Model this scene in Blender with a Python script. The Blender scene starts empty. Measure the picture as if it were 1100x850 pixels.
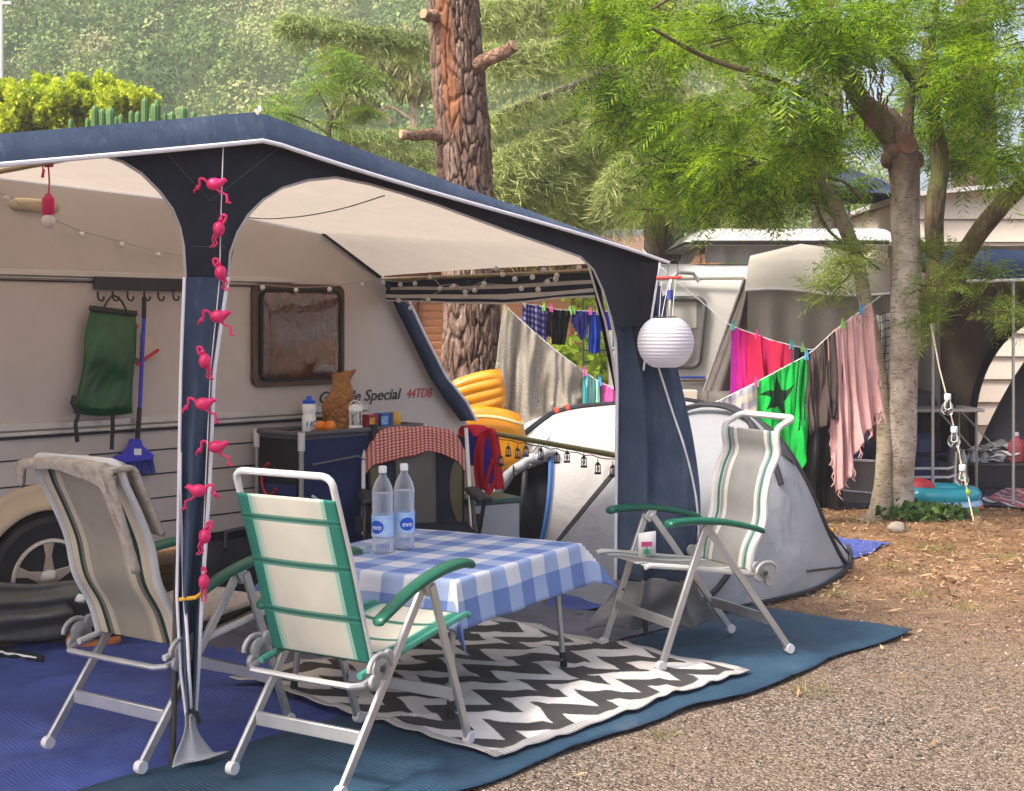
import bpy, math, random
import numpy as np
from mathutils import Vector, Matrix, noise
random.seed(7); RNG = np.random.default_rng(7)
C = bpy.context.scene.collection
PI = math.pi
K, H = 1475.0, 1.6            # focal length in reference pixels, eye height
def P(px, py, d): return Vector(((px-550)/K*d, d, H+(350-py)/K*d))
def G(px, py, z=0.0):
    d = (H-z)*K/(py-350); return Vector(((px-550)/K*d, d, z))
# pitch frame: t runs along the caravan, s from the awning's front legs towards the caravan
U = Vector((0.677, 0.736, 0)); NV = Vector((-0.736, 0.677, 0)); C0 = Vector((-1.17, 4.92, 0))
def A(t, s, z=0.0): return C0+U*t+NV*s+Vector((0, 0, z))
def tpx(px, s):
    k = (px-550)/K; x0 = C0.x+NV.x*s; y0 = C0.y+NV.y*s
    return (k*y0-x0)/(U.x-k*U.y)
def WP(px, py, s):
    t = tpx(px, s); d = A(t, s).y
    return t, H+(350-py)/K*d
def AW(px, py, s):
    t, z = WP(px, py, s); return A(t, s, z)
def lerp(a, b, k): return a+(b-a)*k
def interp(x, pts):
    if x <= pts[0][0]: return pts[0][1]
    for (x0, y0), (x1, y1) in zip(pts, pts[1:]):
        if x <= x1: return y0+(y1-y0)*(x-x0)/(x1-x0)
    return pts[-1][1]
def smooth(a, b, x):
    k = min(1, max(0, (x-a)/(b-a))); return k*k*(3-2*k)
def nz(*a): return noise.noise(Vector(a))

def bez(pts, n):
    out = []
    for k in range(n+1):
        v = k/n*(len(pts)-1); i = min(len(pts)-2, int(v)); f = v-i
        p0, p1, p2, p3 = pts[max(0, i-1)], pts[i], pts[i+1], pts[min(len(pts)-1, i+2)]
        out.append(tuple(.5*((2*b)+(c-a)*f+(2*a-5*b+4*c-d)*f*f+(3*b-a-3*c+d)*f**3) for a, b, c, d in zip(p0, p1, p2, p3)))
    return out
# ---------------------------------------------------------------- meshes
class MB:
    def __init__(s): s.v = []; s.f = []; s.uv = []; s.mi = []; s.has = False
    def add(s, vs, fs, uvs=None, mi=0):
        o = len(s.v); s.v += [Vector(p) for p in vs]
        if uvs: s.has = True
        for f in fs:
            s.f.append([o+i for i in f]); s.mi.append(mi)
            s.uv.append([uvs[i] for i in f] if uvs else [(0, 0)]*len(f))
        return s
    def box(s, c, size, R=None, mi=0):
        c = Vector(c); h = Vector(size)/2
        vs = [Vector((x*h.x, y*h.y, z*h.z)) for x in (-1, 1) for y in (-1, 1) for z in (-1, 1)]
        if R is not None: vs = [R @ p for p in vs]
        return s.add([c+p for p in vs], [(0,1,3,2),(4,6,7,5),(0,4,5,1),(2,3,7,6),(0,2,6,4),(1,5,7,3)], None, mi)
    def tbox(s, t0, t1, s0, s1, z0, z1, mi=0):
        vs = [A(t, q, z) for t in (t0, t1) for q in (s0, s1) for z in (z0, z1)]
        return s.add(vs, [(0,1,3,2),(4,6,7,5),(0,4,5,1),(2,3,7,6),(0,2,6,4),(1,5,7,3)], None, mi)
    def bar(s, p, q, w, h, up=(0, 0, 1), mi=0):
        p, q = Vector(p), Vector(q); d = (q-p).normalized(); up = Vector(up)
        if abs(d.dot(up)) > .95: up = Vector((1, 0, 0))
        a = d.cross(up).normalized(); b = a.cross(d)
        vs = [e+a*i*w/2+b*j*h/2 for e in (p, q) for i in (-1, 1) for j in (-1, 1)]
        return s.add(vs, [(0,1,3,2),(4,6,7,5),(0,4,5,1),(2,3,7,6),(0,2,6,4),(1,5,7,3)], None, mi)
    def tube(s, pts, r, n=8, cap=True, closed=False, mi=0, flat=1.0, rough=0.0):
        pts = [Vector(p) for p in pts]; m = len(pts)
        rs = r if isinstance(r, (list, tuple)) else [r]*m
        vs = []; ref = None
        for i, p in enumerate(pts):
            d = (pts[(i+1) % m]-pts[i-1]) if closed else pts[min(i+1, m-1)]-pts[max(i-1, 0)]
            d = d.normalized() if d.length > 1e-9 else Vector((0, 0, 1))
            if ref is None:
                ref = Vector((0, 0, 1)) if abs(d.z) < .9 else Vector((1, 0, 0))
            a = (ref-d*ref.dot(d)); a = a.normalized() if a.length > 1e-6 else d.orthogonal().normalized()
            ref = a; b = d.cross(a)
            for k in range(n):
                th = 2*PI*k/n
                rr = rs[i]
                if rough: rr *= 1+rough*nz(p.x*3+math.cos(th)*1.3, p.y*3+math.sin(th)*1.3, p.z*3)
                vs.append(p+a*math.cos(th)*rr*flat+b*math.sin(th)*rr)
        fs = []; uv = []
        for i in range(m if closed else m-1):
            for k in range(n):
                k2 = (k+1) % n; j = (i+1) % m
                fs.append((i*n+k, i*n+k2, j*n+k2, j*n+k))
        if cap and not closed:
            fs.append(tuple(range(n))[::-1]); fs.append(tuple((m-1)*n+k for k in range(n)))
        return s.add(vs, fs, None, mi)
    def lathe(s, prof, M=None, n=16, mi=0):
        M = M or Matrix.Identity(4); vs = []; fs = []
        for r, z in prof:
            for k in range(n):
                th = 2*PI*k/n; vs.append(M @ Vector((r*math.cos(th), r*math.sin(th), z)))
        for i in range(len(prof)-1):
            for k in range(n):
                k2 = (k+1) % n; fs.append((i*n+k, i*n+k2, (i+1)*n+k2, (i+1)*n+k))
        if prof[0][0] > 1e-5: fs.append(tuple(range(n))[::-1])
        if prof[-1][0] > 1e-5: fs.append(tuple((len(prof)-1)*n+k for k in range(n)))
        return s.add(vs, fs, None, mi)
    def ball(s, c, r, n=12, m=8, mi=0):
        r = Vector(r) if hasattr(r, '__len__') else Vector((r, r, r)); c = Vector(c)
        M = Matrix.Translation(c) @ Matrix.Diagonal((r.x, r.y, r.z, 1))
        return s.lathe([(max(1e-6, math.sin(PI*i/m)), -math.cos(PI*i/m)) for i in range(m+1)], M, n, mi)
    def grid(s, fn, nu, nv, matfn=None, mi=0, wrap=False):
        vs = []; uvs = []
        for j in range(nv+1):
            for i in range(nu+1):
                u, v = i/nu, j/nv; vs.append(fn(u, v)); uvs.append((u, v))
        o = len(s.v); s.v += [Vector(p) for p in vs]; s.has = True; W = nu+1
        for j in range(nv):
            for i in range(nu):
                q = [j*W+i, j*W+i+1, (j+1)*W+i+1, (j+1)*W+i]
                m = matfn((i+.5)/nu, (j+.5)/nv) if matfn else mi
                if m is None: continue
                s.f.append([o+k for k in q]); s.uv.append([uvs[k] for k in q]); s.mi.append(m)
        return s
    def prism(s, pts, off, mi=0):
        pts = [Vector(p) for p in pts]; off = Vector(off); n = len(pts)
        fs = [tuple(range(n))[::-1], tuple(range(n, 2*n))]
        fs += [(i, (i+1) % n, n+(i+1) % n, n+i) for i in range(n)]
        return s.add(pts+[p+off for p in pts], fs, None, mi)

def wmat(o):
    M = Matrix.Identity(4)
    while o is not None:
        M = o.matrix_basis @ M if False else (Matrix.LocRotScale(o.location, o.rotation_euler, o.scale) @ M); o = o.parent
    return M
def tag(o, label=None, cat=None, group=None, kind=None):
    if label: o['label'] = label
    if cat: o['category'] = cat
    if group: o['group'] = group
    if kind: o['kind'] = kind
    return o
def obj(name, mb, mats, parent=None, origin=None, bevel=0, solid=0, sharp=.65, subsurf=0, smooth=True):
    """link the collected shapes (in world coordinates) as ONE mesh object under parent"""
    me = bpy.data.meshes.new(name)
    if parent is not None:
        inv = wmat(parent).inverted(); vs = [inv @ p for p in mb.v]; loc = Vector((0, 0, 0))
    else:
        if origin is None:
            n = max(1, len(mb.v)); c = sum(mb.v, Vector())/n
            origin = Vector((c.x, c.y, min(p.z for p in mb.v)))
        loc = Vector(origin); vs = [p-loc for p in mb.v]
    me.from_pydata([tuple(p) for p in vs], [], mb.f)
    if mb.has:
        ul = me.uv_layers.new(name='UVMap'); k = 0
        for uvs in mb.uv:
            for q in uvs: ul.data[k].uv = q; k += 1
    mats = mats if isinstance(mats, (list, tuple)) else [mats]
    for m in mats: me.materials.append(m)
    if len(mats) > 1: me.polygons.foreach_set('material_index', mb.mi)
    if smooth:
        me.polygons.foreach_set('use_smooth', [True]*len(me.polygons))
        me.set_sharp_from_angle(angle=sharp)
    me.update()
    o = bpy.data.objects.new(name, me); C.objects.link(o); o.location = loc; o.parent = parent
    if solid:
        md = o.modifiers.new('Solidify', 'SOLIDIFY'); md.thickness = solid; md.offset = 0
    if bevel:
        md = o.modifiers.new('Bevel', 'BEVEL'); md.width = bevel; md.segments = 2; md.limit_method = 'ANGLE'
    if subsurf:
        md = o.modifiers.new('Subsurf', 'SUBSURF'); md.levels = subsurf; md.render_levels = subsurf
    return o
def thing(name, label, cat, loc=(0, 0, 0), rz=0.0, group=None):
    o = bpy.data.objects.new(name, None); C.objects.link(o); o.location = Vector(loc)
    o.rotation_euler = (0, 0, rz); o.empty_display_size = .1
    return tag(o, label, cat, group)
def single(name, mb, mats, label, cat, group=None, kind=None, **k):
    return tag(obj(name, mb, mats, **k), label, cat, group, kind)
def kids(o): return [c for c in C.objects if c.parent is o]
def dup(o, loc, rz=None, label=None, group=None, parent=None):
    c = o.copy(); C.objects.link(c)
    if parent is None:
        c.location = Vector(loc)
        if rz is not None: c.rotation_euler = (0, 0, rz)
        if label: c['label'] = label
        if group: c['group'] = group
    else: c.parent = parent
    for ch in kids(o): dup(ch, None, parent=c)
    return c
def npmesh(name, V, F, mat, parent=None, loc=(0, 0, 0)):
    me = bpy.data.meshes.new(name); nv, nf, k = len(V), len(F), F.shape[1]
    if parent is not None:
        M = np.array(wmat(parent).inverted()); V = V @ M[:3, :3].T+M[:3, 3]
    me.vertices.add(nv); me.vertices.foreach_set('co', np.asarray(V, np.float32).ravel())
    me.loops.add(nf*k); me.loops.foreach_set('vertex_index', np.asarray(F, np.int32).ravel())
    me.polygons.add(nf); me.polygons.foreach_set('loop_start', np.arange(0, nf*k, k, dtype=np.int32))
    me.polygons.foreach_set('loop_total', np.full(nf, k, np.int32))
    me.update(calc_edges=True); me.validate(); me.materials.append(mat)
    o = bpy.data.objects.new(name, me); C.objects.link(o); o.parent = parent; o.location = Vector(loc) if parent is None else (0, 0, 0)
    return o
def textmesh(body, size, shear=0.0, extrude=0.0008, bold=False):
    cu = bpy.data.curves.new('lettering', 'FONT'); cu.body = body; cu.size = size; cu.shear = shear; cu.extrude = extrude
    if bold: cu.offset = size*.012
    cu.resolution_u = 3
    o = bpy.data.objects.new('lettering', cu); C.objects.link(o)
    bpy.context.view_layer.update()
    me = bpy.data.meshes.new_from_object(o.evaluated_get(bpy.context.evaluated_depsgraph_get()))
    vs = [v.co.copy() for v in me.vertices]; fs = [tuple(p.vertices) for p in me.polygons]
    bpy.data.objects.remove(o); bpy.data.curves.remove(cu); bpy.data.meshes.remove(me)
    return vs, fs

# ---------------------------------------------------------------- materials
class NT:
    def __init__(s, name):
        s.m = bpy.data.materials.new(name); s.m.use_nodes = True; s.t = s.m.node_tree; s.b = s.t.nodes['Principled BSDF']
        s.out = s.t.nodes['Material Output']
    def n(s, typ, **k):
        x = s.t.nodes.new(typ)
        for a, b in k.items(): setattr(x, a, b)
        return x
    def put(s, sock, val):
        if isinstance(val, bpy.types.NodeSocket): s.t.links.new(val, sock)
        elif val is not None:
            if sock.type == 'RGBA' and len(val) == 3: val = (*val, 1)
            sock.default_value = val
    def math(s, op, a, b=None, c=None):
        x = s.n('ShaderNodeMath', operation=op)
        for i, q in enumerate((a, b, c)):
            if q is not None: s.put(x.inputs[i], q)
        return x.outputs[0]
    def mix(s, f, a, b, blend='MIX'):
        x = s.n('ShaderNodeMix', data_type='RGBA', blend_type=blend)
        s.put(x.inputs[0], f); s.put(x.inputs[6], a); s.put(x.inputs[7], b); return x.outputs[2]
    def coord(s, kind='Object'): return s.n('ShaderNodeTexCoord').outputs[kind]
    def uv(s):
        x = s.n('ShaderNodeSeparateXYZ'); s.put(x.inputs[0], s.coord('UV')); return x.outputs[0], x.outputs[1]
    def xyz(s, kind='Object'):
        x = s.n('ShaderNodeSeparateXYZ'); s.put(x.inputs[0], s.coord(kind)); return x.outputs
    def scale(s, vec, sc):
        x = s.n('ShaderNodeMapping'); s.put(x.inputs[0], vec); x.inputs['Scale'].default_value = sc; return x.outputs[0]
    def noise(s, sc, detail=4, vec=None, rough=.6, dist=0):
        x = s.n('ShaderNodeTexNoise'); s.put(x.inputs['Vector'], vec if vec is not None else s.coord())
        x.inputs['Scale'].default_value = sc; x.inputs['Detail'].default_value = detail
        x.inputs['Roughness'].default_value = rough; x.inputs['Distortion'].default_value = dist; return x.outputs[0]
    def voro(s, sc, feature='F1', vec=None, out=0, rnd=1):
        x = s.n('ShaderNodeTexVoronoi', feature=feature); s.put(x.inputs['Vector'], vec if vec is not None else s.coord())
        x.inputs['Scale'].default_value = sc; x.inputs['Randomness'].default_value = rnd; return x.outputs[out]
    def ramp(s, f, stops, const=False):
        x = s.n('ShaderNodeValToRGB'); r = x.color_ramp
        if const: r.interpolation = 'CONSTANT'
        while len(r.elements) < len(stops): r.elements.new(1)
        for e, (p, c) in zip(r.elements, stops):
            e.position = p; e.color = (*c, 1) if len(c) == 3 else c
        s.put(x.inputs[0], f); return x.outputs[0]
    def bump(s, h, strength=.3, dist=.01):
        x = s.n('ShaderNodeBump'); x.inputs['Strength'].default_value = strength; x.inputs['Distance'].default_value = dist
        s.put(x.inputs['Height'], h); s.put(s.b.inputs['Normal'], x.outputs[0])
    def fin(s, col=None, rough=.6, metal=0, spec=None, trans=0, translucent=0, coat=0):
        if col is not None: s.put(s.b.inputs['Base Color'], col)
        s.put(s.b.inputs['Roughness'], rough); s.put(s.b.inputs['Metallic'], metal)
        if spec is not None: s.b.inputs['Specular IOR Level'].default_value = spec
        if coat: s.b.inputs['Coat Weight'].default_value = coat
        if translucent:
            tr = s.n('ShaderNodeBsdfTranslucent'); mx = s.n('ShaderNodeMixShader'); mx.inputs[0].default_value = translucent
            s.put(tr.inputs['Color'], col)
            s.t.links.new(s.b.outputs[0], mx.inputs[1]); s.t.links.new(tr.outputs[0], mx.inputs[2]); s.t.links.new(mx.outputs[0], s.out.inputs[0])
        return s.m
def sc3(c, k): return tuple(min(1, max(0, x*k)) for x in c)
def mat(name, col, rough=.6, var=.12, sc=3.0, bump=0, bsc=60, metal=0, spec=.4, translucent=0, coat=0, dirt=0, stretch=None, bdist=.004):
    n = NT(name); vec = n.coord()
    if stretch: vec = n.scale(vec, stretch)
    f = n.noise(sc, 5, vec)
    c = n.ramp(f, [(.28, sc3(col, 1-var)), (.72, sc3(col, 1+var))])
    if dirt:
        g = n.noise(sc*.6+.7, 8, rough=.75)
        c = n.mix(n.ramp(g, [(.5, (0, 0, 0)), (.75, (dirt, dirt, dirt))]), c, (.13, .11, .08))
    if bump: n.bump(n.noise(bsc, 3, vec), bump, bdist)
    return n.fin(c, rough, metal, spec, translucent=translucent, coat=coat)
def cloth(name, col, var=.12, rough=.85, weave=900, translucent=.15, wr=14, bump=.35):
    n = NT(name); f = n.noise(5, 5)
    c = n.ramp(f, [(.3, sc3(col, 1-var)), (.7, sc3(col, 1+var))])
    n.bump(n.math('ADD', n.noise(wr, 5), n.math('MULTIPLY', n.noise(weave, 1), .12)), bump, .012)
    return n.fin(c, rough, 0, .2, translucent=translucent)
def stripes(name, stops, axis=0, rep=1, rough=.8, translucent=.12, wob=0.0, wr=16, bump=.3, seedvar=.08):
    n = NT(name); u = n.uv()[axis]
    if wob: u = n.math('ADD', u, n.math('MULTIPLY', n.math('SUBTRACT', n.noise(7, 3), .5), wob))
    if rep != 1: u = n.math('FRACT', n.math('MULTIPLY', u, rep))
    c = n.ramp(u, stops, True)
    c = n.mix(1.0, c, n.ramp(n.noise(9, 5), [(.25, (1-seedvar*2,)*3), (.75, (1, 1, 1))]), 'MULTIPLY')
    n.bump(n.math('ADD', n.noise(wr, 5), n.math('MULTIPLY', n.noise(700, 1), .12)), bump, .01)
    return n.fin(c, rough, 0, .25, translucent=translucent)
def gingham(name, nu, nv, white, mid, dark, translucent=.1, bump=.3, wr=10):
    n = NT(name); u, v = n.uv()
    a = n.math('LESS_THAN', n.math('FRACT', n.math('MULTIPLY', u, nu)), .5)
    b = n.math('LESS_THAN', n.math('FRACT', n.math('MULTIPLY', v, nv)), .5)
    c = n.ramp(n.math('MULTIPLY', n.math('ADD', a, b), .5), [(0, white), (.25, mid), (.75, dark)], True)
    c = n.mix(1.0, c, n.ramp(n.noise(7, 5), [(.25, (.88,)*3), (.75, (1, 1, 1))]), 'MULTIPLY')
    n.bump(n.math('ADD', n.noise(wr, 5), n.math('MULTIPLY', n.noise(800, 1), .08)), bump, .01)
    return n.fin(c, .75, 0, .3, translucent=translucent)
def leafmat(name, c1, c2, translucent=.45, rough=.55, big=1.2):
    n = NT(name); r = n.n('ShaderNodeNewGeometry').outputs['Random Per Island']
    f = n.math('MULTIPLY', n.math('ADD', r, n.noise(big, 4)), .5)
    c = n.ramp(f, [(.25, c1), (.8, c2)])
    return n.fin(c, rough, 0, .3, translucent=translucent)
def glassy(name, col=(1, 1, 1), rough=.05, ior=1.3, alpha=None):
    n = NT(name); n.b.inputs['Transmission Weight'].default_value = 1; n.b.inputs['IOR'].default_value = ior
    return n.fin(col, rough)
M = {}
# ================================================================ SETTING: ground, hills, sheets on the ground
def height(x, y):
    d = math.hypot(x*.8, y)
    base = smooth(38, 70, y)*2.5
    hill = max(0, y-62)*(.52*(1-smooth(-2, 26, x-.10*(y-60)))+.10)
    hill += (nz(x*.03, y*.03, 0)*4+nz(x*.08, y*.08, 3)*1.5)*smooth(60, 90, y)
    return base+hill
def ground_mat():
    n = NT('ground_soil'); co = n.coord(); x, y, z = n.xyz()
    v1 = n.voro(75, out=1); v2 = n.voro(170, out=1)
    bw = n.n('ShaderNodeRGBToBW'); n.put(bw.inputs[0], v1)
    bw2 = n.n('ShaderNodeRGBToBW'); n.put(bw2.inputs[0], v2)
    grav = n.ramp(n.math('MULTIPLY', n.math('ADD', bw.outputs[0], bw2.outputs[0]), .5),
                  [(.22, (.040, .030, .023)), (.40, (.118, .090, .069)), (.58, (.20, .157, .122)), (.76, (.36, .30, .25))])
    grav = n.mix(n.ramp(n.noise(1.1, 5), [(.4, (0, 0, 0)), (.7, (.55,)*3)]), grav, (.23, .165, .11))
    dirt = n.ramp(n.noise(3.2, 8, rough=.7), [(.3, (.115, .060, .030)), (.5, (.215, .122, .062)), (.72, (.35, .22, .125))])
    dirt = n.mix(n.ramp(n.noise(30, 6, rough=.8), [(.52, (0, 0, 0)), (.7, (.6,)*3)]), dirt, (.38, .26, .15))
    k = n.math('ADD', n.math('SUBTRACT', y, n.math('MULTIPLY', x, .10)), n.math('MULTIPLY', n.math('SUBTRACT', n.noise(.9, 5), .5), 3.0))
    mk = n.n('ShaderNodeMapRange'); n.put(mk.inputs[0], k); mk.inputs[1].default_value = 5.6; mk.inputs[2].default_value = 8.4
    col = n.mix(mk.outputs[0], grav, dirt)
    far = n.n('ShaderNodeMapRange'); n.put(far.inputs[0], y); far.inputs[1].default_value = 24; far.inputs[2].default_value = 30
    grass = n.ramp(n.noise(.35, 8, rough=.7), [(.3, (.035, .06, .018)), (.65, (.075, .11, .035)), (.85, (.22, .18, .10))])
    col = n.mix(far.outputs[0], col, grass)
    hgt = n.math('ADD', n.math('MULTIPLY', n.voro(75, out=0), -1.0), n.math('MULTIPLY', n.noise(25, 6), 1.2))
    n.bump(hgt, .8, .022)
    return n.fin(col, .95, 0, .15)
M['ground'] = ground_mat()
def build_ground():
    xs = [-260, -160, -100]+list(np.linspace(-70, 70, 71))+[100, 160, 260]
    ys = [-60, -30, -12]+list(np.linspace(-4, 36, 21))+list(np.linspace(39, 175, 69))+[200, 240, 300]
    m = MB(); vs = [(x, y, height(x, y)) for y in ys for x in xs]; W = len(xs)
    m.add(vs, [(j*W+i, j*W+i+1, (j+1)*W+i+1, (j+1)*W+i) for j in range(len(ys)-1) for i in range(W-1)])
    tag(obj('ground', m, M['ground'], origin=(0, 0, 0), sharp=3), kind='structure')
build_ground()

def rip(x, y, amp=1.0):
    a = .018*(1-abs(nz(x*.9+y*1.1, y*2.3-x*1.5, 21))*2.4)*max(0, .35+nz(x*.6, y*.6, 5))+nz(x*1.6, y*1.6, 0)*.016+nz(x*4+y, y*5, 4)*.007+nz(x*.9+y*3.5, y*.8-x*.7, 9)*.020+.016*max(0, 1-abs(nz(x*1.3+y*.9, y*2.2-x*.8, 31))*7)+.012*max(0, 1-abs(nz(x*2.6-y*1.1, y*1.9+x*.8, 37))*6)
    return max(-.004, a*amp)
def sheet(t0, t1, s0, s1, z, nu, nv, amp, edge=.02, curl=0, pin=1):
    m = MB()
    def f(u, v):
        t, s = lerp(t0, t1, u), lerp(s0, s1, v)
        e = nz(t*2.1, s*2.3, z*100)*edge*2+nz(t*.7, s*.7, z*70)*edge*2.4
        t += e*(1 if u in (0, 1) else 0)*1.0; s += e*(1 if v in (0, 1) else 0)
        p = A(t, s)
        b = min(u*(t1-t0), (1-u)*(t1-t0), v*(s1-s0), (1-v)*(s1-s0))
        p.z = z+.006+rip(p.x, p.y, amp)*(.25+.75*smooth(0, .22, b) if pin else 1)-.010*(1-smooth(0, .05, b))*pin
        if curl and b < .12: p.z += curl*(1-b/.12)*max(0, .3+nz(p.x*2.2, p.y*2.2, 7))
        return p
    return m.grid(f, nu, nv)
def woven(name, col, col2, sc=260):
    n = NT(name); x, y, z = n.xyz()
    w = n.math('MULTIPLY', n.math('ADD', n.math('SINE', n.math('MULTIPLY', n.math('ADD', x, y), sc)), n.math('SINE', n.math('MULTIPLY', n.math('SUBTRACT', x, y), sc))), .25)
    f = n.math('ADD', n.noise(1.7, 6, rough=.65), n.math('MULTIPLY', w, .08))
    c = n.ramp(f, [(.3, col), (.72, col2)])
    c = n.mix(n.ramp(n.noise(2.6, 8, rough=.8), [(.56, (0, 0, 0)), (.8, (.45,)*3)]), c, (.25, .22, .19))
    n.bump(n.math('ADD', w, n.math('MULTIPLY', n.noise(9, 4), 2.5)), .35, .006)
    return n.fin(c, .62, 0, .35)
M['tarp_blue'] = woven('tarp_blue', (.022, .040, .17), (.066, .105, .35))
M['mat_teal'] = woven('mat_teal', (.010, .034, .064), (.030, .076, .125))
M['mat_grey'] = woven('mat_grey', (.065, .062, .085), (.15, .145, .18))
def poly_sheet(corners, z, nu, nv, amp, edge=.02, lift=None):
    m = MB(); c = [Vector(p) for p in corners]
    def f(u, v):
        p = c[0].lerp(c[1], u).lerp(c[3].lerp(c[2], u), v)
        if u in (0, 1) or v in (0, 1):
            p = p+Vector((nz(p.x*2.2, p.y*2.2, 1), nz(p.x*2.2, p.y*2.2, 8), 0))*edge
        p.z = z+.006+rip(p.x, p.y, amp)
        if lift: p.z += lift(u, v)
        return p
    return m.grid(f, nu, nv)
single('ground_tarp', sheet(-2.6, 1.9, .02, 2.3, .004, 130, 70, 1.0), M['tarp_blue'], 'rumpled bright blue tarpaulin under the striped chair with the towel and the caravan wheel', 'tarpaulin', sharp=3)
single('ground_mat', sheet(1.15, 3.1, .1, 2.2, .012, 60, 60, .8), M['mat_grey'], 'grey woven awning mat on the floor behind the checked table', 'mat', sharp=3)
single('ground_mat', sheet(-1.5, 3.82, -.9, .06, .018, 150, 34, .9, edge=.03, curl=.010), M['mat_teal'], 'long dark teal blue mat along the gravel edge under the rug', 'mat', sharp=3, solid=.004)
# patterned rug: jagged zigzag bands, as woven plastic
def rug_mat():
    n = NT('rug'); u, v = n.uv()
    jag = n.math('MULTIPLY', n.math('SUBTRACT', n.noise(60, 2, n.scale(n.coord('UV'), (1, 14, 1))), .5), .035)
    uu = n.math('FRACT', n.math('MULTIPLY', u, 6.0))
    saw = n.math('MINIMUM', n.math('DIVIDE', uu, .64), n.math('DIVIDE', n.math('SUBTRACT', 1, uu), .36))
    tri = n.math('MULTIPLY', saw, .135)
    w = n.math('FRACT', n.math('MULTIPLY', n.math('ADD', n.math('ADD', v, tri), jag), 4.8))
    on = n.math('LESS_THAN', w, .47)
    blk = n.ramp(n.noise(300, 2), [(.3, (.028, .026, .026)), (.7, (.075, .07, .068))])
    wht = n.ramp(n.noise(6, 4), [(.3, (.56, .53, .49)), (.7, (.72, .69, .65))])
    c = n.mix(on, blk, wht)
    ev = n.math('LESS_THAN', n.math('ABSOLUTE', n.math('SUBTRACT', v, .5)), .468); eu = n.math('LESS_THAN', n.math('ABSOLUTE', n.math('SUBTRACT', u, .5)), .472)
    hemv = n.math('MAXIMUM', n.math('MULTIPLY', n.math('GREATER_THAN', n.math('SINE', n.math('MULTIPLY', v, 900)), .1), n.math('SUBTRACT', 1, ev)), n.math('MULTIPLY', n.math('GREATER_THAN', n.math('SINE', n.math('MULTIPLY', u, 900)), .1), n.math('SUBTRACT', 1, eu)))
    c = n.mix(n.math('SUBTRACT', 1, n.math('MULTIPLY', ev, eu)), c, n.mix(hemv, wht, (.16, .15, .15)))
    n.bump(n.noise(180, 3, n.scale(n.coord('UV'), (1, 3, 1))), .35, .004)
    return n.fin(c, .7, 0, .3)
M['rug'] = rug_mat()
single('patio_rug', sheet(.78, 2.46, -.79, .82, .034, 80, 80, .8, edge=.006, curl=.008, pin=0), M['rug'], 'black and white zigzag outdoor rug under the table and two chairs', 'rug', sharp=3, solid=.004)
# blue sheet under the small tent
single('tent_footprint', poly_sheet([G(585, 660), G(800, 645), G(958, 586), G(640, 560)], .008, 60, 30, 1.0, .05), M['tarp_blue'], 'bright blue tarpaulin sticking out from under the grey pop-up tent', 'tarpaulin', sharp=3)

# ---------------------------------------------------------------- loose things on the soil
def quads(cen, e1, e2):
    """one diamond leaf per row: base, side, tip, side"""
    V = np.stack([cen-e1, cen+e2*.9-e1*.1, cen+e1, cen-e2*.9-e1*.1], 1).reshape(-1, 3)
    return V, np.arange(len(V)).reshape(-1, 4)
def rdirs(n):
    v = RNG.normal(size=(n, 3)); return v/np.linalg.norm(v, axis=1)[:, None]
def perp(d):
    r = rdirs(len(d)); p = np.cross(d, r); return p/np.maximum(1e-6, np.linalg.norm(p, axis=1))[:, None]
def on_mat(x, y):
    q = np.stack([x-C0.x, y-C0.y], 1); t = q@np.array([U.x, U.y]); s = q@np.array([NV.x, NV.y]); return (s > -.93) & (t < 3.86)
def litter():
    n = 34000
    x = RNG.uniform(-1.5, 7.5, n); y = 4.2+RNG.beta(1.6, 1.9, n)*11
    keep = (RNG.uniform(size=n) < np.clip((y-6.0-.1*x)/2.6, .035, 1)); x, y = x[keep], y[keep]
    keep = ~on_mat(x, y) | (RNG.uniform(size=len(x)) < .02); x, y = x[keep], y[keep]; n = len(x)
    a = RNG.uniform(0, 2*PI, n); L = RNG.uniform(.008, .034, n)*RNG.choice([.6, 1, 1, 1.9], n); W = RNG.uniform(.0018, .008, n)
    z = np.where(on_mat(x, y), .036, .01)+RNG.uniform(0, .012, n)
    cen = np.stack([x, y, z], 1)
    e1 = np.stack([np.cos(a)*L, np.sin(a)*L, RNG.normal(0, .25, n)*L], 1); e2 = np.stack([-np.sin(a)*W, np.cos(a)*W, RNG.normal(0, .6, n)*W], 1)
    V, F = quads(cen, e1, e2)
    o = npmesh('fallen_leaves', V, F, leafmat('dry_leaf', (.10, .048, .022), (.52, .34, .185), .1)); tag(o, 'dry curled leaves and bark scraps scattered over the soil', 'leaf litter', kind='stuff')
litter()
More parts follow.
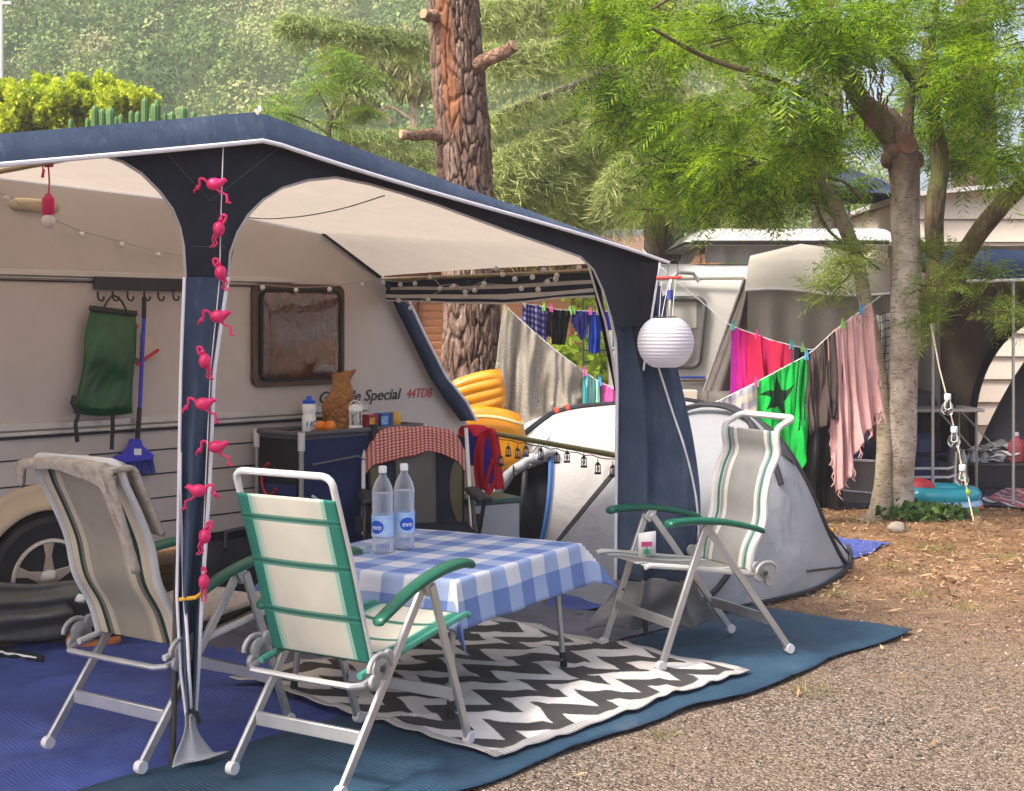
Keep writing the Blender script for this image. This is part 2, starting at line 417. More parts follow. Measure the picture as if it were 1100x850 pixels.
def pebbles():
    n = 34000
    x = RNG.uniform(-.6, 5.5, n); y = 4.2+RNG.uniform(0, 1, n)**1.5*5.5
    k = ~on_mat(x, y); x, y = x[k], y[k]; n = len(x)
    r = RNG.uniform(.0025, .0058, n)*RNG.choice([1, 1, 1, 1, 1.3, 1.7], n)
    base = np.array([[1,0,0],[-1,0,0],[0,1,0],[0,-1,0],[0,0,1],[0,0,-1]], float)*np.array([1, 1, .7])
    Ft = np.array([[0,2,4],[2,1,4],[1,3,4],[3,0,4],[2,0,5],[1,2,5],[3,1,5],[0,3,5]])
    th = RNG.uniform(0, 2*PI, n); R = np.zeros((n, 3, 3)); R[:, 0, 0] = np.cos(th); R[:, 0, 1] = -np.sin(th); R[:, 1, 0] = np.sin(th); R[:, 1, 1] = np.cos(th); R[:, 2, 2] = 1
    V = base[None]*r[:, None, None]*RNG.uniform(.6, 1.3, (n, 6, 1)); V = np.einsum('nij,nkj->nki', R, V)
    V += np.stack([x, y, r*.4], 1)[:, None]
    F = (np.arange(n)[:, None, None]*6+Ft[None]).reshape(-1, 3)
    nn = NT('pebble'); ri = nn.n('ShaderNodeNewGeometry').outputs['Random Per Island']
    m = nn.fin(nn.ramp(ri, [(.08, (.06, .047, .038)), (.4, (.14, .112, .088)), (.7, (.22, .18, .145)), (.92, (.31, .265, .22)), (1, (.40, .355, .31))]), .9)
    tag(npmesh('gravel', V.reshape(-1, 3), F, m), 'loose grey brown gravel stones on the path edge', 'gravel', kind='stuff')
pebbles()
def grass_tufts():
    cs = [(870, 668, .10, 90), (897, 640, .09, 60), (985, 640, .07, 60), (1005, 590, .2, 190), (1080, 600, .13, 80), (870, 745, .1, 50), (1040, 655, .1, 50), (960, 610, .12, 80), (715, 792, .06, 25), (930, 560, .2, 60)]
    Vs, Fs = [], []
    for px, py, r, n in cs:
        g = G(px, py); c = np.array([g.x, g.y, 0])+np.c_[RNG.normal(0, r*.6, (n, 2)), np.zeros(n)]
        d = rdirs(n)*.6; d[:, 2] = np.abs(d[:, 2])+.35; L = RNG.uniform(.02, .055, n)[:, None]
        e1 = d*L; e2 = perp(d)*.0022
        Vs.append(np.stack([c-e2, c+e2, c+e1*1.6], 1).reshape(-1, 3))
    V = np.concatenate(Vs); F = np.arange(len(V)).reshape(-1, 3)
    tag(npmesh('grass', V, F, leafmat('grass', (.13, .14, .03), (.33, .33, .10), .3)), 'sparse dry grass tufts on the bare soil', 'grass', kind='stuff')
grass_tufts()
# ================================================================ CARAVAN
S0 = 2.24
M['cream'] = mat('caravan_skin', (.50, .44, .40), .35, .09, 1.6, .08, 30, spec=.5, dirt=.16)
M['cream_d'] = mat('caravan_trim', (.36, .31, .25), .4, .1, 4)
M['rail'] = mat('alu_rail', (.55, .52, .48), .35, .08, 6, metal=.6)
M['rubber'] = mat('rubber', (.016, .016, .017), .7, .25, 8, .3, 40)
M['black'] = mat('black_plastic', (.02, .02, .022), .5, .25, 6)
M['white_p'] = mat('white_plastic', (.75, .74, .72), .4, .05, 6)
M['alu'] = mat('aluminium', (.52, .52, .515), .36, .12, 9, metal=.7, spec=.5)
M['alu_w'] = mat('white_coated_tube', (.68, .67, .65), .4, .06, 10, metal=.25, spec=.5)
M['steel_d'] = mat('dark_steel', (.10, .09, .085), .45, .3, 9, metal=.7)
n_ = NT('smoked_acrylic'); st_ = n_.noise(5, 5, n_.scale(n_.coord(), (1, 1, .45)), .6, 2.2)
c_ = n_.ramp(st_, [(.30, (.055, .019, .011)), (.52, (.085, .032, .019)), (.66, (.13, .055, .034)), (.74, (.24, .12, .08))]); n_.bump(n_.math('ABSOLUTE', n_.math('SUBTRACT', n_.noise(4, 3, None, .5, 2.5), .5)), .35, .04)  # lighter streaks in the colour stand for crinkle reflections and cloth folds behind
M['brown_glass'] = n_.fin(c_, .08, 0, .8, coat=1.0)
caravan = thing('caravan', 'beige touring caravan with brown window standing under the navy awning', 'caravan', A(1.0, S0+1.0))
prof = [(-3.2, .38), (-3.2, 1.9), (-2.9, 2.36)]+[(t, z+.02) for t, z in sorted(WP(px, py, S0) for px, py in ((0, 190), (175, 212), (252, 230), (345, 250), (378, 275), (414, 299), (446, 360), (470, 405), (489, 432), (502, 452), (512, 480), (514, 530)))]+[(2.95, .42)]
b = MB(); b.prism([A(t, S0, z) for t, z in prof], NV*2.1)
obj('body', b, M['cream'], caravan, bevel=.03)
b = MB()
for z, a, h in ((1.866, .022, .016), (1.842, .012, .006)): b.tbox(-3.15, 2.25, S0-a, S0+.004, z-h, z+h)
for z, h in ((1.095, .018), (1.06, .010)): b.tbox(-3.15, 2.83, S0-.02, S0+.004, z-h, z+h)
obj('trim_rail', b, M['rail'], caravan, bevel=.004)
b = MB(); b.tbox(-3.15, 2.27, S0-.008, S0+.004, 1.822, 1.83); b.tbox(-3.15, 2.84, S0-.012, S0+.004, 1.035, 1.048)
for z in (.93, .80, .67, .54): b.tbox(-3.15, 2.9, S0-.0025, S0+.004, z-.004, z+.004)
obj('panel_seam', b, M['black'], caravan)
# window
def wall_quad(pxs, s): return [AW(px, py, s) for px, py in pxs]
tw0, zt0 = WP(269, 309, S0); tw1, zt1 = WP(367, 309, S0); _, zb = WP(300, 415, S0)
zt = 1.845
w = MB()
def ring(m, t0, t1, z0, z1, sa, sb, wd, r=.04, n=5):
    def rr(t0, t1, z0, z1, r):
        o = []
        for cx, cz, a0 in ((t1-r, z1-r, 0), (t0+r, z1-r, 90), (t0+r, z0+r, 180), (t1-r, z0+r, 270)):
            for k in range(n+1):
                a = math.radians(a0+90*k/n); o.append((cx+r*math.cos(a), cz+r*math.sin(a)))
        return o
    out, inn = rr(t0, t1, z0, z1, r), rr(t0+wd, t1-wd, z0+wd, z1-wd, max(.005, r-wd*.6)); N_ = len(out)
    vs = [A(t, sa, z) for t, z in out]+[A(t, sa, z) for t, z in inn]+[A(t, sb, z) for t, z in out]+[A(t, sb, z) for t, z in inn]
    fs = []
    for i in range(N_):
        j = (i+1) % N_; fs += [(i, j, N_+j, N_+i), (2*N_+i, 3*N_+i, 3*N_+j, 2*N_+j), (i, 2*N_+i, 2*N_+j, j), (N_+i, N_+j, 3*N_+j, 3*N_+i)]
    m.add(vs, fs); return inn
ring(w, tw0, tw1, zb, zt, S0-.03, S0+.01, .035, .05)
win = obj('window', w, mat('window_frame', (.085, .045, .03), .4, .2, 8), caravan, bevel=.004)
w = MB(); ring(w, tw0+.045, tw1-.03, zb+.03, zt-.03, S0-.042, S0-.02, .016, .06); obj('seal', w, M['rubber'], win)
def bulge(u, v):
    e = (4*u*(1-u)*4*v*(1-v))**.35
    return A(lerp(tw0+.055, tw1-.04, u), S0-.028-.035*e-.004*nz(u*5, v*4, 1), lerp(zb+.04, zt-.04, v))
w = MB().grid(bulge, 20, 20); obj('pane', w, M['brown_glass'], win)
# side marker lamp, awning light housing, service flap
b = MB(); t0, z0 = WP(9, 219, S0); t1, _ = WP(64, 219, S0)
b.grid(lambda u, v: A(lerp(t0, t1, u)+.03*math.cos(v*2*PI)*0, S0-.035*math.sin(PI*min(1, max(0, v)))**.6*(1-abs(2*u-1)**6), z0+.035*math.cos(PI*v)*(1-abs(2*u-1)**8*.8)), 24, 12)
obj('awning_lamp', b, mat('lamp_housing', (.42, .34, .22), .35, .1, 5), caravan)
b = MB(); t0, z1 = WP(70, 485, S0); t1, z0 = WP(94, 506, S0); b.tbox(t0, t1, S0-.012, S0+.01, z0, z1); obj('service_flap', b, M['cream'], caravan, bevel=.004)
# wheel arch and wheel
tc, zc = WP(45, 618, S0); zc = .33
b = MB(); N_ = 28
vs = []
for r, s in ((.335, S0-.03), (.47, S0-.004), (.335, S0+.16), (.47, S0+.02)):
    pass
def arch(u, v):
    a = PI*(-.12+1.24*u); r = lerp(.345, .475, v); return A(tc-math.cos(a)*r, S0-.05*(1-v)**2-.004, zc+math.sin(a)*r)
b.grid(arch, 36, 4); obj('wheel_arch', b, mat('wheel_arch', (.52, .40, .26), .45, .1, 4), caravan, solid=.008)
b = MB(); b.prism([A(tc-math.cos(a)*.343, S0-.006, max(.03, zc+math.sin(a)*.343)) for a in [PI*(-.2+1.4*k/28) for k in range(29)]], NV*.003); obj('wheel_well', b, M['rubber'], caravan)
Ry = Matrix.Translation(A(tc, S0-.035, zc)) @ Matrix(((U.x, 0, -NV.x, 0), (U.y, 0, -NV.y, 0), (0, 1, 0, 0), (0, 0, 0, 1)))
b = MB().lathe([(.20, -.10), (.29, -.10), (.315, -.06), (.32, 0), (.31, .03), (.285, .045), (.20, .03)], Ry, 40); wheel = obj('wheel', b, M['rubber'], caravan)
b = MB().lathe([(.20, .02), (.205, .045), (.185, .048), (.178, .02), (.17, -.05)], Ry, 40)
for k in range(5):
    a = math.radians(90+72*k); d = Vector((math.cos(a), math.sin(a), 0)); e = Vector((-d.y, d.x, 0))
    pts = [d*.045-e*.03, d*.115-e*.016, d*.185-e*.03, d*.185+e*.03, d*.115+e*.016, d*.045+e*.03]
    vs = [Ry @ (p+Vector((0, 0, .038))) for p in pts]; b.prism(vs, Ry.to_3x3() @ Vector((0, 0, -.03)))
b.lathe([(1e-5, .05), (.03, .048), (.052, .036), (.06, .0)], Ry, 24)
obj('rim', b, mat('alloy', (.60, .52, .42), .3, .08, 10, metal=.7), wheel, bevel=.003)
# lettering on the wall
vs, fs = textmesh('Grande Special', .098, .28, .0012, True); wmax = max(v.x for v in vs)
T0, _ = WP(341, 440, S0); T1, _ = WP(431, 440, S0); kx = (T1-T0)/wmax
obj('lettering', MB().add([A(T0+v.x*kx, S0-.003-v.z, 1.135+v.y) for v in vs], fs), mat('letter_black', (.03, .028, .03), .5), caravan, smooth=False)
vs, fs = textmesh('44TDB', .085, .28, .0012); wmax = max(v.x for v in vs)
T0, _ = WP(436, 440, S0); T1, _ = WP(464, 440, S0); kx = (T1-T0)/wmax
obj('lettering', MB().add([A(T0+v.x*kx, S0-.003-v.z, 1.137+v.y) for v in vs], fs), mat('letter_red', (.45, .03, .03), .5), caravan, smooth=False)

# ---------------------------------------------------------------- AWNING
def frontp(px, py): return WP(px, py, 0.0)
M['navy'] = cloth('awning_navy', (.030, .042, .075), .25, .8, 700, .03, 9, .3)
n_ = NT('awning_navy_faded'); f_ = n_.noise(2.2, 8, None, .72)
c_ = n_.ramp(f_, [(.28, (.026, .044, .082)), (.55, (.052, .078, .128)), (.78, (.095, .125, .18))]); c_ = n_.mix(n_.ramp(n_.noise(9, 6, n_.scale(n_.coord(), (2.5, 2.5, .35)), .7), [(.55, (0, 0, 0)), (.8, (.5,)*3)]), c_, (.15, .17, .21))
n_.bump(n_.math('ADD', n_.math('ADD', n_.noise(7, 5), n_.math('MULTIPLY', n_.noise(18, 4, n_.scale(n_.coord(), (1, 1, .3)), .6, 1), .6)), n_.math('MULTIPLY', n_.noise(700, 1), .1)), .55, .014); M['navy_l'] = n_.fin(c_, .8, 0, .25)
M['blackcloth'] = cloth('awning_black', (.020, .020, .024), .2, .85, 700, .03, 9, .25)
M['pipe'] = mat('white_piping', (.74, .72, .76), .6, .06, 9)
def roof_mat():
    n = NT('awning_canvas')
    f = n.math('ADD', n.noise(3, 5), n.math('MULTIPLY', n.noise(120, 3, n.scale(n.coord(), (1, 1, 3))), .35))
    inside = n.ramp(f, [(.45, (.33, .285, .235)), (.85, (.58, .51, .43))])
    g = n.noise(6, 6, rough=.8, dist=2.5)
    inside = n.mix(n.ramp(g, [(.58, (0, 0, 0)), (.72, (.5,)*3)]), inside, (.25, .2, .15))
    outside = n.ramp(f, [(.4, (.16, .20, .27)), (.9, (.26, .31, .39))])
    back = n.n('ShaderNodeNewGeometry').outputs['Backfacing']
    c = n.mix(back, outside, inside); n.bump(n.noise(300, 2), .15, .004)
    n.put(n.b.inputs['Base Color'], c); n.b.inputs['Roughness'].default_value = .8
    tr = n.n('ShaderNodeBsdfTranslucent'); mx = n.n('ShaderNodeMixShader'); mx.inputs[0].default_value = .40
    tr.inputs[0].default_value = (.60, .52, .43, 1)
    n.t.links.new(n.b.outputs[0], mx.inputs[1]); n.t.links.new(tr.outputs[0], mx.inputs[2]); n.t.links.new(mx.outputs[0], n.out.inputs[0])
    return n.m
awning = thing('awning', 'navy awning with arched valance and pale canvas ceiling pitched against the caravan', 'awning', A(.5, 0))
TP, ZP = frontp(277, 124); TR, ZR = frontp(709, 281)
kR = (ZP-ZR)/(TR-TP)
def zf(t): return ZP-kR*(abs(t-TP)**1.0)-.0
railpts = sorted(WP(px, py, S0) for px, py in ((0, 190), (175, 212), (252, 230), (345, 250), (378, 275), (407, 297)))
railpts = [(-3.2, 2.30)]+[(t, z) for t, z in railpts]
def zrail(t): return interp(t, railpts)
TL = -2.25; TRR = railpts[-1][0]
def roofp(u, v):
    t = lerp(lerp(TL, TR, u), lerp(TL-.2, TRR, u), v); tf = lerp(TL, TR, u)
    z = lerp(zf(tf), zrail(t), v)
    sag = -.05*math.sin(PI*v)*(abs(math.sin(PI*(u*2+.0)))**.8)+.008*nz(u*6, v*4, 2)
    return A(t, lerp(0, S0-.012, v), z+sag*(.7 if u > .5 else .5))
b = MB().grid(roofp, 60, 26); rf = obj('roof', b, roof_mat(), awning, sharp=3)
# valance band (outside face of the front edge) + piping
bw = lambda t: lerp(.105, .02, smooth(TP, TR, t)) if t > TP else lerp(.105, .085, smooth(0, 2.2, TP-t))
def band(u, v):
    t = lerp(TL, TR+.01, u); a = v*1.35
    return A(t, -.008-.05*math.sin(a), zf(t)+.012-bw(t)*v*1.05+.004*nz(t*3, v, 3))
b = MB().grid(band, 90, 6); obj('edge_band', b, M['navy_l'], awning, sharp=3)
ts = [lerp(TL, TR, k/60) for k in range(61)]
obj('piping', MB().tube([A(t, -.058, zf(t)+.012-bw(t)*1.06) for t in ts], .0085, 6), M['pipe'], awning)
low1 = [frontp(*q) for q in ((-60, 174), (95, 163), (130, 174), (151, 187), (170, 206), (184, 225), (192, 245), (196, 265), (198, 300))]
low2 = [frontp(*q) for q in ((244, 300), (246, 272), (254, 250), (265, 232), (281, 215), (302, 202), (330, 194), (360, 191), (395, 198), (430, 208), (470, 221), (540, 247), (600, 268), (622, 276), (636, 290), (646, 312), (655, 342), (657, 350))]
lowc = [(TL, zf(TL)-.2)]+low1[0:]+low2+[(TR-.015, low2[-1][1])]
lowc = sorted(lowc)
cols = sorted(set([lerp(TL, TR-.015, k/150) for k in range(151)]+[q[0] for q in lowc]))
m = MB(); nv = 8; vs = []; fs = []
for t in cols:
    zt_, zl = zf(t)+.004, interp(t, lowc)
    for j in range(nv+1):
        v = j/nv; z = lerp(zt_, zl, v); vs.append(A(t, -.004+.010*nz(t*4, z*2, 5)*min(1, v*2), z))
W_ = nv+1
for i in range(len(cols)-1):
    for j in range(nv): fs.append((i*W_+j, (i+1)*W_+j, (i+1)*W_+j+1, i*W_+j+1))
m.add(vs, fs); obj('valance', m, cloth('valance_cloth', (.024, .027, .036), .25, .85, 700, .03, 6, .5), awning, sharp=3)
obj('arch_piping', MB().tube([A(t, -.008, z) for t, z in low1[1:]], .0055, 5).tube([A(t, -.008, z) for t, z in low2], .0055, 5), mat('piping_grey', (.42, .38, .36), .7), awning)
# seams stitched in the valance
sm_ = mat('seam_thread', (.07, .067, .065), .8)
for q in (((172, 158), (225, 216)), ((225, 216), (300, 158)), ((206, 265), (242, 265))):
    m = MB(); p0, p1 = AW(*q[0], -.02), AW(*q[1], -.02); m.tube([p0.lerp(p1, k/6)-NV*.004 for k in range(7)], .0016, 5); obj('seam', m, sm_, awning)
# front leg: a hanging strip of cloth gathered towards the foot
edges = [(298, 197, 244), (400, 193, 229), (520, 191, 224), (640, 189, 216), (720, 193, 212), (768, 199, 209)]
def legp(u, v):
    y = lerp(298, 768, v); k = min(len(edges)-2, next((i for i in range(len(edges)-1) if y <= edges[i+1][0]), len(edges)-2))
    f = (y-edges[k][0])/(edges[k+1][0]-edges[k][0]); xl = lerp(edges[k][1], edges[k+1][1], f); xr = lerp(edges[k][2], edges[k+1][2], f)
    g = .012+.028*v; return AW(lerp(xl, xr, u), y, -.015+g*math.sin(u*PI*(2+2*v)+.4)*min(1, v*3)+.006*nz(u*3, v*9, 2))
b = MB().grid(legp, 18, 60); leg = obj('leg_panel', b, M['navy_l'], awning, sharp=3)
obj('leg_piping', MB().tube([legp(0.0, k/40)-NV*.006 for k in range(41)], .006, 6).tube([legp(1.0, k/40)-NV*.006 for k in range(41)], .0075, 6).tube([legp(.45*smooth(.42, 1, k/40), k/40)-NV*.012 for k in range(16, 41)], .006, 6), M['pipe'], awning)
obj('guy_loop', MB().tube([legp(0, .735)-NV*.02, legp(.5, .728)-NV*.045, legp(1, .715)-NV*.02], .007, 6), mat('orange_strap', (.75, .40, .03), .6), awning)
def flapp(u, v):
    y = lerp(766, 838, v); c = lerp(204, 215, v**2); hw = lerp(5, 25+8*u, smooth(.15, .9, v)); q = AW(c+(u-.5)*2*hw, y, -.02)
    return Vector((q.x, q.y-.05*v*v+.02*math.sin(u*7)*(1-v*.4), max(.05, q.z)))
obj('mud_flap', MB().grid(flapp, 14, 14), cloth('mud_flap', (.42, .42, .43), .15, .7, 500, .1), awning, sharp=3, solid=.003)
obj('strap', MB().tube([AW(206, 762, -.05), AW(211, 768, -.06), AW(214, 776, -.05)], .008, 6).tube([AW(203, 764, -.05), AW(213, 766, -.06)], .007, 6), M['black'], awning)
foot = A(.06, .03); TPo = .31
obj('front_pole', MB().tube([A(*WP(190, 812, 0)[:1], .03, .03), A(WP(196, 600, 0)[0], .03, WP(196, 600, 0)[1]), A(TPo, .03, zf(TPo)-.04)], .0125, 10), M['steel_d'], awning)
M['pole_g'] = mat('gilt_pole', (.30, .23, .12), .4, .25, 9, metal=.6)
obj('roof_pole', MB().tube([A(TPo, .02, zf(TPo)-.03).lerp(A(TPo-.05, S0-.03, zrail(TPo)-.02), k/8) for k in range(9)], .0125, 10), M['pole_g'], awning)
obj('roof_pole', MB().tube([A(TR-.02, .05, ZR-.03), A(lerp(TR, TRR, .5), 1.1, (ZR+zrail(TRR))/2-.03), A(TRR+.02, S0-.02, zrail(TRR)-.02)], .0125, 10), M['pole_g'], awning)
b = MB().tube([A(t, S0-.014, z-.004) for t, z in railpts[-3:]], .012, 8); obj('rail_cord', b, M['black'], awning)
# line of the roof seam seen on the ceiling
def onroof(px, py):
    best = None
    for i in range(121):
        for j in range(61):
            p = roofp(i/120, j/60); e = (550+p.x/p.y*K-px)**2+(350-(p.z-H)/p.y*K-py)**2
            if best is None or e < best[0]: best = (e, p)
    return best[1]
obj('roof_seam', MB().tube(bez([tuple(onroof(*q)+Vector((0, 0, -.012))) for q in ((236, 229), (275, 232), (320, 231), (365, 223), (412, 208))], 20), .003, 5), mat('seam_brown', (.12, .09, .07), .8), awning)
# striped side valance below the right roof edge
zs = lambda v: lerp(ZR-.035, zrail(TRR)-.03, v)
def sidev(u, v): return A(lerp(TR-.03, TRR+.03, u), lerp(.06, S0-.03, u), zs(u)-.165*v*lerp(1.0, .75, abs(2*u-1))+.008*nz(u*5, v*3, 3))
obj('side_valance', MB().grid(sidev, 30, 14), stripes('valance_stripes', [(0, (.02, .024, .035)), (.33, (.45, .41, .36)), (.46, (.02, .024, .035)), (.66, (.55, .51, .46)), (.83, (.02, .024, .035)), (.93, (.6, .57, .52))], 1, translucent=.05), awning, sharp=3)
# side curtain rolled back along the end of the caravan
rear = [(412, 302, 428), (440, 360, 455), (462, 405, 478), (480, 432, 500), (495, 452, 510)]
def tie(u, v):
    k = min(3, int(v*4)); f = v*4-k; a, c_ = rear[k], rear[k+1]
    x = lerp(lerp(a[0], c_[0], f), lerp(a[2], c_[2], f), u); return AW(x, lerp(a[1], c_[1], f), S0-.05-.035*math.sin(PI*u)+.006*nz(u*3, v*8, 1))
obj('side_curtain', MB().grid(tie, 10, 30), M['navy'], awning, sharp=3, solid=.01)
obj('side_piping', MB().tube([tie(1.0, k/20)-NV*.01 for k in range(21)], .012, 6), M['pipe'], awning)
# right front curtain bundle
def cur(u, v):
    z = lerp(1.80, .30, v); d = lerp(6.93, 6.98, v)
    xl = interp(z, ((.3, 663), (1.28, 664), (1.53, 662), (1.66, 656), (1.78, 648))); xr = lerp(707, 753, smooth(-.15, .75, v))-4*smooth(.8, 1, v)
    p = P(lerp(xl, xr, u), 350+(H-z)*K/d, d)
    fold = (abs(math.sin(u*PI*2.1+.5+v*.5))**.7-.5)*lerp(.03, .10, v)+.025*nz(u*3+1, v*2.5, 6)+.014*nz(u*6, v*9, 2)+.02*math.sin(u*15+v*2)*v
    return p+Vector((0, fold, 0))
obj('front_curtain', MB().grid(cur, 44, 60), M['navy_l'], awning, sharp=3, solid=.004)
def curl2(v): return cur(lerp(.6, .985, smooth(0, .9, v)), v)+Vector((0, -.012, 0))
obj('curtain_piping', MB().tube([cur(.0, k/40)+Vector((-.004, -.006, 0)) for k in range(41)], .0085, 6).tube([curl2(k/40) for k in range(41)], .0055, 6), M['pipe'], awning)
def skirt(u, v):
    p = cur(u, 1.0); q = p+Vector((lerp(-.16, .12, u), lerp(-.05, .1, u), 0)); k = smooth(0, 1, v)
    r = p.lerp(q, k); r.z = lerp(.31, .045+.03*abs(math.sin(u*8)), v**.8); r.y += .04*math.sin(u*9+v*3)*math.sin(PI*min(1, v*1.1)); return r
obj('mud_skirt', MB().grid(skirt, 40, 16), cloth('mud_skirt', (.24, .24, .25), .2, .7, 500, .08), awning, sharp=3, solid=.003)
obj('corner_flap', MB().grid(lambda u, v: P(lerp(lerp(664, 709, u), lerp(688, 691, u), v), lerp(lerp(281, 282.5, u), 398, v), 6.90-.02*math.sin(u*3)), 8, 12), M['blackcloth'], awning, sharp=3, solid=.004)
obj('flap_piping', MB().tube([P(lerp(709, 691, v), lerp(282.5, 398, v), 6.885) for v in [k/10 for k in range(11)]], .006, 6), M['pipe'], awning)
obj('side_arch_piping', MB().tube([P(px, py, 7.02) for px, py in ((632, 285), (640, 312), (650, 345), (658, 385), (664, 430))], .006, 6).tube([P(px, py, 7.1) for px, py in ((640, 285), (652, 300), (660, 330), (663, 380))], .004, 6), M['pipe'], awning)
obj('pole_hook', MB().tube([P(655, 270, 6.86), P(660, 280, 6.84), P(669, 284, 6.84), P(671, 281, 6.85)], .007, 6).tube([AW(274, 118, -.06), AW(277, 122, -.07), AW(280, 119, -.07), AW(279, 115, -.06)], .008, 6), mat('hook_bone', (.6, .52, .4), .5), awning)
obj('side_drape', MB().grid(lambda u, v: P(lerp(lerp(632, 641, u), lerp(660, 664, u), v), lerp(284, 420, v), 7.05+.03*math.sin(u*5)), 6, 16), M['blackcloth'], awning, sharp=3)
obj('corner_pole', MB().tube([A(TR-.04, .06, .02), A(TR-.04, .06, ZR-.04)], .0125, 8), M['steel_d'], awning)
# ================================================================ CHAIRS
M['green_arm'] = mat('green_plastic', (.003, .088, .050), .32, .12, 9, spec=.5)
M['foot'] = mat('foot_plastic', (.62, .60, .60), .5, .06, 9)
white = (.62, .60, .56); dgr = (.018, .13, .10); lgr = (.16, .40, .32)
n_ = NT('fabric_banded'); u_, v_ = n_.uv()
c_ = n_.ramp(u_, [(0, (.03, .20, .15)), (.115, (.30, .50, .42)), (.15, (.56, .62, .52)), (.19, (.62, .59, .51)), (.81, (.50, .55, .46)), (.85, (.30, .50, .42)), (.885, (.03, .20, .15))], True)
bands = n_.math('LESS_THAN', n_.math('FRACT', n_.math('ADD', n_.math('MULTIPLY', v_, 3.55), .07)), .16)
c_ = n_.mix(n_.math('MULTIPLY', bands, .85), c_, (.05, .25, .19))
edge = n_.math('LESS_THAN', n_.math('ABSOLUTE', n_.math('SUBTRACT', n_.math('FRACT', n_.math('ADD', n_.math('MULTIPLY', v_, 3.55), .07)), .08)), .035)
c_ = n_.mix(n_.math('MULTIPLY', edge, .8), c_, (.012, .10, .075))
c_ = n_.mix(1.0, c_, n_.ramp(n_.noise(8, 5), [(.25, (.86,)*3), (.75, (1, 1, 1))]), 'MULTIPLY'); n_.bump(n_.noise(500, 2), .2, .003)
M['fab_band'] = n_.fin(c_, .7, 0, .25, translucent=.25)
crm = (.66, .57, .40); gy = (.20, .17, .125); dg = (.008, .045, .036); lt = (.58, .51, .36)
M['fab_tan'] = stripes('fabric_tan', [(0, crm), (.13, dg), (.175, gy), (.215, lt), (.285, (.44, .39, .30)), (.31, (.37, .325, .25)), (.715, lt), (.785, gy), (.825, dg), (.87, crm)], 0, translucent=.15, wob=.0)
wt = (.58, .58, .55)
M['fab_grey'] = stripes('fabric_grey', [(0, wt), (.08, (.05, .19, .17)), (.125, (.50, .52, .50)), (.14, (.30, .30, .295)), (.19, wt), (.25, (.25, .25, .245)), (.75, wt), (.81, (.30, .30, .295)), (.845, (.05, .19, .17)), (.89, (.50, .52, .50)), (.92, wt)], 0, translucent=.25)
M['sleeve'] = cloth('white_sleeve', (.60, .59, .56), .06, .8, 500, .1, 20, .4)
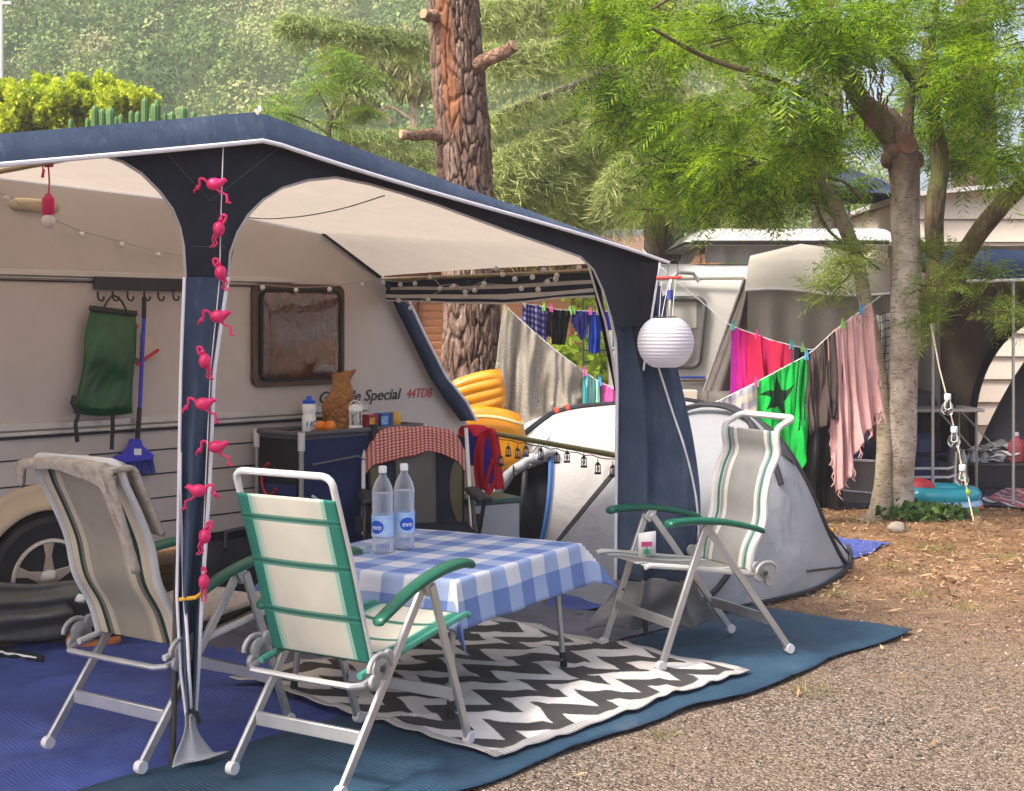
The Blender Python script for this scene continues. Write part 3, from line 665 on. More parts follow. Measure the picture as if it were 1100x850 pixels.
def chair(label, loc, rz, fab, style, hw, tube_mat, back_pts, arm, cloth_v=(0, 1), stance=.36, lean=0):
    """folding garden chair, built facing +x about the origin, then stood in place"""
    t = thing('folding_chair', label, 'chair', (0, 0, 0), 0, 'reclining aluminium camping chairs')
    W = hw+.055
    for sy in (-1, 1):
        y = sy*W
        lg = obj('leg', MB().bar((.125, y, .63), (stance, y, .025), .017, .034, (1, 0, 0)), M['alu'], t, bevel=.004)
        obj('foot', MB().lathe([(1e-4, -.014), (.022, -.014), (.024, 0), (.022, .014), (1e-4, .014)], Matrix.Translation((stance+.004, y, .022)) @ Matrix.Rotation(PI/2, 4, 'X'), 18), M['foot'], lg)
        lg = obj('leg', MB().bar((.105, y-sy*.02, .63), (-stance, y-sy*.02, .025), .017, .034, (1, 0, 0)), M['alu'], t, bevel=.004)
        obj('foot', MB().lathe([(1e-4, -.014), (.022, -.014), (.024, 0), (.022, .014), (1e-4, .014)], Matrix.Translation((-stance-.004, y-sy*.02, .022)) @ Matrix.Rotation(PI/2, 4, 'X'), 18), M['foot'], lg)
        for q in (.2, .27): obj('rivet', MB().lathe([(1e-4, 0), (.006, 0), (.006, .004), (1e-4, .006)], Matrix.Translation((lerp(stance, .125, q/.63), y-sy*.010, q)) @ Matrix.Rotation(sy*PI/2, 4, 'X'), 8), M['steel_d'], lg)
        # hinge
        hx, hz = -.195, .40
        h = MB()
        for dx, dz, r in ((0, 0, .040), (.045, .03, .027), (-.03, -.04, .027), (.02, -.01, .034)):
            h.lathe([(1e-4, -.009), (r*.9, -.009), (r, -.005), (r, .006), (r*.8, .01), (1e-4, .01)], Matrix.Translation((hx+dx, y+sy*.013, hz+dz)) @ Matrix.Rotation(PI/2, 4, 'X'), 18)
        h.tube([(hx+.06*math.cos(a)-.01, y+sy*.02, hz+.05*math.sin(a)) for a in [k*.4 for k in range(9)]], .010, 6)
        hg = obj('hinge', h, mat('hinge_grey', (.34, .335, .33), .45, .2, 20, .3, 60, metal=.3), t, bevel=.002)
        obj('bolt', MB().lathe([(1e-4, -.004), (.012, -.004), (.011, .006), (1e-4, .008)], Matrix.Translation((hx, y+sy*.022, hz)) @ Matrix.Rotation(-sy*PI/2, 4, 'X'), 10), M['steel_d'], hg)
        # armrest
        am = MB(); ap = bez(arm, 22)
        vs = []; nn = 14
        for k, (x, z) in enumerate(ap):
            f = k/22; w_ = lerp(.036, .024, f)*min(1, (.5+f*8))*min(1, .45+(1-f)*7); hh = lerp(.019, .014, f)*min(1, (.5+f*8))*min(1, .5+(1-f)*7)
            for j in range(nn):
                a = 2*PI*j/nn; ca, sa = math.cos(a), math.sin(a)
                vs.append((x, y+sy*.004+w_*math.copysign(abs(ca)**.7, ca), z+hh*math.copysign(abs(sa)**.8, sa)))
        fs = [(k*nn+j, k*nn+(j+1) % nn, (k+1)*nn+(j+1) % nn, (k+1)*nn+j) for k in range(22) for j in range(nn)]
        fs += [tuple(range(nn))[::-1], tuple(22*nn+j for j in range(nn))]
        am.add(vs, fs)
        obj('armrest', am, M['green_arm'], t)
        br = MB().bar((.13, y-sy*.01, .60), (.09, y-sy*.01, ap[9][1]-.008), .022, .045, (1, 0, 0)); obj('bracket', br, M['alu'], t, bevel=.003)
    # cross bars
    f = lambda z: lerp(stance, .125, (z-.025)/.605)
    obj('crossbar', MB().bar((f(.20), -W+.01, .20), (f(.20), W-.01, .20), .018, .045, (0, 0, 1)), M['alu'], t, bevel=.003)
    g = lambda z: -lerp(stance, -.105, (z-.025)/.605)
    obj('crossbar', MB().bar((g(.17), -W+.03, .17), (g(.17), W-.03, .17), .018, .048, (0, 0, 1)), M['alu'], t, bevel=.003)
    obj('stay_tube', MB().tube([(-.16, -W+.012, .37), (-.26, -W+.012, .352), (-.285, -W+.04, .35), (-.29, 0, .35), (-.285, W-.04, .35), (-.26, W-.012, .352), (-.16, W-.012, .37)], .0115, 8), M['alu'], t)
    # seat
    st = lambda x: lerp(.385, .475, (x+.2)/.6)
    for sy in (-1, 1): obj('seat_rail', MB().tube([(-.24, sy*(hw+.016), st(-.24)-.004), (.2, sy*(hw+.016), st(.2)), (.40, sy*(hw+.016), st(.40)-.004), (.425, sy*(hw+.016), st(.42)-.014)], .0125, 8), tube_mat if style == 'A' else M['sleeve'], t)
    obj('seat', MB().grid(lambda u, v: (lerp(.415, -.155, v), lerp(-hw-.012, hw+.012, u), st(lerp(.415, -.155, v))+.010-.028*math.sin(PI*u)**.7*math.sin(PI*min(1, v*1.05))-.02*(1-v)**10), 22, 22), fab, t, sharp=3, solid=.004)
    # back
    bp = bez(back_pts, 40)
    for sy in (-1,):
        lo = [(x, -hw-.008, z) for x, z in bp]; hi = [(x, hw+.008, z) for x, z in bp[::-1]]
        x1, z1 = bp[-1]; x0, z0 = bp[-3]; dv = Vector((x1-x0, 0, z1-z0)).normalized()
        top = [Vector((x1, -hw-.008, z1))+dv*.02*math.sin(a)*1.6+Vector((0, (1-math.cos(a))*.04, 0)) for a in (.5, 1.0, 1.5)]
        mid = [Vector((q.x, -q.y, q.z)) for q in top[::-1]]
        obj('back_frame', MB().tube([Vector(p) for p in lo]+top+mid+[Vector(p) for p in hi], .0125 if style == 'A' else .016, 9), M['alu_w'] if style == 'A' else M['sleeve'], t)
    def bk(u, v):
        k = lerp(cloth_v[0], cloth_v[1], v)*40; i = min(39, int(k)); q = k-i
        x, z = lerp(bp[i][0], bp[i+1][0], q), lerp(bp[i][1], bp[i+1][1], q)
        sagx = -.018*math.sin(PI*u)*math.sin(PI*min(1, v))
        return (x+sagx-.011*(1 if style == 'A' else 0), lerp(-hw-.014, hw+.014, u), z)
    obj('backrest', MB().grid(bk, 26, 44), fab, t, sharp=3, solid=.004)
    t.location = loc; t.rotation_euler = (0, 0, rz)
    return t, bk
back_straight = [(-.165, .405), (-.215, .56), (-.27, .74), (-.325, .90), (-.37, 1.03)]
back_wave = [(-.16, .40), (-.175, .50), (-.235, .62), (-.245, .75), (-.275, .86), (-.315, .94), (-.31, 1.01), (-.32, 1.065), (-.385, 1.10)]
arm1 = [(.37, .668), (.30, .682), (.16, .672), (.0, .635), (-.16, .57), (-.2, .55)]
arm2 = [(.34, .655), (.28, .664), (.14, .662), (.0, .645), (-.14, .612), (-.2, .592)]
c1, _ = chair('white and green banded folding chair seen from behind in front of the table, nearest', (-.575, 4.95, .042), math.atan2(.85, .53), M['fab_band'], 'A', .205, mat('green_tube', (.05, .25, .18), .4, .1, 8), back_straight, arm1, (0.0, .885))
c2, bk2 = chair('tan striped folding chair with a grey towel over its top beside the awning leg', (-1.305, 5.245, .035), math.atan2(.83, .56), M['fab_tan'], 'B', .218, M['alu_w'], [(-.15, .40), (-.19, .52), (-.26, .64), (-.295, .78), (-.35, .90), (-.405, 1.0), (-.43, 1.06)], arm1)
c3, _ = chair('grey folding chair with green striped edges facing the table beside the navy curtain', (.885, 6.58, .045), math.atan2(-.44, -.90), M['fab_grey'], 'B', .205, M['alu_w'], back_wave, arm2, (0, .84))
tg = MB(); R3 = Matrix.Rotation(c3.rotation_euler.z, 4, 'Z'); 
q0 = P(698, 573, 6.60)
tg.grid(lambda u, v: q0+Vector((lerp(-.055, .03, u), .01*u, -.115*v+lerp(.0, .01, u))), 2, 2); o_ = obj('price_tag', tg, mat('tag_paper', (.75, .73, .72), .7), c3, solid=.002)
tg = MB().grid(lambda u, v: q0+Vector((lerp(-.042, .012, u), -.006+.01*u, -.115*lerp(.35, .55, v))), 1, 1); obj('tag_print', tg, mat('tag_pink', (.55, .06, .2), .7), o_)
st_ = [q0+Vector((-.014+.026*math.cos(a)*(1 if k % 2 else .45), -.006, -.088+.024*math.sin(a)*(1 if k % 2 else .45))) for k, a in enumerate([PI*j/6 for j in range(12)])]
obj('tag_print', MB().add(st_, [tuple(range(12))]), mat('tag_green', (.02, .25, .14), .7), o_)
# towel over the striped chair
def towel(u, v):
    R = Matrix.Translation(c2.location) @ Matrix.Rotation(c2.rotation_euler.z, 4, 'Z')
    y = lerp(-.25, .265, u)
    back = .085+.02*math.sin(u*5+1)+.02*nz(u*5, 0, 3)+.30*smooth(.90, .935, 1-u)+.05*smooth(.9, 1, u)
    L = lerp(-.30, back, v)          # arc length over the top, front side negative
    edge = smooth(.72, 1, abs(2*u-1)); L *= 1
    ztop = 1.093-.025*abs(2*u-1)**2+.006*nz(u*4, v*3, 1)
    a = max(-1, min(1, L/.035)); x = -.432-.046*a; z = ztop-max(0, abs(L)-.035)*(.95 if L < 0 else 1.0)
    if L > .035: x += (L-.035)*.36-.020+.010*nz(u*4, v*2, 4)
    if L < -.035: x += (abs(L)-.035)*.50
    return R @ Vector((x, y*(1+.0*edge), z))
nt = NT('terry'); nt.bump(nt.math('ADD', nt.noise(380, 2), nt.math('MULTIPLY', nt.noise(14, 4), 1.2)), .8, .01)
M['terry'] = nt.fin(nt.ramp(nt.noise(40, 4), [(.3, (.42, .355, .285)), (.7, (.66, .585, .49))]), .95, 0, .1)
single('towel', MB().grid(towel, 34, 44), M['terry'], 'thick greyish towel draped over the top of the tan striped chair', 'towel', solid=.018, sharp=3)
# towel hanging in the seat of the same chair (seen beside the leg)
def seatcloth(u, v):
    R = Matrix.Translation(c2.location) @ Matrix.Rotation(c2.rotation_euler.z, 4, 'Z')
    return R @ Vector((lerp(-.14, .43, u), lerp(-.21, .21, v), .462+.05*u-.018*math.sin(PI*v)+.012*nz(u*5, v*5, 3)-.20*smooth(.88, 1, u)))
single('towel', MB().grid(seatcloth, 24, 20), M['terry'], 'thick greyish towel lying on the seat of the tan striped chair', 'towel', solid=.014, sharp=3)

# ================================================================ TABLE
TZ = .60
tN, tR, tF = P(487, 627, 5.32), P(622, 586, 6.25), None
ctr = Vector((-.345, 6.04, 0)); ex = Vector((.54, .93, 0)).normalized(); ey = Vector((-.86, .50, 0)).normalized()
LX, LY = .535, .455
def TB(a, b_, z): return ctr+ex*a+ey*b_+Vector((0, 0, z))
table = thing('camping_table', 'low folding camping table under the blue checked cloth', 'table', ctr)
b = MB(); vs = [TB(x, y, z) for z in (TZ-.03, TZ) for x, y in ((-LX, -LY), (LX, -LY), (LX, LY), (-LX, LY))]
b.add(vs, [(3,2,1,0),(4,5,6,7),(0,1,5,4),(1,2,6,5),(2,3,7,6),(3,0,4,7)]); obj('tabletop', b, mat('table_top', (.45, .44, .42), .5), table, bevel=.005)
for sx, sy in ((-1, -1), (1, -1), (1, 1), (-1, 1)):
    tp, bt = TB(sx*(LX-.11), sy*(LY-.08), TZ-.03), TB(sx*(LX-.06), sy*(LY-.06), .05)
    lg = obj('leg', MB().tube([tp, bt], .0125, 10), mat('table_leg', (.42, .43, .44), .35, .1, 10, metal=.7), table)
    obj('rubber_foot', MB().lathe([(.016, -.02), (.017, .0), (.015, .035)], Matrix.Translation(bt), 12), M['rubber'], lg)
    obj('clamp', MB().lathe([(.017, 0), (.017, .03)], Matrix.Translation(bt.lerp(tp, .07)), 10), M['black'], lg)
M['gingham_b'] = gingham('checked_cloth', 6.5, 6.0, (.70, .72, .78), (.34, .44, .68), (.15, .235, .52), .12, .45, 14)
ov = .195
def tcloth(u, v):
    x, y = lerp(-LX-ov, LX+ov, u), lerp(-LY-ov, LY+ov, v)
    dx, dy = max(0, abs(x)-LX-.004), max(0, abs(y)-LY-.004); sx, sy = math.copysign(1, x), math.copysign(1, y)
    cx, cy = (min(abs(x), LX+.004))*sx, (min(abs(y), LY+.004))*sy
    drop = math.hypot(dx, dy) if dx and dy else dx+dy
    z = TZ+.006+.003*nz(x*6, y*6, 1)-drop*(.97 if not (dx and dy) else .95)
    ox, oy = dx*.16+.02*nz(y*4, x*2, 3)*min(1, dx*12), dy*.16+.02*nz(x*4, y*2, 8)*min(1, dy*12)
    if dx and dy:
        m_ = min(dx, dy); ox += m_*.50; oy += m_*.50
    if x > 0 and y < 0 and dx and dy: oy *= .9; z += m_*.12; ox += m_*.25
    rnd = .012
    return TB(cx+sx*ox, cy+sy*oy, z)
single('tablecloth', MB().grid(tcloth, 90, 80), M['gingham_b'], 'blue and white checked tablecloth draped over the low camping table', 'tablecloth', sharp=3, solid=.002)
# bottles
def clear(name, col, opac, rough=.12):
    n = NT(name); lw = n.n('ShaderNodeLayerWeight'); lw.inputs[0].default_value = .35
    tr = n.n('ShaderNodeBsdfTransparent'); tr.inputs[0].default_value = (.97, .98, 1, 1); mx = n.n('ShaderNodeMixShader')
    n.fin(col, rough, 0, .6); n.bump(n.noise(60, 3), .3, .004)
    n.put(mx.inputs[0], n.math('MULTIPLY_ADD', lw.outputs[1], .75, opac)); n.t.links.new(tr.outputs[0], mx.inputs[1]); n.t.links.new(n.b.outputs[0], mx.inputs[2]); n.t.links.new(mx.outputs[0], n.out.inputs[0]); return n.m
M['pet'] = clear('clear_plastic', (.80, .84, .90), .08, .08); M['water'] = clear('water', (.62, .72, .85), .13, .1)
M['cap_w'] = mat('bottle_cap', (.78, .78, .78), .4, .03)
n_ = NT('bottle_label'); z_ = n_.xyz()[2]
M['blabel'] = n_.fin(n_.ramp(n_.noise(14, 3), [(.35, (.55, .68, .85)), (.6, (.30, .52, .82))]), .4, 0, .4)
M['lab_blue'] = mat('label_blue', (.012, .09, .55), .4, .05)
M['lab_white'] = mat('label_white', (.8, .8, .8), .5, .02)
def bottle(px, py, d, label, turn, off):
    base = P(px, py, d); base.z = TZ+.011
    t = thing('water_bottle', label, 'bottle', base, 0, 'water bottles on the checked table')
    T = Matrix.Translation(base); sc = 1.1
    prof = [(1e-4, .004), (.034, 0), (.041, .006), (.043, .02), (.0405, .03), (.043, .04), (.043, .045), (.0415, .052), (.043, .06), (.043, .155), (.040, .165), (.043, .178), (.0405, .186), (.043, .194), (.0405, .202), (.043, .210), (.0405, .217), (.043, .224), (.042, .24), (.036, .265), (.024, .290), (.0155, .302), (.014, .318)]
    obj('bottle_body', MB().lathe([(r*sc*1.0, z*sc) for r, z in prof], T, 28), M['pet'], t, sharp=1.2)
    obj('water', MB().lathe([(1e-4, .008)]+[(.0385*sc, z*sc) for z in (.008, .06, .12, .19, .235)]+[(1e-4, .235*sc)], T, 24), M['water'], t)
    obj('cap', MB().lathe([(.0155*sc, .315*sc), (.0165*sc, .318*sc), (.0165*sc, .338*sc), (.014*sc, .342*sc), (1e-4, .342*sc)], T, 18), M['cap_w'], t)
    r = .0442*sc
    lb = obj('label', MB().grid(lambda u, v: base+Vector((r*math.cos(u*2*PI), r*math.sin(u*2*PI), sc*lerp(.066, .150, v))), 36, 3), M['blabel'], t)
    a0 = math.radians(turn)
    def wrap(x, z, e): return base+Vector(((r+e)*math.cos(a0+x/r), (r+e)*math.sin(a0+x/r), z))
    el = MB().grid(lambda u, v: wrap(.033*v*math.cos(2*PI*u), sc*.104+.029*v*math.sin(2*PI*u), .0012), 28, 6); obj('emblem', el, M['lab_blue'], lb)
    vs, fs = textmesh('evo', .034, .1, 0, True); w_ = max(q.x for q in vs)
    obj('lettering', MB().add([wrap((q.x-w_/2)*.95, sc*.104-.011+q.y, .0022) for q in vs], fs), M['lab_white'], lb, smooth=False)
bottle(411, 594, 6.0, 'clear water bottle with blue label on the checked table, the left one of two', -118, 0)
bottle(434, 590, 6.10, 'clear water bottle with blue label on the checked table, the right one of two', -68, 0)

# ================================================================ CABINET by the caravan wall, and what stands on it
ct0, ct1, cs0, cs1, cz = 1.95, 2.88, 1.78, 2.18, 1.0
cab = thing('camp_cupboard', 'navy fabric camping cupboard with aluminium frame against the caravan wall', 'cupboard', A((ct0+ct1)/2, (cs0+cs1)/2))
M['cabinet'] = cloth('cabinet_cloth', (.018, .030, .095), .25, .75, 600, .02, 8, .5)
M['frame_g'] = mat('frame_grey', (.33, .32, .30), .4, .12, 9, metal=.5)
for t_ in (ct0, ct1):
    for s_ in (cs0, cs1): 
        pst = obj('post', MB().tube([A(t_, s_, .02), A(t_, s_, cz)], .014, 10), M['frame_g'], cab)
        obj('corner_joint', MB().tube([A(t_, s_, cz-.09), A(t_, s_, cz+.012)], .02, 10), M['foot'], pst)
b = MB()
for p, q in (((ct0, cs0), (ct1, cs0)), ((ct0, cs1), (ct1, cs1)), ((ct0, cs0), (ct0, cs1)), ((ct1, cs0), (ct1, cs1))): b.tube([A(*p, cz), A(*q, cz)], .015, 10)
obj('top_rail', b, mat('rim_cloth', (.09, .09, .10), .7, .2, 9), cab)
b = MB(); b.tbox(ct0+.01, ct1-.01, cs0+.01, cs1-.01, cz-.03, cz-.012); obj('top_board', b, mat('cabinet_top', (.12, .12, .14), .6), cab)
obj('front_panel', MB().grid(lambda u, v: A(lerp(ct0+.012, ct1-.012, u), cs0+.004+.012*nz(u*5, v*5, 1), lerp(cz-.03, .1, v)), 30, 30), M['cabinet'], cab, sharp=3)
obj('side_panel', MB().grid(lambda u, v: A(ct0+.004+.010*nz(u*4, v*5, 2), lerp(cs0+.012, cs1-.012, u), lerp(cz-.03, .1, v)), 14, 24), M['blackcloth'], cab, sharp=3)
obj('side_pocket', MB().grid(lambda u, v: A(ct0-.012-.03*math.sin(PI*u)*(1-v), lerp(cs0+.03, cs1-.03, u), lerp(.72, .35, v)), 12, 10), M['cabinet'], cab, sharp=3)
b = MB().tube([A(ct0+.07, cs0-.012, .83), A(ct0+.40, cs0-.012, .855), A(ct0+.47, cs0-.012, .82), A(ct0+.49, cs0-.012, .3)], .006, 6); obj('zip', b, mat('zip_grey', (.13, .13, .15), .6), cab)
obj('zip_pull', MB().tube([A(ct0+.06, cs0-.018, .66), A(ct0+.10, cs0-.03, .63)], .008, 6), M['foot'], cab)
obj('buckle', MB().tbox(ct0+.50, ct0+.54, cs0-.028, cs0+.01, .93, cz+.03), M['black'], cab, bevel=.004)
obj('cable', MB().tube([A(ct0-.05, cs0+.22+.07*math.sin(a), .74+.09*math.cos(a)) for a in [k*.35 for k in range(13)]], .008, 6), mat('red_cable', (.42, .02, .02), .5), cab)
TOP = cz-.010
def onc(px, s=2.0): t_ = tpx(px, s); return A(t_, s, TOP)
p = onc(332); T = Matrix.Translation(p); k = 1.12
t = thing('sports_bottle', 'white squeeze bottle with blue band at the left end of the navy cupboard top', 'bottle', p)
obj('bottle_body', MB().lathe([(r*k, z*k) for r, z in ((1e-4, 0), (.033, 0), (.036, .006), (.036, .075), (.032, .088), (.032, .096), (.036, .11), (.036, .135), (.030, .148))], T, 20), M['lab_white'], t)
obj('cap', MB().lathe([(r*k, z*k) for r, z in ((.033, .146), (.034, .150), (.034, .160), (.02, .166), (.014, .17), (.013, .185), (1e-4, .186))], T, 20), M['lab_blue'], t)
vs, fs = textmesh('HD', .05, .1, 0, True)
obj('lettering', MB().add([p+Vector((.0408*math.cos(-1.9+q.x/.041), .0408*math.sin(-1.9+q.x/.041), .03+q.y)) for q in vs], fs), M['lab_blue'], t, smooth=False)
# paper bag
p = onc(362, 2.06)
def bag(u, v):
    a = 2*PI*u; c, s = math.cos(a), math.sin(a)
    ex_ = lerp(5, 2, smooth(.45, .75, v)); sq = (abs(c)**ex_+abs(s)**ex_)**(-1/ex_)
    z = .34*v
    r = interp(v, ((0, .088), (.35, .088), (.62, .066), (.78, .054), (1, .062)))*(1+(.28*nz(c*1.6+3, s*1.6, v*4)+.12*nz(c*4, s*4, v*9))*(1-.6*v))
    fl = interp(v, ((0, .75), (.55, .7), (1, .42)))
    return p+Vector((c*sq*r*1.05+.045*v*v+.02*nz(0, v*4, 1), s*sq*r*fl, z+.012*c*v**3+.008*nz(c*2, s*2, 7)*v))
np_ = NT('kraft'); np_.bump(np_.math('ADD', np_.voro(26, 'DISTANCE_TO_EDGE'), np_.noise(30, 4)), 1.0, .02)
single('paper_bag', MB().grid(bag, 40, 34), np_.fin(np_.ramp(np_.noise(9, 5), [(.3, (.24, .105, .035)), (.7, (.42, .20, .075))]), .8, 0, .2), 'crumpled brown paper bag on the navy cupboard', 'paper bag', sharp=.5)
# plate of oranges
p = onc(350, 1.86)
single('plate', MB().lathe([(1e-4, 0), (.05, 0), (.082, .014), (.085, .018), (.05, .006), (1e-4, .006)], Matrix.Translation(p), 28), mat('plate', (.10, .055, .02), .4), 'flat dark plate holding oranges on the navy cupboard', 'plate')
for i, (dx, dy, lb) in enumerate(((-.03, -.01, 'small orange on the plate beside the white squeeze bottle'), (.025, -.03, 'small orange at the front of the plate in front of the paper bag'), (.02, .035, 'small orange at the back of the plate against the paper bag'))):
    b = MB().ball(p+Vector((dx, dy, .04)), (.034, .034, .031), 18, 12)
    single('orange', b, mat('orange_peel', (.72, .20, .012), .45, .12, 12, .3, 300), lb, 'orange', 'oranges on the plate')
# lantern
p = onc(382, 1.90); T = Matrix.Translation(p)
t = thing('camping_lantern', 'small white camping lantern beside the paper bag on the navy cupboard', 'lantern', p)
obj('base', MB().lathe([(1e-4, 0), (.042, 0), (.042, .022), (.034, .03), (1e-4, .03)], T, 20), M['lab_white'], t)
obj('globe', MB().lathe([(.031, .03), (.031, .115)], T, 20), glassy('lantern_glass', (.95, .97, .95), .1, 1.15), t)
obj('lamp', MB().lathe([(1e-4, .03), (.01, .03), (.012, .09), (1e-4, .1)], T, 10), M['cap_w'], t)
obj('roof', MB().lathe([(.040, .112), (.040, .125), (.03, .145), (.012, .152), (1e-4, .152)], T, 20), M['lab_white'], t)
b = MB()
for a in range(4): b.tube([p+Vector((.036*math.cos(a*PI/2+.6), .036*math.sin(a*PI/2+.6), .025)), p+Vector((.036*math.cos(a*PI/2+.6), .036*math.sin(a*PI/2+.6), .118))], .004, 6)
obj('cage', b, M['lab_white'], t)
obj('handle', MB().tube([p+Vector((.04*math.cos(a), 0, .12+.055*math.sin(a))) for a in [PI*k/12 for k in range(13)]], .003, 5), M['lab_white'], t)
# boxes and jar
def tinybox(px, s, wt, ht, cm, label, name, cat, cm2=None, dp=.06):
    t_ = tpx(px, s); o = thing(name, label, cat, A(t_, s, TOP)); b = MB(); b.tbox(t_-wt/2, t_+wt/2, s-dp/2, s+dp/2, TOP, TOP+ht); obj('carton', b, cm, o, bevel=.002)
    if cm2: b = MB(); b.tbox(t_-wt*.45, t_+wt*.1, s-dp/2-.0015, s-dp/2+.001, TOP+ht*.2, TOP+ht*.8); obj('label', b, cm2, o)
tinybox(398, 1.95, .075, .082, mat('box_red', (.35, .03, .05), .5, .5, 40), 'red and yellow packet beside the white lantern', 'food_packet', 'packet', mat('box_yel', (.65, .35, .04), .5, .4, 40))
tinybox(412, 1.98, .10, .085, mat('box_blue', (.03, .08, .32), .5, .7, 40), 'blue packet between the red packet and the yellow jar', 'food_packet', 'packet', mat('box_lb', (.25, .45, .7), .5, .4, 40))
p = onc(425, 1.96); t = thing('honey_jar', 'small jar of yellow mustard at the right end of the navy cupboard', 'jar', p)
obj('jar', MB().lathe([(1e-4, 0), (.030, 0), (.033, .01), (.033, .065), (.028, .075)], Matrix.Translation(p), 18), mat('honey', (.62, .33, .02), .2, .1, 9, coat=.5), t)
obj('lid', MB().lathe([(.03, .074), (.03, .09), (1e-4, .09)], Matrix.Translation(p), 18), mat('lid_gold', (.6, .42, .1), .35), t)

# ---------------------------------------------------------------- camp chair with the checked shirt
cp = Vector((-.50, 7.62, .02)); face = math.atan2(-.86, .15)
t = thing('camp_armchair', 'dark padded camping armchair with grey panels behind the table, shirt over its back', 'armchair', (0, 0, 0))
M['pad'] = cloth('pad_navy', (.018, .022, .038), .2, .8, 500, 0, 9, .5); M['pad_g'] = cloth('pad_grey', (.11, .105, .10), .15, .8, 500, 0, 9, .5)
def bkp(y, v, e=0): z = lerp(.42, .97-.05*(abs(y)/.29)**3, v); return Vector((-.22-.16*v-.05*(1-(y/.29)**2)+e, y*lerp(.92, 1.0, v), z))
obj('backrest', MB().grid(lambda u, v: bkp(lerp(-.29, .29, u), v), 24, 20), M['pad'], t, sharp=3, solid=.03)
obj('back_panel', MB().grid(lambda u, v: bkp(lerp(-.12, .12, u)+.0, lerp(.02, .86, v), .026), 12, 14), M['pad_g'], t, sharp=3, solid=.008)
for sy in (-1, 1): obj('side_panel', MB().grid(lambda u, v: bkp(sy*lerp(.20+.05*(2*v-1)**2, .275, u), lerp(.05, .8, v), .026), 6, 14), cloth('pad_olive', (.13, .12, .075), .15), t, sharp=3, solid=.006)
obj('seat', MB().grid(lambda u, v: (lerp(.28, -.22, v), lerp(-.28, .28, u), .44-.05*math.sin(PI*u)*math.sin(PI*v)), 14, 14), M['pad'], t, sharp=3, solid=.03)
for sy in (-1, 1):
    obj('leg', MB().tube([(.30, sy*.31, 0), (-.22, sy*.31, .60)], .012, 8), M['steel_d'], t); obj('leg', MB().tube([(-.32, sy*.31, 0), (.25, sy*.31, .62)], .012, 8), M['steel_d'], t)
    obj('back_post', MB().tube([(-.20, sy*.31, .40), (-.38, sy*.30, .98)], .012, 8), M['alu_w'], t)
    obj('armrest', MB().grid(lambda u, v: (lerp(.28, -.22, u), sy*.31+lerp(-.04, .04, v), .635+.01*math.sin(PI*v)), 10, 4), M['black'], t, solid=.025)
    obj('clip', MB().box((-.2, sy*.335, .46), (.06, .05, .08)), M['black'], t, bevel=.006)
t.location = cp; t.rotation_euler = (0, 0, face)
RC = Matrix.Translation(cp) @ Matrix.Rotation(face, 4, 'Z')
M['gingham_r'] = gingham('red_check', 26, 17, (.70, .62, .56), (.58, .17, .13), (.48, .035, .035), .1)
def shirt(u, v):
    y = lerp(-.31, .31, u); sl = smooth(.66, 1, abs(2*u-1))
    w = lerp(-.185-.02*math.sin(u*7)-.012*nz(u*4, 0, 2)+.05*sl, .09, v)
    base = bkp(y, 1.0); a = max(-1, min(1, w/.03))
    z = base.z+.020-.10*sl**1.5+.006*nz(u*9, v*6, 3)-max(0, abs(w)-.03)-.012*abs(a); x = base.x-a*.032+(.0 if w > 0 else abs(w)*.26+.006+.010*math.sin(u*17)*min(1, abs(w)*9))
    return RC @ Vector((x, y, z))
single('checked_shirt', MB().grid(shirt, 60, 26), M['gingham_r'], 'red and white checked shirt draped over the dark camping armchair', 'shirt', sharp=3, solid=.005)
# ================================================================ THINGS HUNG ON THE CARAVAN AND THE AWNING
SW = S0-.02
t0, z1 = WP(101, 297, SW); t1, _ = WP(230, 297, SW); _, z0 = WP(150, 313, SW)
hr = thing('hook_rail', 'black fabric rail with hooks along the caravan wall', 'hook rail', AW(150, 320, SW))
b = MB(); b.tbox(t0, t1, SW-.012, SW+.006, z0+.005, z1); obj('strip', b, mat('rail_black', (.03, .03, .032), .6, .2, 9), hr, bevel=.003)
for px in (105, 121, 137, 155, 170, 186, 203):
    a = AW(px, 313, SW-.02); b = MB().tube([a, a+Vector((0, 0, -.03)), a+U*.008+Vector((0, 0, -.045)), a+U*.026+Vector((0, 0, -.05)), a+U*.036+Vector((0, 0, -.037)), a+U*.034+Vector((0, 0, -.026))], .0055, 6)
    obj('hook', b, M['black'], hr)
# green dry bag
gb = thing('dry_bag', 'dark green roll-top bag hanging from a hook on the caravan wall', 'bag', AW(112, 440, S0-.08))
def bagp(side):
    def f(u, v):
        xl = lerp(97, 80, v)-1.5*math.sin(v*8); xr = lerp(146, 143, v)+1.5*math.sin(v*6)
        y = lerp(333, 444, v)+lerp(0, 4, u)*(1-v)+3*math.sin(PI*u)*v
        k = (4*u*(1-u))**.5*smooth(0, .35, v)*(1-smooth(.93, 1, v)*.6)
        return AW(lerp(xl, xr, u), y, S0-.055+side*(-.055*k)-.028*nz(u*3, v*3.5, side)*k-.02*abs(nz(u*5+v*4, v*3, 8))*k)
    return f
gm = NT('green_pvc'); gm.bump(gm.noise(9, 4), .3, .02)
gm = gm.fin(gm.ramp(gm.noise(6, 5), [(.3, (.006, .045, .012)), (.7, (.012, .10, .026))]), .42, 0, .5)
obj('bag_body', MB().grid(bagp(1), 30, 40).grid(bagp(-.6), 20, 26), gm, gb, sharp=.5)
b = MB().bar(AW(96, 331, S0-.06), AW(147, 337, S0-.06), .016, .028); obj('roll_top', b, M['black'], gb, bevel=.004)
obj('carry_loop', MB().tube([AW(111, 332, S0-.07), AW(115, 324, S0-.07), AW(121, 317, S0-.06), AW(127, 320, S0-.07), AW(131, 324, S0-.07), AW(137, 336, S0-.07)], .006, 6), M['black'], gb)
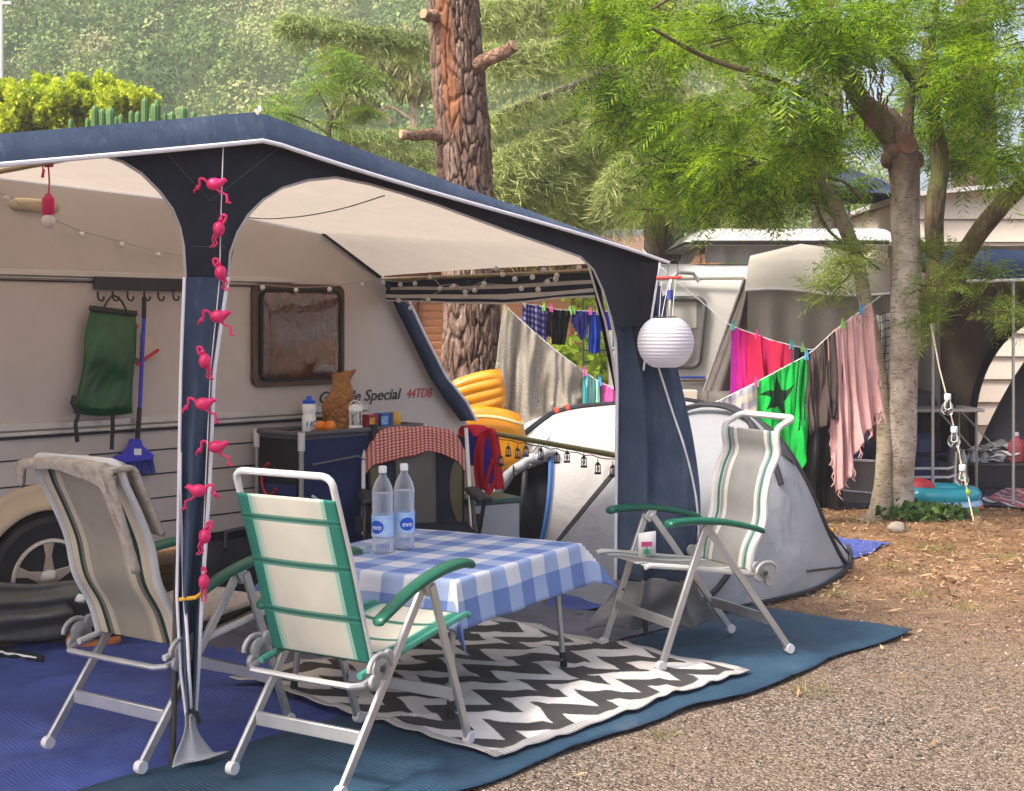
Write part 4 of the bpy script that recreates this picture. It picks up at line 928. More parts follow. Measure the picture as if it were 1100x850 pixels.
for q in (((85, 440), (83, 450), (81, 455), (83, 474)), ((121, 444), (121, 460), (120, 482))):
    ps = [AW(x, y, S0-.09) for x, y in q]; b = MB()
    for a, c in zip(ps, ps[1:]): b.bar(a, c+(c-a)*.05, .022, .004, NV)
    obj('strap', b, M['black'], gb)
obj('strap', MB().tube([AW(82, 440, S0-.1), AW(78, 433, S0-.1), AW(80, 426, S0-.09)], .014, 6), M['black'], gb)
# broom
br = thing('broom', 'blue broom hanging head down on the caravan wall beside the green bag', 'broom', AW(145, 500, S0-.05))
M['broom'] = mat('broom_blue', (.045, .05, .52), .4, .1, 9)
b = MB().tube([AW(154.5, 342, S0-.05), AW(150, 440, S0-.05)], .011, 10); obj('handle', b, M['broom'], br)
obj('grip', MB().tube([AW(155, 319, S0-.05), AW(154.5, 342, S0-.05)], .0125, 10), M['black'], br)
obj('socket', MB().tube([AW(150, 438, S0-.05), AW(147.5, 474, S0-.05)], .0135, 10), M['black'], br)
hd = [AW(x, y, S0-.065) for x, y in ((143, 472), (152, 472), (154, 479), (166, 489), (165, 494), (122, 498), (122, 493), (135, 487), (141, 480))]
obj('head', MB().prism(hd, NV*.04), M['broom'], br, bevel=.004)
b = MB()
for k in range(220):
    u = random.random(); a = AW(lerp(123, 164, u), lerp(498, 494, u)-2, S0-.06+.035*random.random()); c = AW(lerp(121, 167, u)+random.uniform(-1, 1), lerp(512, 508, u), S0-.07+.05*random.random()); b.bar(a, c, .005, .005)
obj('bristles', b, mat('bristle', (.03, .045, .28), .6, .3, 40), br)
obj('sticker', MB().add([AW(x, y, S0-.068) for x, y in ((144, 482), (152, 482), (152, 489), (144, 489))], [(0, 1, 2, 3)]), M['lab_white'], br)
# dustpan: pale pan with red lip
dp = thing('dustpan', 'pale dustpan with a red edge hanging behind the blue broom', 'dustpan', AW(158, 375, S0-.03))
obj('pan', MB().prism([AW(x, y, S0-.035) for x, y in ((147, 357), (160, 360), (170, 374), (153, 389), (146, 384))], NV*.012), mat('pan_beige', (.55, .45, .36), .5), dp, bevel=.003)
obj('lip', MB().bar(AW(147, 392, S0-.045), AW(170, 376, S0-.045), .014, .014), mat('red_plastic', (.5, .015, .03), .4), dp)
obj('handle', MB().bar(AW(141, 353, S0-.04), AW(148, 350, S0-.04), .014, .02), mat('red_plastic_b', (.5, .015, .03), .4), dp)

# hanging pull lamp
lp = P(52, 176, 6.15); M['magenta'] = mat('magenta_plastic', (.50, .008, .10), .4, .1, 9)
hl = thing('hanging_lamp', 'magenta bulb-shaped lamp hanging by its cord from the awning pole', 'lamp', P(52, 245, 6.15))
T = Matrix.Translation(P(52, 231, 6.15)); z_ = .0042*1
obj('socket', MB().lathe([(1e-4, .098), (.012, .096), (.016, .086), (.026, .076), (.028, .066), (.028, .012), (.024, 0), (1e-4, 0)], T, 20), M['magenta'], hl)
obj('bulb', MB().ball(P(52, 237.5, 6.15), (.031, .031, .032), 18, 12), mat('opal', (.82, .79, .78), .35, .02, 3, translucent=.4), hl)
obj('cord', MB().tube([P(52, 212, 6.15), P(53, 195, 6.15), P(52, 178, 6.17), P(46, 172, 6.2), P(46, 190, 6.15)], .004, 6).tube([P(47, 182, 6.14), P(45.5, 191, 6.14)], .007, 6).tube([P(47, 176, 6.17), P(50, 170, 6.19), P(56, 172, 6.17), P(56, 178, 6.16), P(48, 178, 6.16)], .009, 6), M['magenta'], hl)

# globe string lights
M['globe'] = mat('globe_bulb', (.78, .74, .70), .35, .03, 3, translucent=.35); M['wire'] = mat('light_wire', (.34, .29, .25), .6)
def stringlight(label, pts, bulbs, r=.015):
    t = thing('string_light', label, 'string lights', pts[0], 0, 'globe string lights in the awning')
    obj('cord', MB().tube(pts, .0022, 5), M['wire'], t)
    for b_ in bulbs:
        bb = obj('bulb', MB().ball(b_, r, 12, 8), M['globe'], t)
    return t
q = [(-40, 200), (7, 213), (40, 232), (88, 252), (131, 263), (170, 274), (196, 278)]
stringlight('sagging string of globe lights across the upper caravan wall beside the magenta lamp', [AW(x, y-3, S0-.05) for x, y in q], [AW(x, y, S0-.05) for x, y in ((7, 213), (88, 252), (131, 263), (170, 274), (-30, 204))])
q = [(268, 306), (282, 306), (318, 309), (354, 308), (389, 303), (412, 300)]
b1 = [AW(x, y+3, S0-.05) for x, y in q[1:]]
def sv(px, py):   # a point on the striped side valance plane
    u = max(0, min(1, (px-640)/(410-640))); p0 = sidev(u, .3); return P(px, py, p0.y-.03)
b2pts = [(412, 304), (430, 306), (446, 305), (462, 298), (473, 310), (488, 308), (500, 314), (520, 305), (533, 289), (540, 295), (553, 300), (572, 298), (584, 290), (598, 296), (622, 288)]
stringlight('string of globe lights over the brown window and along the striped valance', [AW(x, y, S0-.05) for x, y in q]+[sv(x, y-3) for x, y in b2pts], b1+[sv(x, y) for x, y in b2pts])
b3 = [(428, 323), (441, 331), (460, 322), (486, 309), (500, 318), (510, 312), (519, 308), (560, 310), (578, 311), (588, 303), (597, 300)]
stringlight('second string of globe lights looping below the striped valance at the pine trunk', [sv(x, y-3) for x, y in b3], [sv(x, y) for x, y in b3])
# flamingo garland down the awning leg
M['flamingo'] = mat('flamingo_pink', (.80, .030, .17), .35, .12, 12, coat=.3, translucent=.25)
fg = thing('flamingo_garland', 'string of pink flamingo lights running down the navy awning leg', 'string lights', AW(220, 640, -.08))
fl = [(229, 198, 1, 0), (235, 246, 1, 1), (237, 293, -1, 1), (233, 340, 1, 0), (220, 388, -1, 1), (217, 434, 1, 0), (231, 480, 1, 0), (214, 527, -1, 0), (220, 576, 1, 1), (219, 625, 1, 2)]
obj('cord', MB().tube([AW(240, 152, -.03), AW(239, 180, -.08), AW(237, 243, -.08), AW(236, 300, -.08), AW(226, 400, -.08), AW(223, 470, -.08), AW(219, 560, -.08), AW(218, 620, -.08), AW(217, 650, -.08)], .0022, 6), mat('garland_cord', (.60, .57, .50), .6), fg)
for x, y, s, kind in fl:
    o = AW(x, y, -.09); b = MB(); sc = .0037
    def q(a, c, e=0): return o+Vector((a*s*sc, e*sc, -c*sc))
    if kind == 0:      # side view: egg body with a tail, long S neck with a hooked bill, two thin legs
        b.ball(q(1, 0), (.030, .022, .023), 14, 10); b.tube([q(6, -1), q(11, -4), q(14, -3)], [.016, .009, .002], 8)
        b.tube(bez([tuple(q(*a)) for a in ((-5, -1), (-9, -5), (-13, -5), (-13, 0), (-15, 3))], 16), .0052, 7); b.ball(q(-15, 3.5), .0095, 10, 8); b.tube([q(-16, 4), q(-18.5, 6.5), q(-18, 9)], [.006, .0045, .001], 7)
        for e in (-2, 2): b.tube([q(3, 4, e), q(7, 8, e), q(13, 10, e), q(14, 17, e)], [.006, .0035, .0035, .003], 6)
        b.tube([q(12, 17), q(17, 18)], .004, 6)
    elif kind == 1:    # seen end-on
        b.ball(q(0, 0), (.022, .025, .027), 14, 10)
        b.tube(bez([tuple(q(*a)) for a in ((2, -4), (6, -8), (7, -13), (3, -13), (2, -9))], 16), .0052, 7); b.ball(q(2, -9), .009, 10, 8); b.tube([q(1.5, -8), q(-1, -5.5)], [.006, .002], 7)
        for e in (-1.5, 1.5): b.tube([q(-2+e, 5), q(-5+e, 10), q(-3+e, 14), q(-7+e, 18)], [.006, .0035, .0035, .003], 6)
    else:
        b.ball(q(0, 0), (.02, .02, .028), 12, 8); b.tube(bez([tuple(q(*a)) for a in ((0, -6), (2, -10), (-1, -14), (-2, -10))], 12), .005, 7)
        for e in (-1.5, 1.5): b.tube([q(e, 6), q(e*1.5, 12), q(e, 19)], [.006, .0035, .003], 6)
    obj('flamingo', b, M['flamingo'], fg, sharp=1.2)

# gold pole with mini lanterns
pa, pb = P(503, 461, 8.75), P(668, 490.5, 7.12)
single('side_rail_pole', MB().tube([pa, pb], .0155, 10), mat('olive_pole', (.22, .21, .07), .35, .15, 9, metal=.4), 'olive coloured pole across the open awning side with mini lanterns on it', 'pole', origin=pb)
lg = thing('lantern_garland', 'string of tiny black lanterns hanging under the olive pole', 'string lights', pb+Vector((0, 0, -.1)))
lx = [(538, 494), (546, 484), (556, 486), (565, 484), (581, 487), (598, 491), (609, 490), (627, 495), (642, 502), (658, 505)]
obj('cord', MB().tube([pa.lerp(pb, k/24)+Vector((0, -.02, -.018-.012*math.sin(k*1.9)**2)) for k in range(25)], .003, 5), M['black'], lg)
for x, y in lx:
    f = (x-503)/165; d = lerp(8.75, 7.12, f)/(1)  # along the pole
    o = P(x, y, 1/(lerp(1/8.75, 1/7.12, f)))-Vector((0, .02, 0)); r = .0135; T = Matrix.Translation(o); b = MB()
    b.lathe([(1e-4, -.035), (r*1.3, -.035), (r*1.4, -.026), (r*.9, -.024)], T, 8); b.lathe([(r*1.2, .012), (r*.8, .022), (r*.3, .03), (1e-4, .03)], T, 8)
    for a in range(4): b.tube([o+Vector((r*math.cos(a*1.57), r*math.sin(a*1.57), -.025)), o+Vector((r*math.cos(a*1.57), r*math.sin(a*1.57), .013))], .0022, 4)
    b.tube([o+Vector((0, 0, .028)), o+Vector((0, 0, .05))], .002, 4)
    ln = obj('mini_lantern', b, M['black'], lg); obj('globe', MB().ball(o+Vector((0, 0, -.006)), (.0095, .0095, .014), 8, 6), mat('clear_amber', (.6, .55, .45), .2, .1), ln)

# red and blue bikini on the pole
cols = {'r': cloth('swim_red', (.55, .012, .035), .15, .6, 500, .1), 'b': cloth('swim_blue', (.055, .03, .42), .15, .6, 500, .1)}
def strip(pts, wdt, dd=.0):
    m = MB(); ps = bez([tuple(p) for p in pts], 24)
    def f(u, v):
        i = int(v*24); p = Vector(ps[i]); return p+Vector((lerp(-wdt, wdt, u), .012*math.sin(u*5+v*4), .01*math.sin(u*3)))
    return m.grid(f, 8, 24)
bk = thing('swimsuit', 'red and blue bikini hung over the left end of the olive pole', 'swimwear', P(520, 540, 8.4))
obj('cup', strip([P(504, 478, 8.55), P(503, 462, 8.55), P(511, 459, 8.5), P(520, 470, 8.45)], .06), cols['r'], bk, sharp=3, solid=.01)
obj('wrap', strip([P(506, 502, 8.5), P(508, 475, 8.5), P(517, 464, 8.48), P(524, 490, 8.44), P(526, 522, 8.44)], .065), cols['b'], bk, sharp=3, solid=.008)
obj('strap', strip([P(517, 528, 8.38), P(514, 500, 8.38), P(517, 472, 8.38), P(526, 462, 8.36), P(532, 480, 8.36), P(535, 510, 8.36), P(537, 527, 8.36)], .028), cols['r'], bk, sharp=3, solid=.008)
obj('strap', MB().tube([P(523, 530, 8.36), P(523, 515, 8.36), P(529, 495, 8.36), P(532, 484, 8.36), P(535, 503, 8.36), P(530, 522, 8.36), P(524, 532, 8.36)], .014, 6), cols['r'], bk)

# paper lantern with red hanger
pc = P(715, 368, 6.75); R_ = 30.5/K*6.75
def lant(u, v):
    th = PI*lerp(.13, .89, v); a = 2*PI*u; rr = R_*math.sin(th)**.82*(1+.022*abs(math.sin(v*PI*17))-.022); z = R_*.93*math.cos(th)
    return pc+Vector((rr*math.cos(a), rr*math.sin(a), z))
pl = thing('paper_lantern', 'round white paper lantern hanging beside the navy corner curtain', 'lantern', pc-Vector((0, 0, R_)))
obj('shade', MB().grid(lant, 44, 102), mat('rice_paper', (.74, .71, .76), .8, .03, 8, translucent=.45), pl, sharp=3)
obj('wire_ring', MB().tube([pc+Vector((R_*.39*math.cos(a), R_*.39*math.sin(a), R_*.90)) for a in [k*PI/10 for k in range(20)]], .0025, 5, closed=True), M['steel_d'], pl)
hang = P(714, 297, 6.75)
obj('hanger', MB().tube([P(705, 299, 6.75), P(732, 298, 6.75)], .0085, 8), mat('hanger_red', (.62, .06, .05), .4), pl)
obj('hook', MB().tube([P(717, 299, 6.75), P(718, 284, 6.75), P(722, 279, 6.75), P(729, 280, 6.75), P(728, 290, 6.75), P(727, 299, 6.75)], .0022, 5), M['steel_d'], pl)
obj('thread', MB().tube([P(711, 299, 6.75), P(708, 340, 6.75)], .0016, 4).tube([P(719, 299, 6.75), P(711, 340, 6.75)], .0016, 4).tube([P(726, 299, 6.75), P(722, 340, 6.75)], .0016, 4), M['cap_w'], pl)

# ---------------------------------------------------------------- floor level by the wheel
def skirtp(u, v):
    px = lerp(-60, 98, u); y = lerp(623+6*math.sin((u-.25)*5)*.8, 689, v)-5*smooth(.62, 1, u)*(v)+3*smooth(.8, 1, u)
    return AW(px, y, S0-.12-.09*math.sin(PI*v)**.7-.022*math.sin(v*19+u*3+1.5*nz(u*2, v, 2))-.02*nz(u*4, v*5, 4))
single('draught_skirt', MB().grid(skirtp, 60, 50), cloth('skirt_grey', (.145, .14, .125), .2, .6, 400, .02, 7, .7), 'grey sagging draught skirt hung in front of the caravan wheel', 'draught skirt', sharp=3, solid=.006)
p = AW(103, 668, S0-.22); p.z = .03; T = Matrix.Translation(p); t = thing('bucket', 'black bucket with a small green toy in it beside the grey draught skirt', 'bucket', p)
obj('bucket_body', MB().lathe([(1e-4, 0), (.10, 0), (.135, .19), (.142, .19), (.142, .205), (.13, .205), (.10, .012), (1e-4, .012)], T, 28), M['black'], t)
obj('toy', MB().ball(p+Vector((-.02, -.03, .215)), (.04, .04, .03), 12, 8).ball(p+Vector((-.03, -.04, .25)), .022, 10, 8), mat('toy_green', (.02, .30, .20), .4), t)
for dx in (-.06, .04): obj('toy', MB().ball(p+Vector((dx, -.055, .205)), .03, 10, 8), M['lab_white'], t)
# clogs
M['clog'] = mat('clog_orange', (.52, .17, .045), .45, .15, 10)
for px, py, a, lb in ((101, 697, .5, 'orange clog on the blue tarpaulin, the one nearer the chair foot'), (112, 687, .8, 'orange clog on the blue tarpaulin, the one nearer the black bucket')):
    g = G(px, py); g.z = .02; t = thing('clog', lb, 'shoe', g, 0, 'orange clogs by the striped chair'); R = Matrix.Translation(g) @ Matrix.Rotation(a, 4, 'Z')
    obj('sole', MB().lathe([(1e-4, 0), (.5, 0), (.52, .5), (.5, 1), (1e-4, 1)], R @ Matrix.Diagonal((.26, .10, .026, 1)), 24), M['clog'], t)
    obj('upper', MB().grid(lambda u, v: R @ Vector((-.02-.115*v**.8*math.cos(0), (lerp(-1, 1, u))*.052*math.sqrt(max(0, 1-(v*.95)**2)), .026+.06*math.sqrt(max(0, 1-(2*u-1)**2))*(1-v**2.2)**.6)), 14, 12), M['clog'], t, sharp=3, solid=.006)
# black garment on the tarp
def garment(u, v):
    g = G(lerp(-30, 47, u), lerp(lerp(698, 712, u), lerp(706, 716, u), v)); g.z = .02+.035*math.sin(PI*v)*(1-.5*u)+.012*nz(u*9, v*3, 1); return g
single('black_garment', MB().grid(garment, 30, 10), [M['blackcloth']], 'black garment with a white stripe lying on the blue tarpaulin', 'clothing', sharp=3, solid=.01)
o_ = C.objects['black_garment']; obj('white_stripe', MB().grid(lambda u, v: garment(lerp(.3, .9, u), lerp(.82, .93, v))+Vector((0, -.004, .012)), 14, 2), M['lab_white'], o_)
# small dark storage things under the table side (seen as dark mass beyond the chairs)
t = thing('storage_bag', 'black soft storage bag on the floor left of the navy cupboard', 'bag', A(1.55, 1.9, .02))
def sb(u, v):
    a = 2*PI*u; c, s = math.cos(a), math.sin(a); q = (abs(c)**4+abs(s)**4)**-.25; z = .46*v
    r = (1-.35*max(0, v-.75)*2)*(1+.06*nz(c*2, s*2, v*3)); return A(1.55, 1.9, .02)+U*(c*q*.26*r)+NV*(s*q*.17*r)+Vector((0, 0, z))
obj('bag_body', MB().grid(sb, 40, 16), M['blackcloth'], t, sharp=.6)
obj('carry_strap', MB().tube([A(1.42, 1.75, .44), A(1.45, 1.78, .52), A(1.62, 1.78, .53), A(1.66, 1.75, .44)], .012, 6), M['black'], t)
# inflatable lounger: two ribbed yellow cushions
M['inflate'] = mat('inflatable_yellow', (.66, .27, .010), .28, .12, 4, .15, 20, coat=.5, translucent=.15)
il = thing('inflatable_mattress', 'orange yellow inflatable lounger propped behind the caravan end', 'inflatable', P(520, 470, 9.7)-Vector((0, 0, .9)))
def infl(cx, cy, wx, wy, d, tilt, ribs, sk):
    def f(u, v):
        a, e = lerp(-1, 1, u), lerp(-1, 1, v)
        q = (abs(a)**4+abs(e)**4)
        th = max(0, 1-q)**.5
        px = cx+a*wx*(1-.10*e*e)+sk*e; py = cy+e*wy*(1-.12*a*a)+tilt*a
        return P(px, py, d-(.055*th+.011*abs(math.sin((e+1)*ribs*PI/2))*th))
    return f
obj('cushion', MB().grid(infl(511, 428, 32, 27, 9.62, -8, 5, 3), 30, 60).grid(lambda u, v: infl(511, 428, 32, 27, 9.75, -8, 5, 3)(u, v), 8, 8), M['inflate'], il, sharp=3)
obj('cushion', MB().grid(infl(530, 471, 36, 34, 9.55, 3, 1, 5), 36, 36), M['inflate'], il, sharp=3)
obj('seam', MB().tube([infl(530, 471, 36, 34, 9.5, 3, 1, 5)(u, .16+.05*(2*u-1)**2) for u in [k/20 for k in range(21)]], .012, 6), mat('seam_cream', (.65, .5, .25), .5), il)
# ================================================================ POP-UP TENTS
def tent_cloth(name, col, var=.05):
    n = NT(name); n.bump(n.math('ADD', n.noise(3.5, 4, rough=.5, dist=.6), n.math('MULTIPLY', n.noise(22, 3), .12)), .5, .05)
    c = n.ramp(n.noise(2.5, 6), [(.3, sc3(col, 1-var)), (.7, sc3(col, 1+var))]); return n.fin(c, .55, 0, .35, translucent=.25)
M['tent_w'] = tent_cloth('tent_white', (.56, .535, .51)); M['tent_g'] = tent_cloth('tent_grey', (.30, .31, .33)); M['tent_l'] = tent_cloth('tent_light', (.40, .41, .43))
M['hoop'] = mat('hoop_tape', (.022, .023, .028), .7, .2, 9)
def dome(E0, E1, wid, hgt, asym=0.0, lead=.62):
    """a low pop-up shell: q along the ground axis, p across; returns surface function"""
    ax = (E1-E0); L = ax.length; ax = ax.normalized(); pr = Vector((ax.y, -ax.x, 0))   # pr points to the camera side
    def f(p, q, out=0.0):
        s_ = math.sin(PI*min(1, max(0, q))**lead)
        w = wid*(s_**.62) if s_ > 0 else 0; h = hgt*(s_**.80 if s_ > 0 else 0)
        a = PI*p; c = math.cos(a); s = math.sin(a)
        v = E0+ax*(L*q)+pr*((w+out)*math.copysign(abs(c)**.75, c))
        v.z = .015+(h+out)*max(0, s)**.85
        return v
    return f, ax, pr, L
# front tent
def shellfn(E0, E1, hp, wp, flare=.85):
    ax = (E1-E0); L = ax.length; ax = ax.normalized(); pr = Vector((ax.y, -ax.x, 0))
    def f(p, q, out=0.0):
        w, h = interp(q, wp), interp(q, hp); a = PI*p; c, s = math.cos(a), math.sin(a)
        e_ = lerp(.85, flare, min(1, q)); v = E0+ax*(L*q)+pr*((w+out)*math.copysign(abs(c)**.8, c)); v.z = .015+(h+out)*max(0, s)**e_; return v
    return f, ax, pr, L
def dense(pts, n=60):
    q = bez([(a, b) for a, b in pts], n); return sorted(q)
E0, E1 = G(630, 652), G(906, 590)
f1, ax1, pr1, L1 = shellfn(E0, E1, dense([(0, .02), (.05, .22), (.12, .48), (.22, .78), (.36, 1.02), (.46, 1.07), (.56, .93), (.65, .64), (.75, .36), (.87, .15), (1, .015)]), dense([(0, .46), (.12, .66), (.4, .72), (.6, .60), (.78, .40), (1, .03)]), 2.2)
t1_ = thing('pop_up_tent', 'small grey pop-up tent with black hoops right of the navy curtain', 'tent', E0.lerp(E1, .5))
def wob(fn, a=.012, sd=0):
    return lambda u, v: fn(u, v)+Vector((nz(u*5, v*6, sd), nz(u*5, v*6, sd+4), nz(u*5, v*6, sd+9)*(1 if .05 < u < .95 else 0)))*a
hq = lambda p: .015+.43*math.sin(PI*p)**1.0
hq2 = lambda p: .84-.31*math.sin(PI*p)**.75
obj('flysheet', MB().grid(wob(lambda u, v: f1(u, lerp(hq(u), 1, v))), 60, 70), M['tent_l'], t1_, sharp=3)
hA, hB = f1(0, hq(0)), f1(1, hq(1))
def facep(u, v):
    e = f1(u, hq(u)); k = .5-.5*math.cos(PI*u); b_ = hA.lerp(hB, k)
    return e.lerp(b_, v)+(-ax1*.05+Vector((0, 0, .02)))*math.sin(PI*v)*math.sin(PI*u)+Vector((nz(u*7, v*7, 1), nz(u*7, v*7, 5), 0))*.018*math.sin(PI*u)
obj('porch_panel', MB().grid(facep, 40, 24), M['tent_g'], t1_, sharp=3)
for fn, r, nm in ((hq, .019, 'hoop'), (hq2, .016, 'hoop')): obj(nm, MB().tube([f1(k/50, fn(k/50), .010) for k in range(51)], r, 6), M['hoop'], t1_)
obj('inner_panel', MB().grid(lambda u, v: f1(lerp(.20, .80, u), lerp(hq(lerp(.20, .80, u))+.015, hq2(lerp(.2, .8, u))-.02, lerp(.05, .75, v)) if hq2(lerp(.2, .8, u)) > hq(lerp(.2, .8, u))+.04 else hq(lerp(.2, .8, u)), .010) if False else f1(lerp(.30, .60, u), lerp(.46, .60-.22*(2*u-1)**2*.3, v), .010), 24, 10), cloth('tent_dark', (.10, .10, .105), .15), t1_, sharp=3)
obj('inner_hoop', MB().tube([f1(lerp(.24, .62, k/24), .40+.02*math.sin(PI*k/24), .014) for k in range(25)], .022, 6, flat=.6), M['hoop'], t1_)
obj('hem', MB().tube([f1(0, k/40, .01)+Vector((0, 0, .012)) for k in range(41)], .012, 6), M['hoop'], t1_)
obj('tape', MB().tube([f1(.07, lerp(.42, .90, k/30), .010) for k in range(31)]+[f1(lerp(.07, .16, k/8), lerp(.90, .93, k/8), .010) for k in range(9)], .007, 5), M['hoop'], t1_)
obj('tape', MB().tube([f1(lerp(.46, .06, smooth(0, 1, k/24)), lerp(.66, .985, k/24), .012) for k in range(25)], .010, 5), M['hoop'], t1_)
obj('toggle', MB().ball(f1(.20, hq(.20), .03), (.035, .03, .03), 10, 8), mat('toggle_orange', (.75, .25, .02), .5), t1_)
g_ = G(886, 573); single('yellow_peg', MB().tube([g_+Vector((-.05, 0, .02)), g_+Vector((0, 0, .035)), g_+Vector((.06, .01, .02))], [.02, .028, .018], 8), mat('peg_yellow', (.72, .42, .02), .5), 'yellow plastic tent peg on the soil behind the tail of the grey tent', 'tent peg')
# rear tent
E2, E3 = Vector((-.30, 9.85, 0)), Vector((2.35, 10.55, 0))
f2, ax2, pr2, L2 = shellfn(E2, E3, dense([(0, .03), (.02, .38), (.05, .62), (.10, .78), (.24, .95), (.40, 1.0), (.6, 1.02), (.8, .85), (.92, .5), (1, .03)]), dense([(0, .45), (.05, .62), (.2, .72), (.6, .72), (.85, .55), (1, .1)]))
t2_ = thing('pop_up_tent', 'white pop-up tent with rolled up door standing behind the grey one', 'tent', E2.lerp(E3, .5))
def on2(px, py):
    best = None
    for i in range(81):
        for j in range(81):
            p = f2(i/160, j/80, .006); x = 550+p.x/p.y*K; y = 350-(p.z-H)/p.y*K; e = (x-px)**2+(y-py)**2
            if best is None or e < best[0]: best = (e, i/160, j/80)
    return best[1:]
dA, dB, dC, dD = on2(523, 546), on2(597, 546), on2(572, 588), on2(542, 588)
print('door', dA, dB, dC, dD)
ptop, pbot = max(dA[0], dB[0]), .015; qa, qb = dA[1], dB[1]
def door_hole(u, v):
    if not pbot < u < ptop: return 0
    k = (u-pbot)/(ptop-pbot); l, r = lerp(qa+.055, qa+.008, k**.6), lerp(qb-.055, qb, k**.6); return None if l < v < r else 0
obj('flysheet', MB().grid(wob(f2, .012, 5), 120, 120, door_hole), M['tent_w'], t2_, sharp=3)
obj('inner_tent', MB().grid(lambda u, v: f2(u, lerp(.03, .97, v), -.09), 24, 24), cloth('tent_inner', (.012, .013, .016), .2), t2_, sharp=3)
h2 = lambda p: .01+.42*math.sin(PI*p)**.9
obj('hoop', MB().tube([f2(k/50, lerp(.0, .0, 0)+.012, .012)*1 if False else f2(k/50, .012+.10*math.sin(PI*k/50)**.5, .012) for k in range(51)], .020, 6), M['hoop'], t2_)
obj('hoop', MB().tube([f2(lerp(.36, .5, min(1, k/10)) if k < 10 else .5, lerp(.03, .98, k/50), .012) for k in range(51)], .020, 6), M['hoop'], t2_)
for dq in (.235, .265): obj('hoop_mark', MB().tube([f2(.5, dq+e, .018) for e in (-.005, .005)], .026, 8), mat('hoop_red', (.5, .05, .03), .6), t2_)
zr = [f2(ptop+.015, lerp(qa-.012, qb+.012, k/14), .03)+Vector((0, -.02, .010*math.sin(k*1.7))) for k in range(15)]
obj('door_roll', MB().tube(zr, [.034+.007*math.sin(k*2.2) for k in range(15)], 10), M['tent_l'], t2_)
for q0_, q1_ in ((qa+.008, qa+.055), (qb, qb-.055)): obj('door_edge', MB().tube([f2(lerp(ptop, pbot, k/10), lerp(q1_, q0_, (1-k/10)**.6), .010) for k in range(11)], .018, 6), mat('door_blue', (.03, .11, .32), .7), t2_)
for k in (5, 11): obj('door_tie', MB().tube([zr[k]+Vector((.0, -.040, .03)), zr[k]+Vector((.004, -.045, -.05))], .006, 5), M['hoop'], t2_)
# scribbled print on the flysheet
vs, fs = textmesh('Quechua', .05, .3, 0)
pu, pq = on2(568, 504); 
obj('lettering', MB().add([f2(pu+q.y*.42, pq+q.x*.36, .016) for q in vs], fs), mat('print_grey', (.12, .12, .12), .6), t2_, smooth=False)
wv = [(-.06, 0), (-.03, .02), (0, .012), (.03, .035), (.02, .01), (.05, .02), (.08, .045)]
pu, pq = on2(575, 489)
obj('print', MB().tube([f2(pu+b*.9, pq+a*.6, .016) for a, b in wv], .005, 5).tube([f2(pu-.012+b*.7, pq+.006+a*.6, .016) for a, b in wv], .004, 5), mat('print_grey2', (.12, .12, .12), .6), t2_)
# yellow bag / odds left of the rear tent
t = thing('water_carrier', 'pale water carrier with a yellow spout standing behind the olive pole', 'container', Vector((-.42, 8.95, .02)))
obj('body', MB().box(Vector((-.33, 8.95, .40)), (.18, .2, .76)), mat('carrier_beige', (.50, .36, .24), .5), t, bevel=.03)
obj('spout', MB().box(Vector((-.30, 8.80, .42)), (.04, .06, .24)), mat('spout_yellow', (.7, .5, .02), .5), t, bevel=.01)
t = thing('gas_stove_box', 'grey metal cooking box between the armchair and the rear tent', 'box', Vector((-.20, 8.3, .02)))
obj('case', MB().box(Vector((-.16, 8.35, .28)), (.32, .28, .5), Matrix.Rotation(.5, 3, 'Z')), mat('box_grey', (.36, .38, .39), .45), t, bevel=.01)
obj('lid', MB().box(Vector((-.16, 8.35, .55)), (.34, .3, .03), Matrix.Rotation(.5, 3, 'Z')), mat('lid_dark', (.05, .11, .09), .5), t, bevel=.005)

# ================================================================ WASHING LINES
M['line'] = mat('washing_line', (.66, .64, .60), .6); M['line_y'] = mat('line_yellow', (.62, .60, .10), .6)
def line(px_pts, d0, d1):
    x0, x1 = px_pts[0][0], px_pts[-1][0]
    def f(px):
        k = (px-x0)/(x1-x0); return P(px, interp(px, px_pts), 1/lerp(1/d0, 1/d1, k))
    return f
LA = line([(538, 322), (546, 332), (575, 358), (606, 384), (640, 408), (664, 420), (700, 432), (740, 438), (770, 432), (808, 413), (840, 396), (870, 380), (900, 352), (930, 330), (946, 318)], 10.75, 10.95)
LB = line([(536, 316), (558, 325), (600, 333), (645, 335), (700, 330)], 12.4, 13.2)
LC = line([(690, 268), (724, 300), (785, 350), (830, 366), (870, 376), (900, 370), (940, 342)], 13.0, 11.2)
def wline(f, xs, label, m, r=.004):
    return single('washing_line', MB().tube([f(lerp(xs[0], xs[1], k/40)) for k in range(41)], r, 6), m, label, 'washing line', 'washing lines between the trees')
wline(LA, (538, 946), 'long sagging washing line between the pine trunk and the slender tree', M['line'])
wline(LB, (536, 700), 'washing line with swim shorts in front of the wooden cabin', M['line'])
wline(LC, (690, 940), 'washing line behind the green towel holding the magenta towel', M['line'])
single('yellow_rope', MB().tube([P(530, 313, 10.6), P(540, 322, 10.62), P(548, 338, 10.7)], .006, 5).tube([P(520, 314, 10.55), P(531, 318, 10.6), P(540, 314, 10.7)], .008, 5).tube([P(522, 318, 10.55), P(533, 322, 10.6), P(542, 316, 10.7)], .007, 5), M['line_y'], 'yellow rope tied round the pine trunk', 'rope')
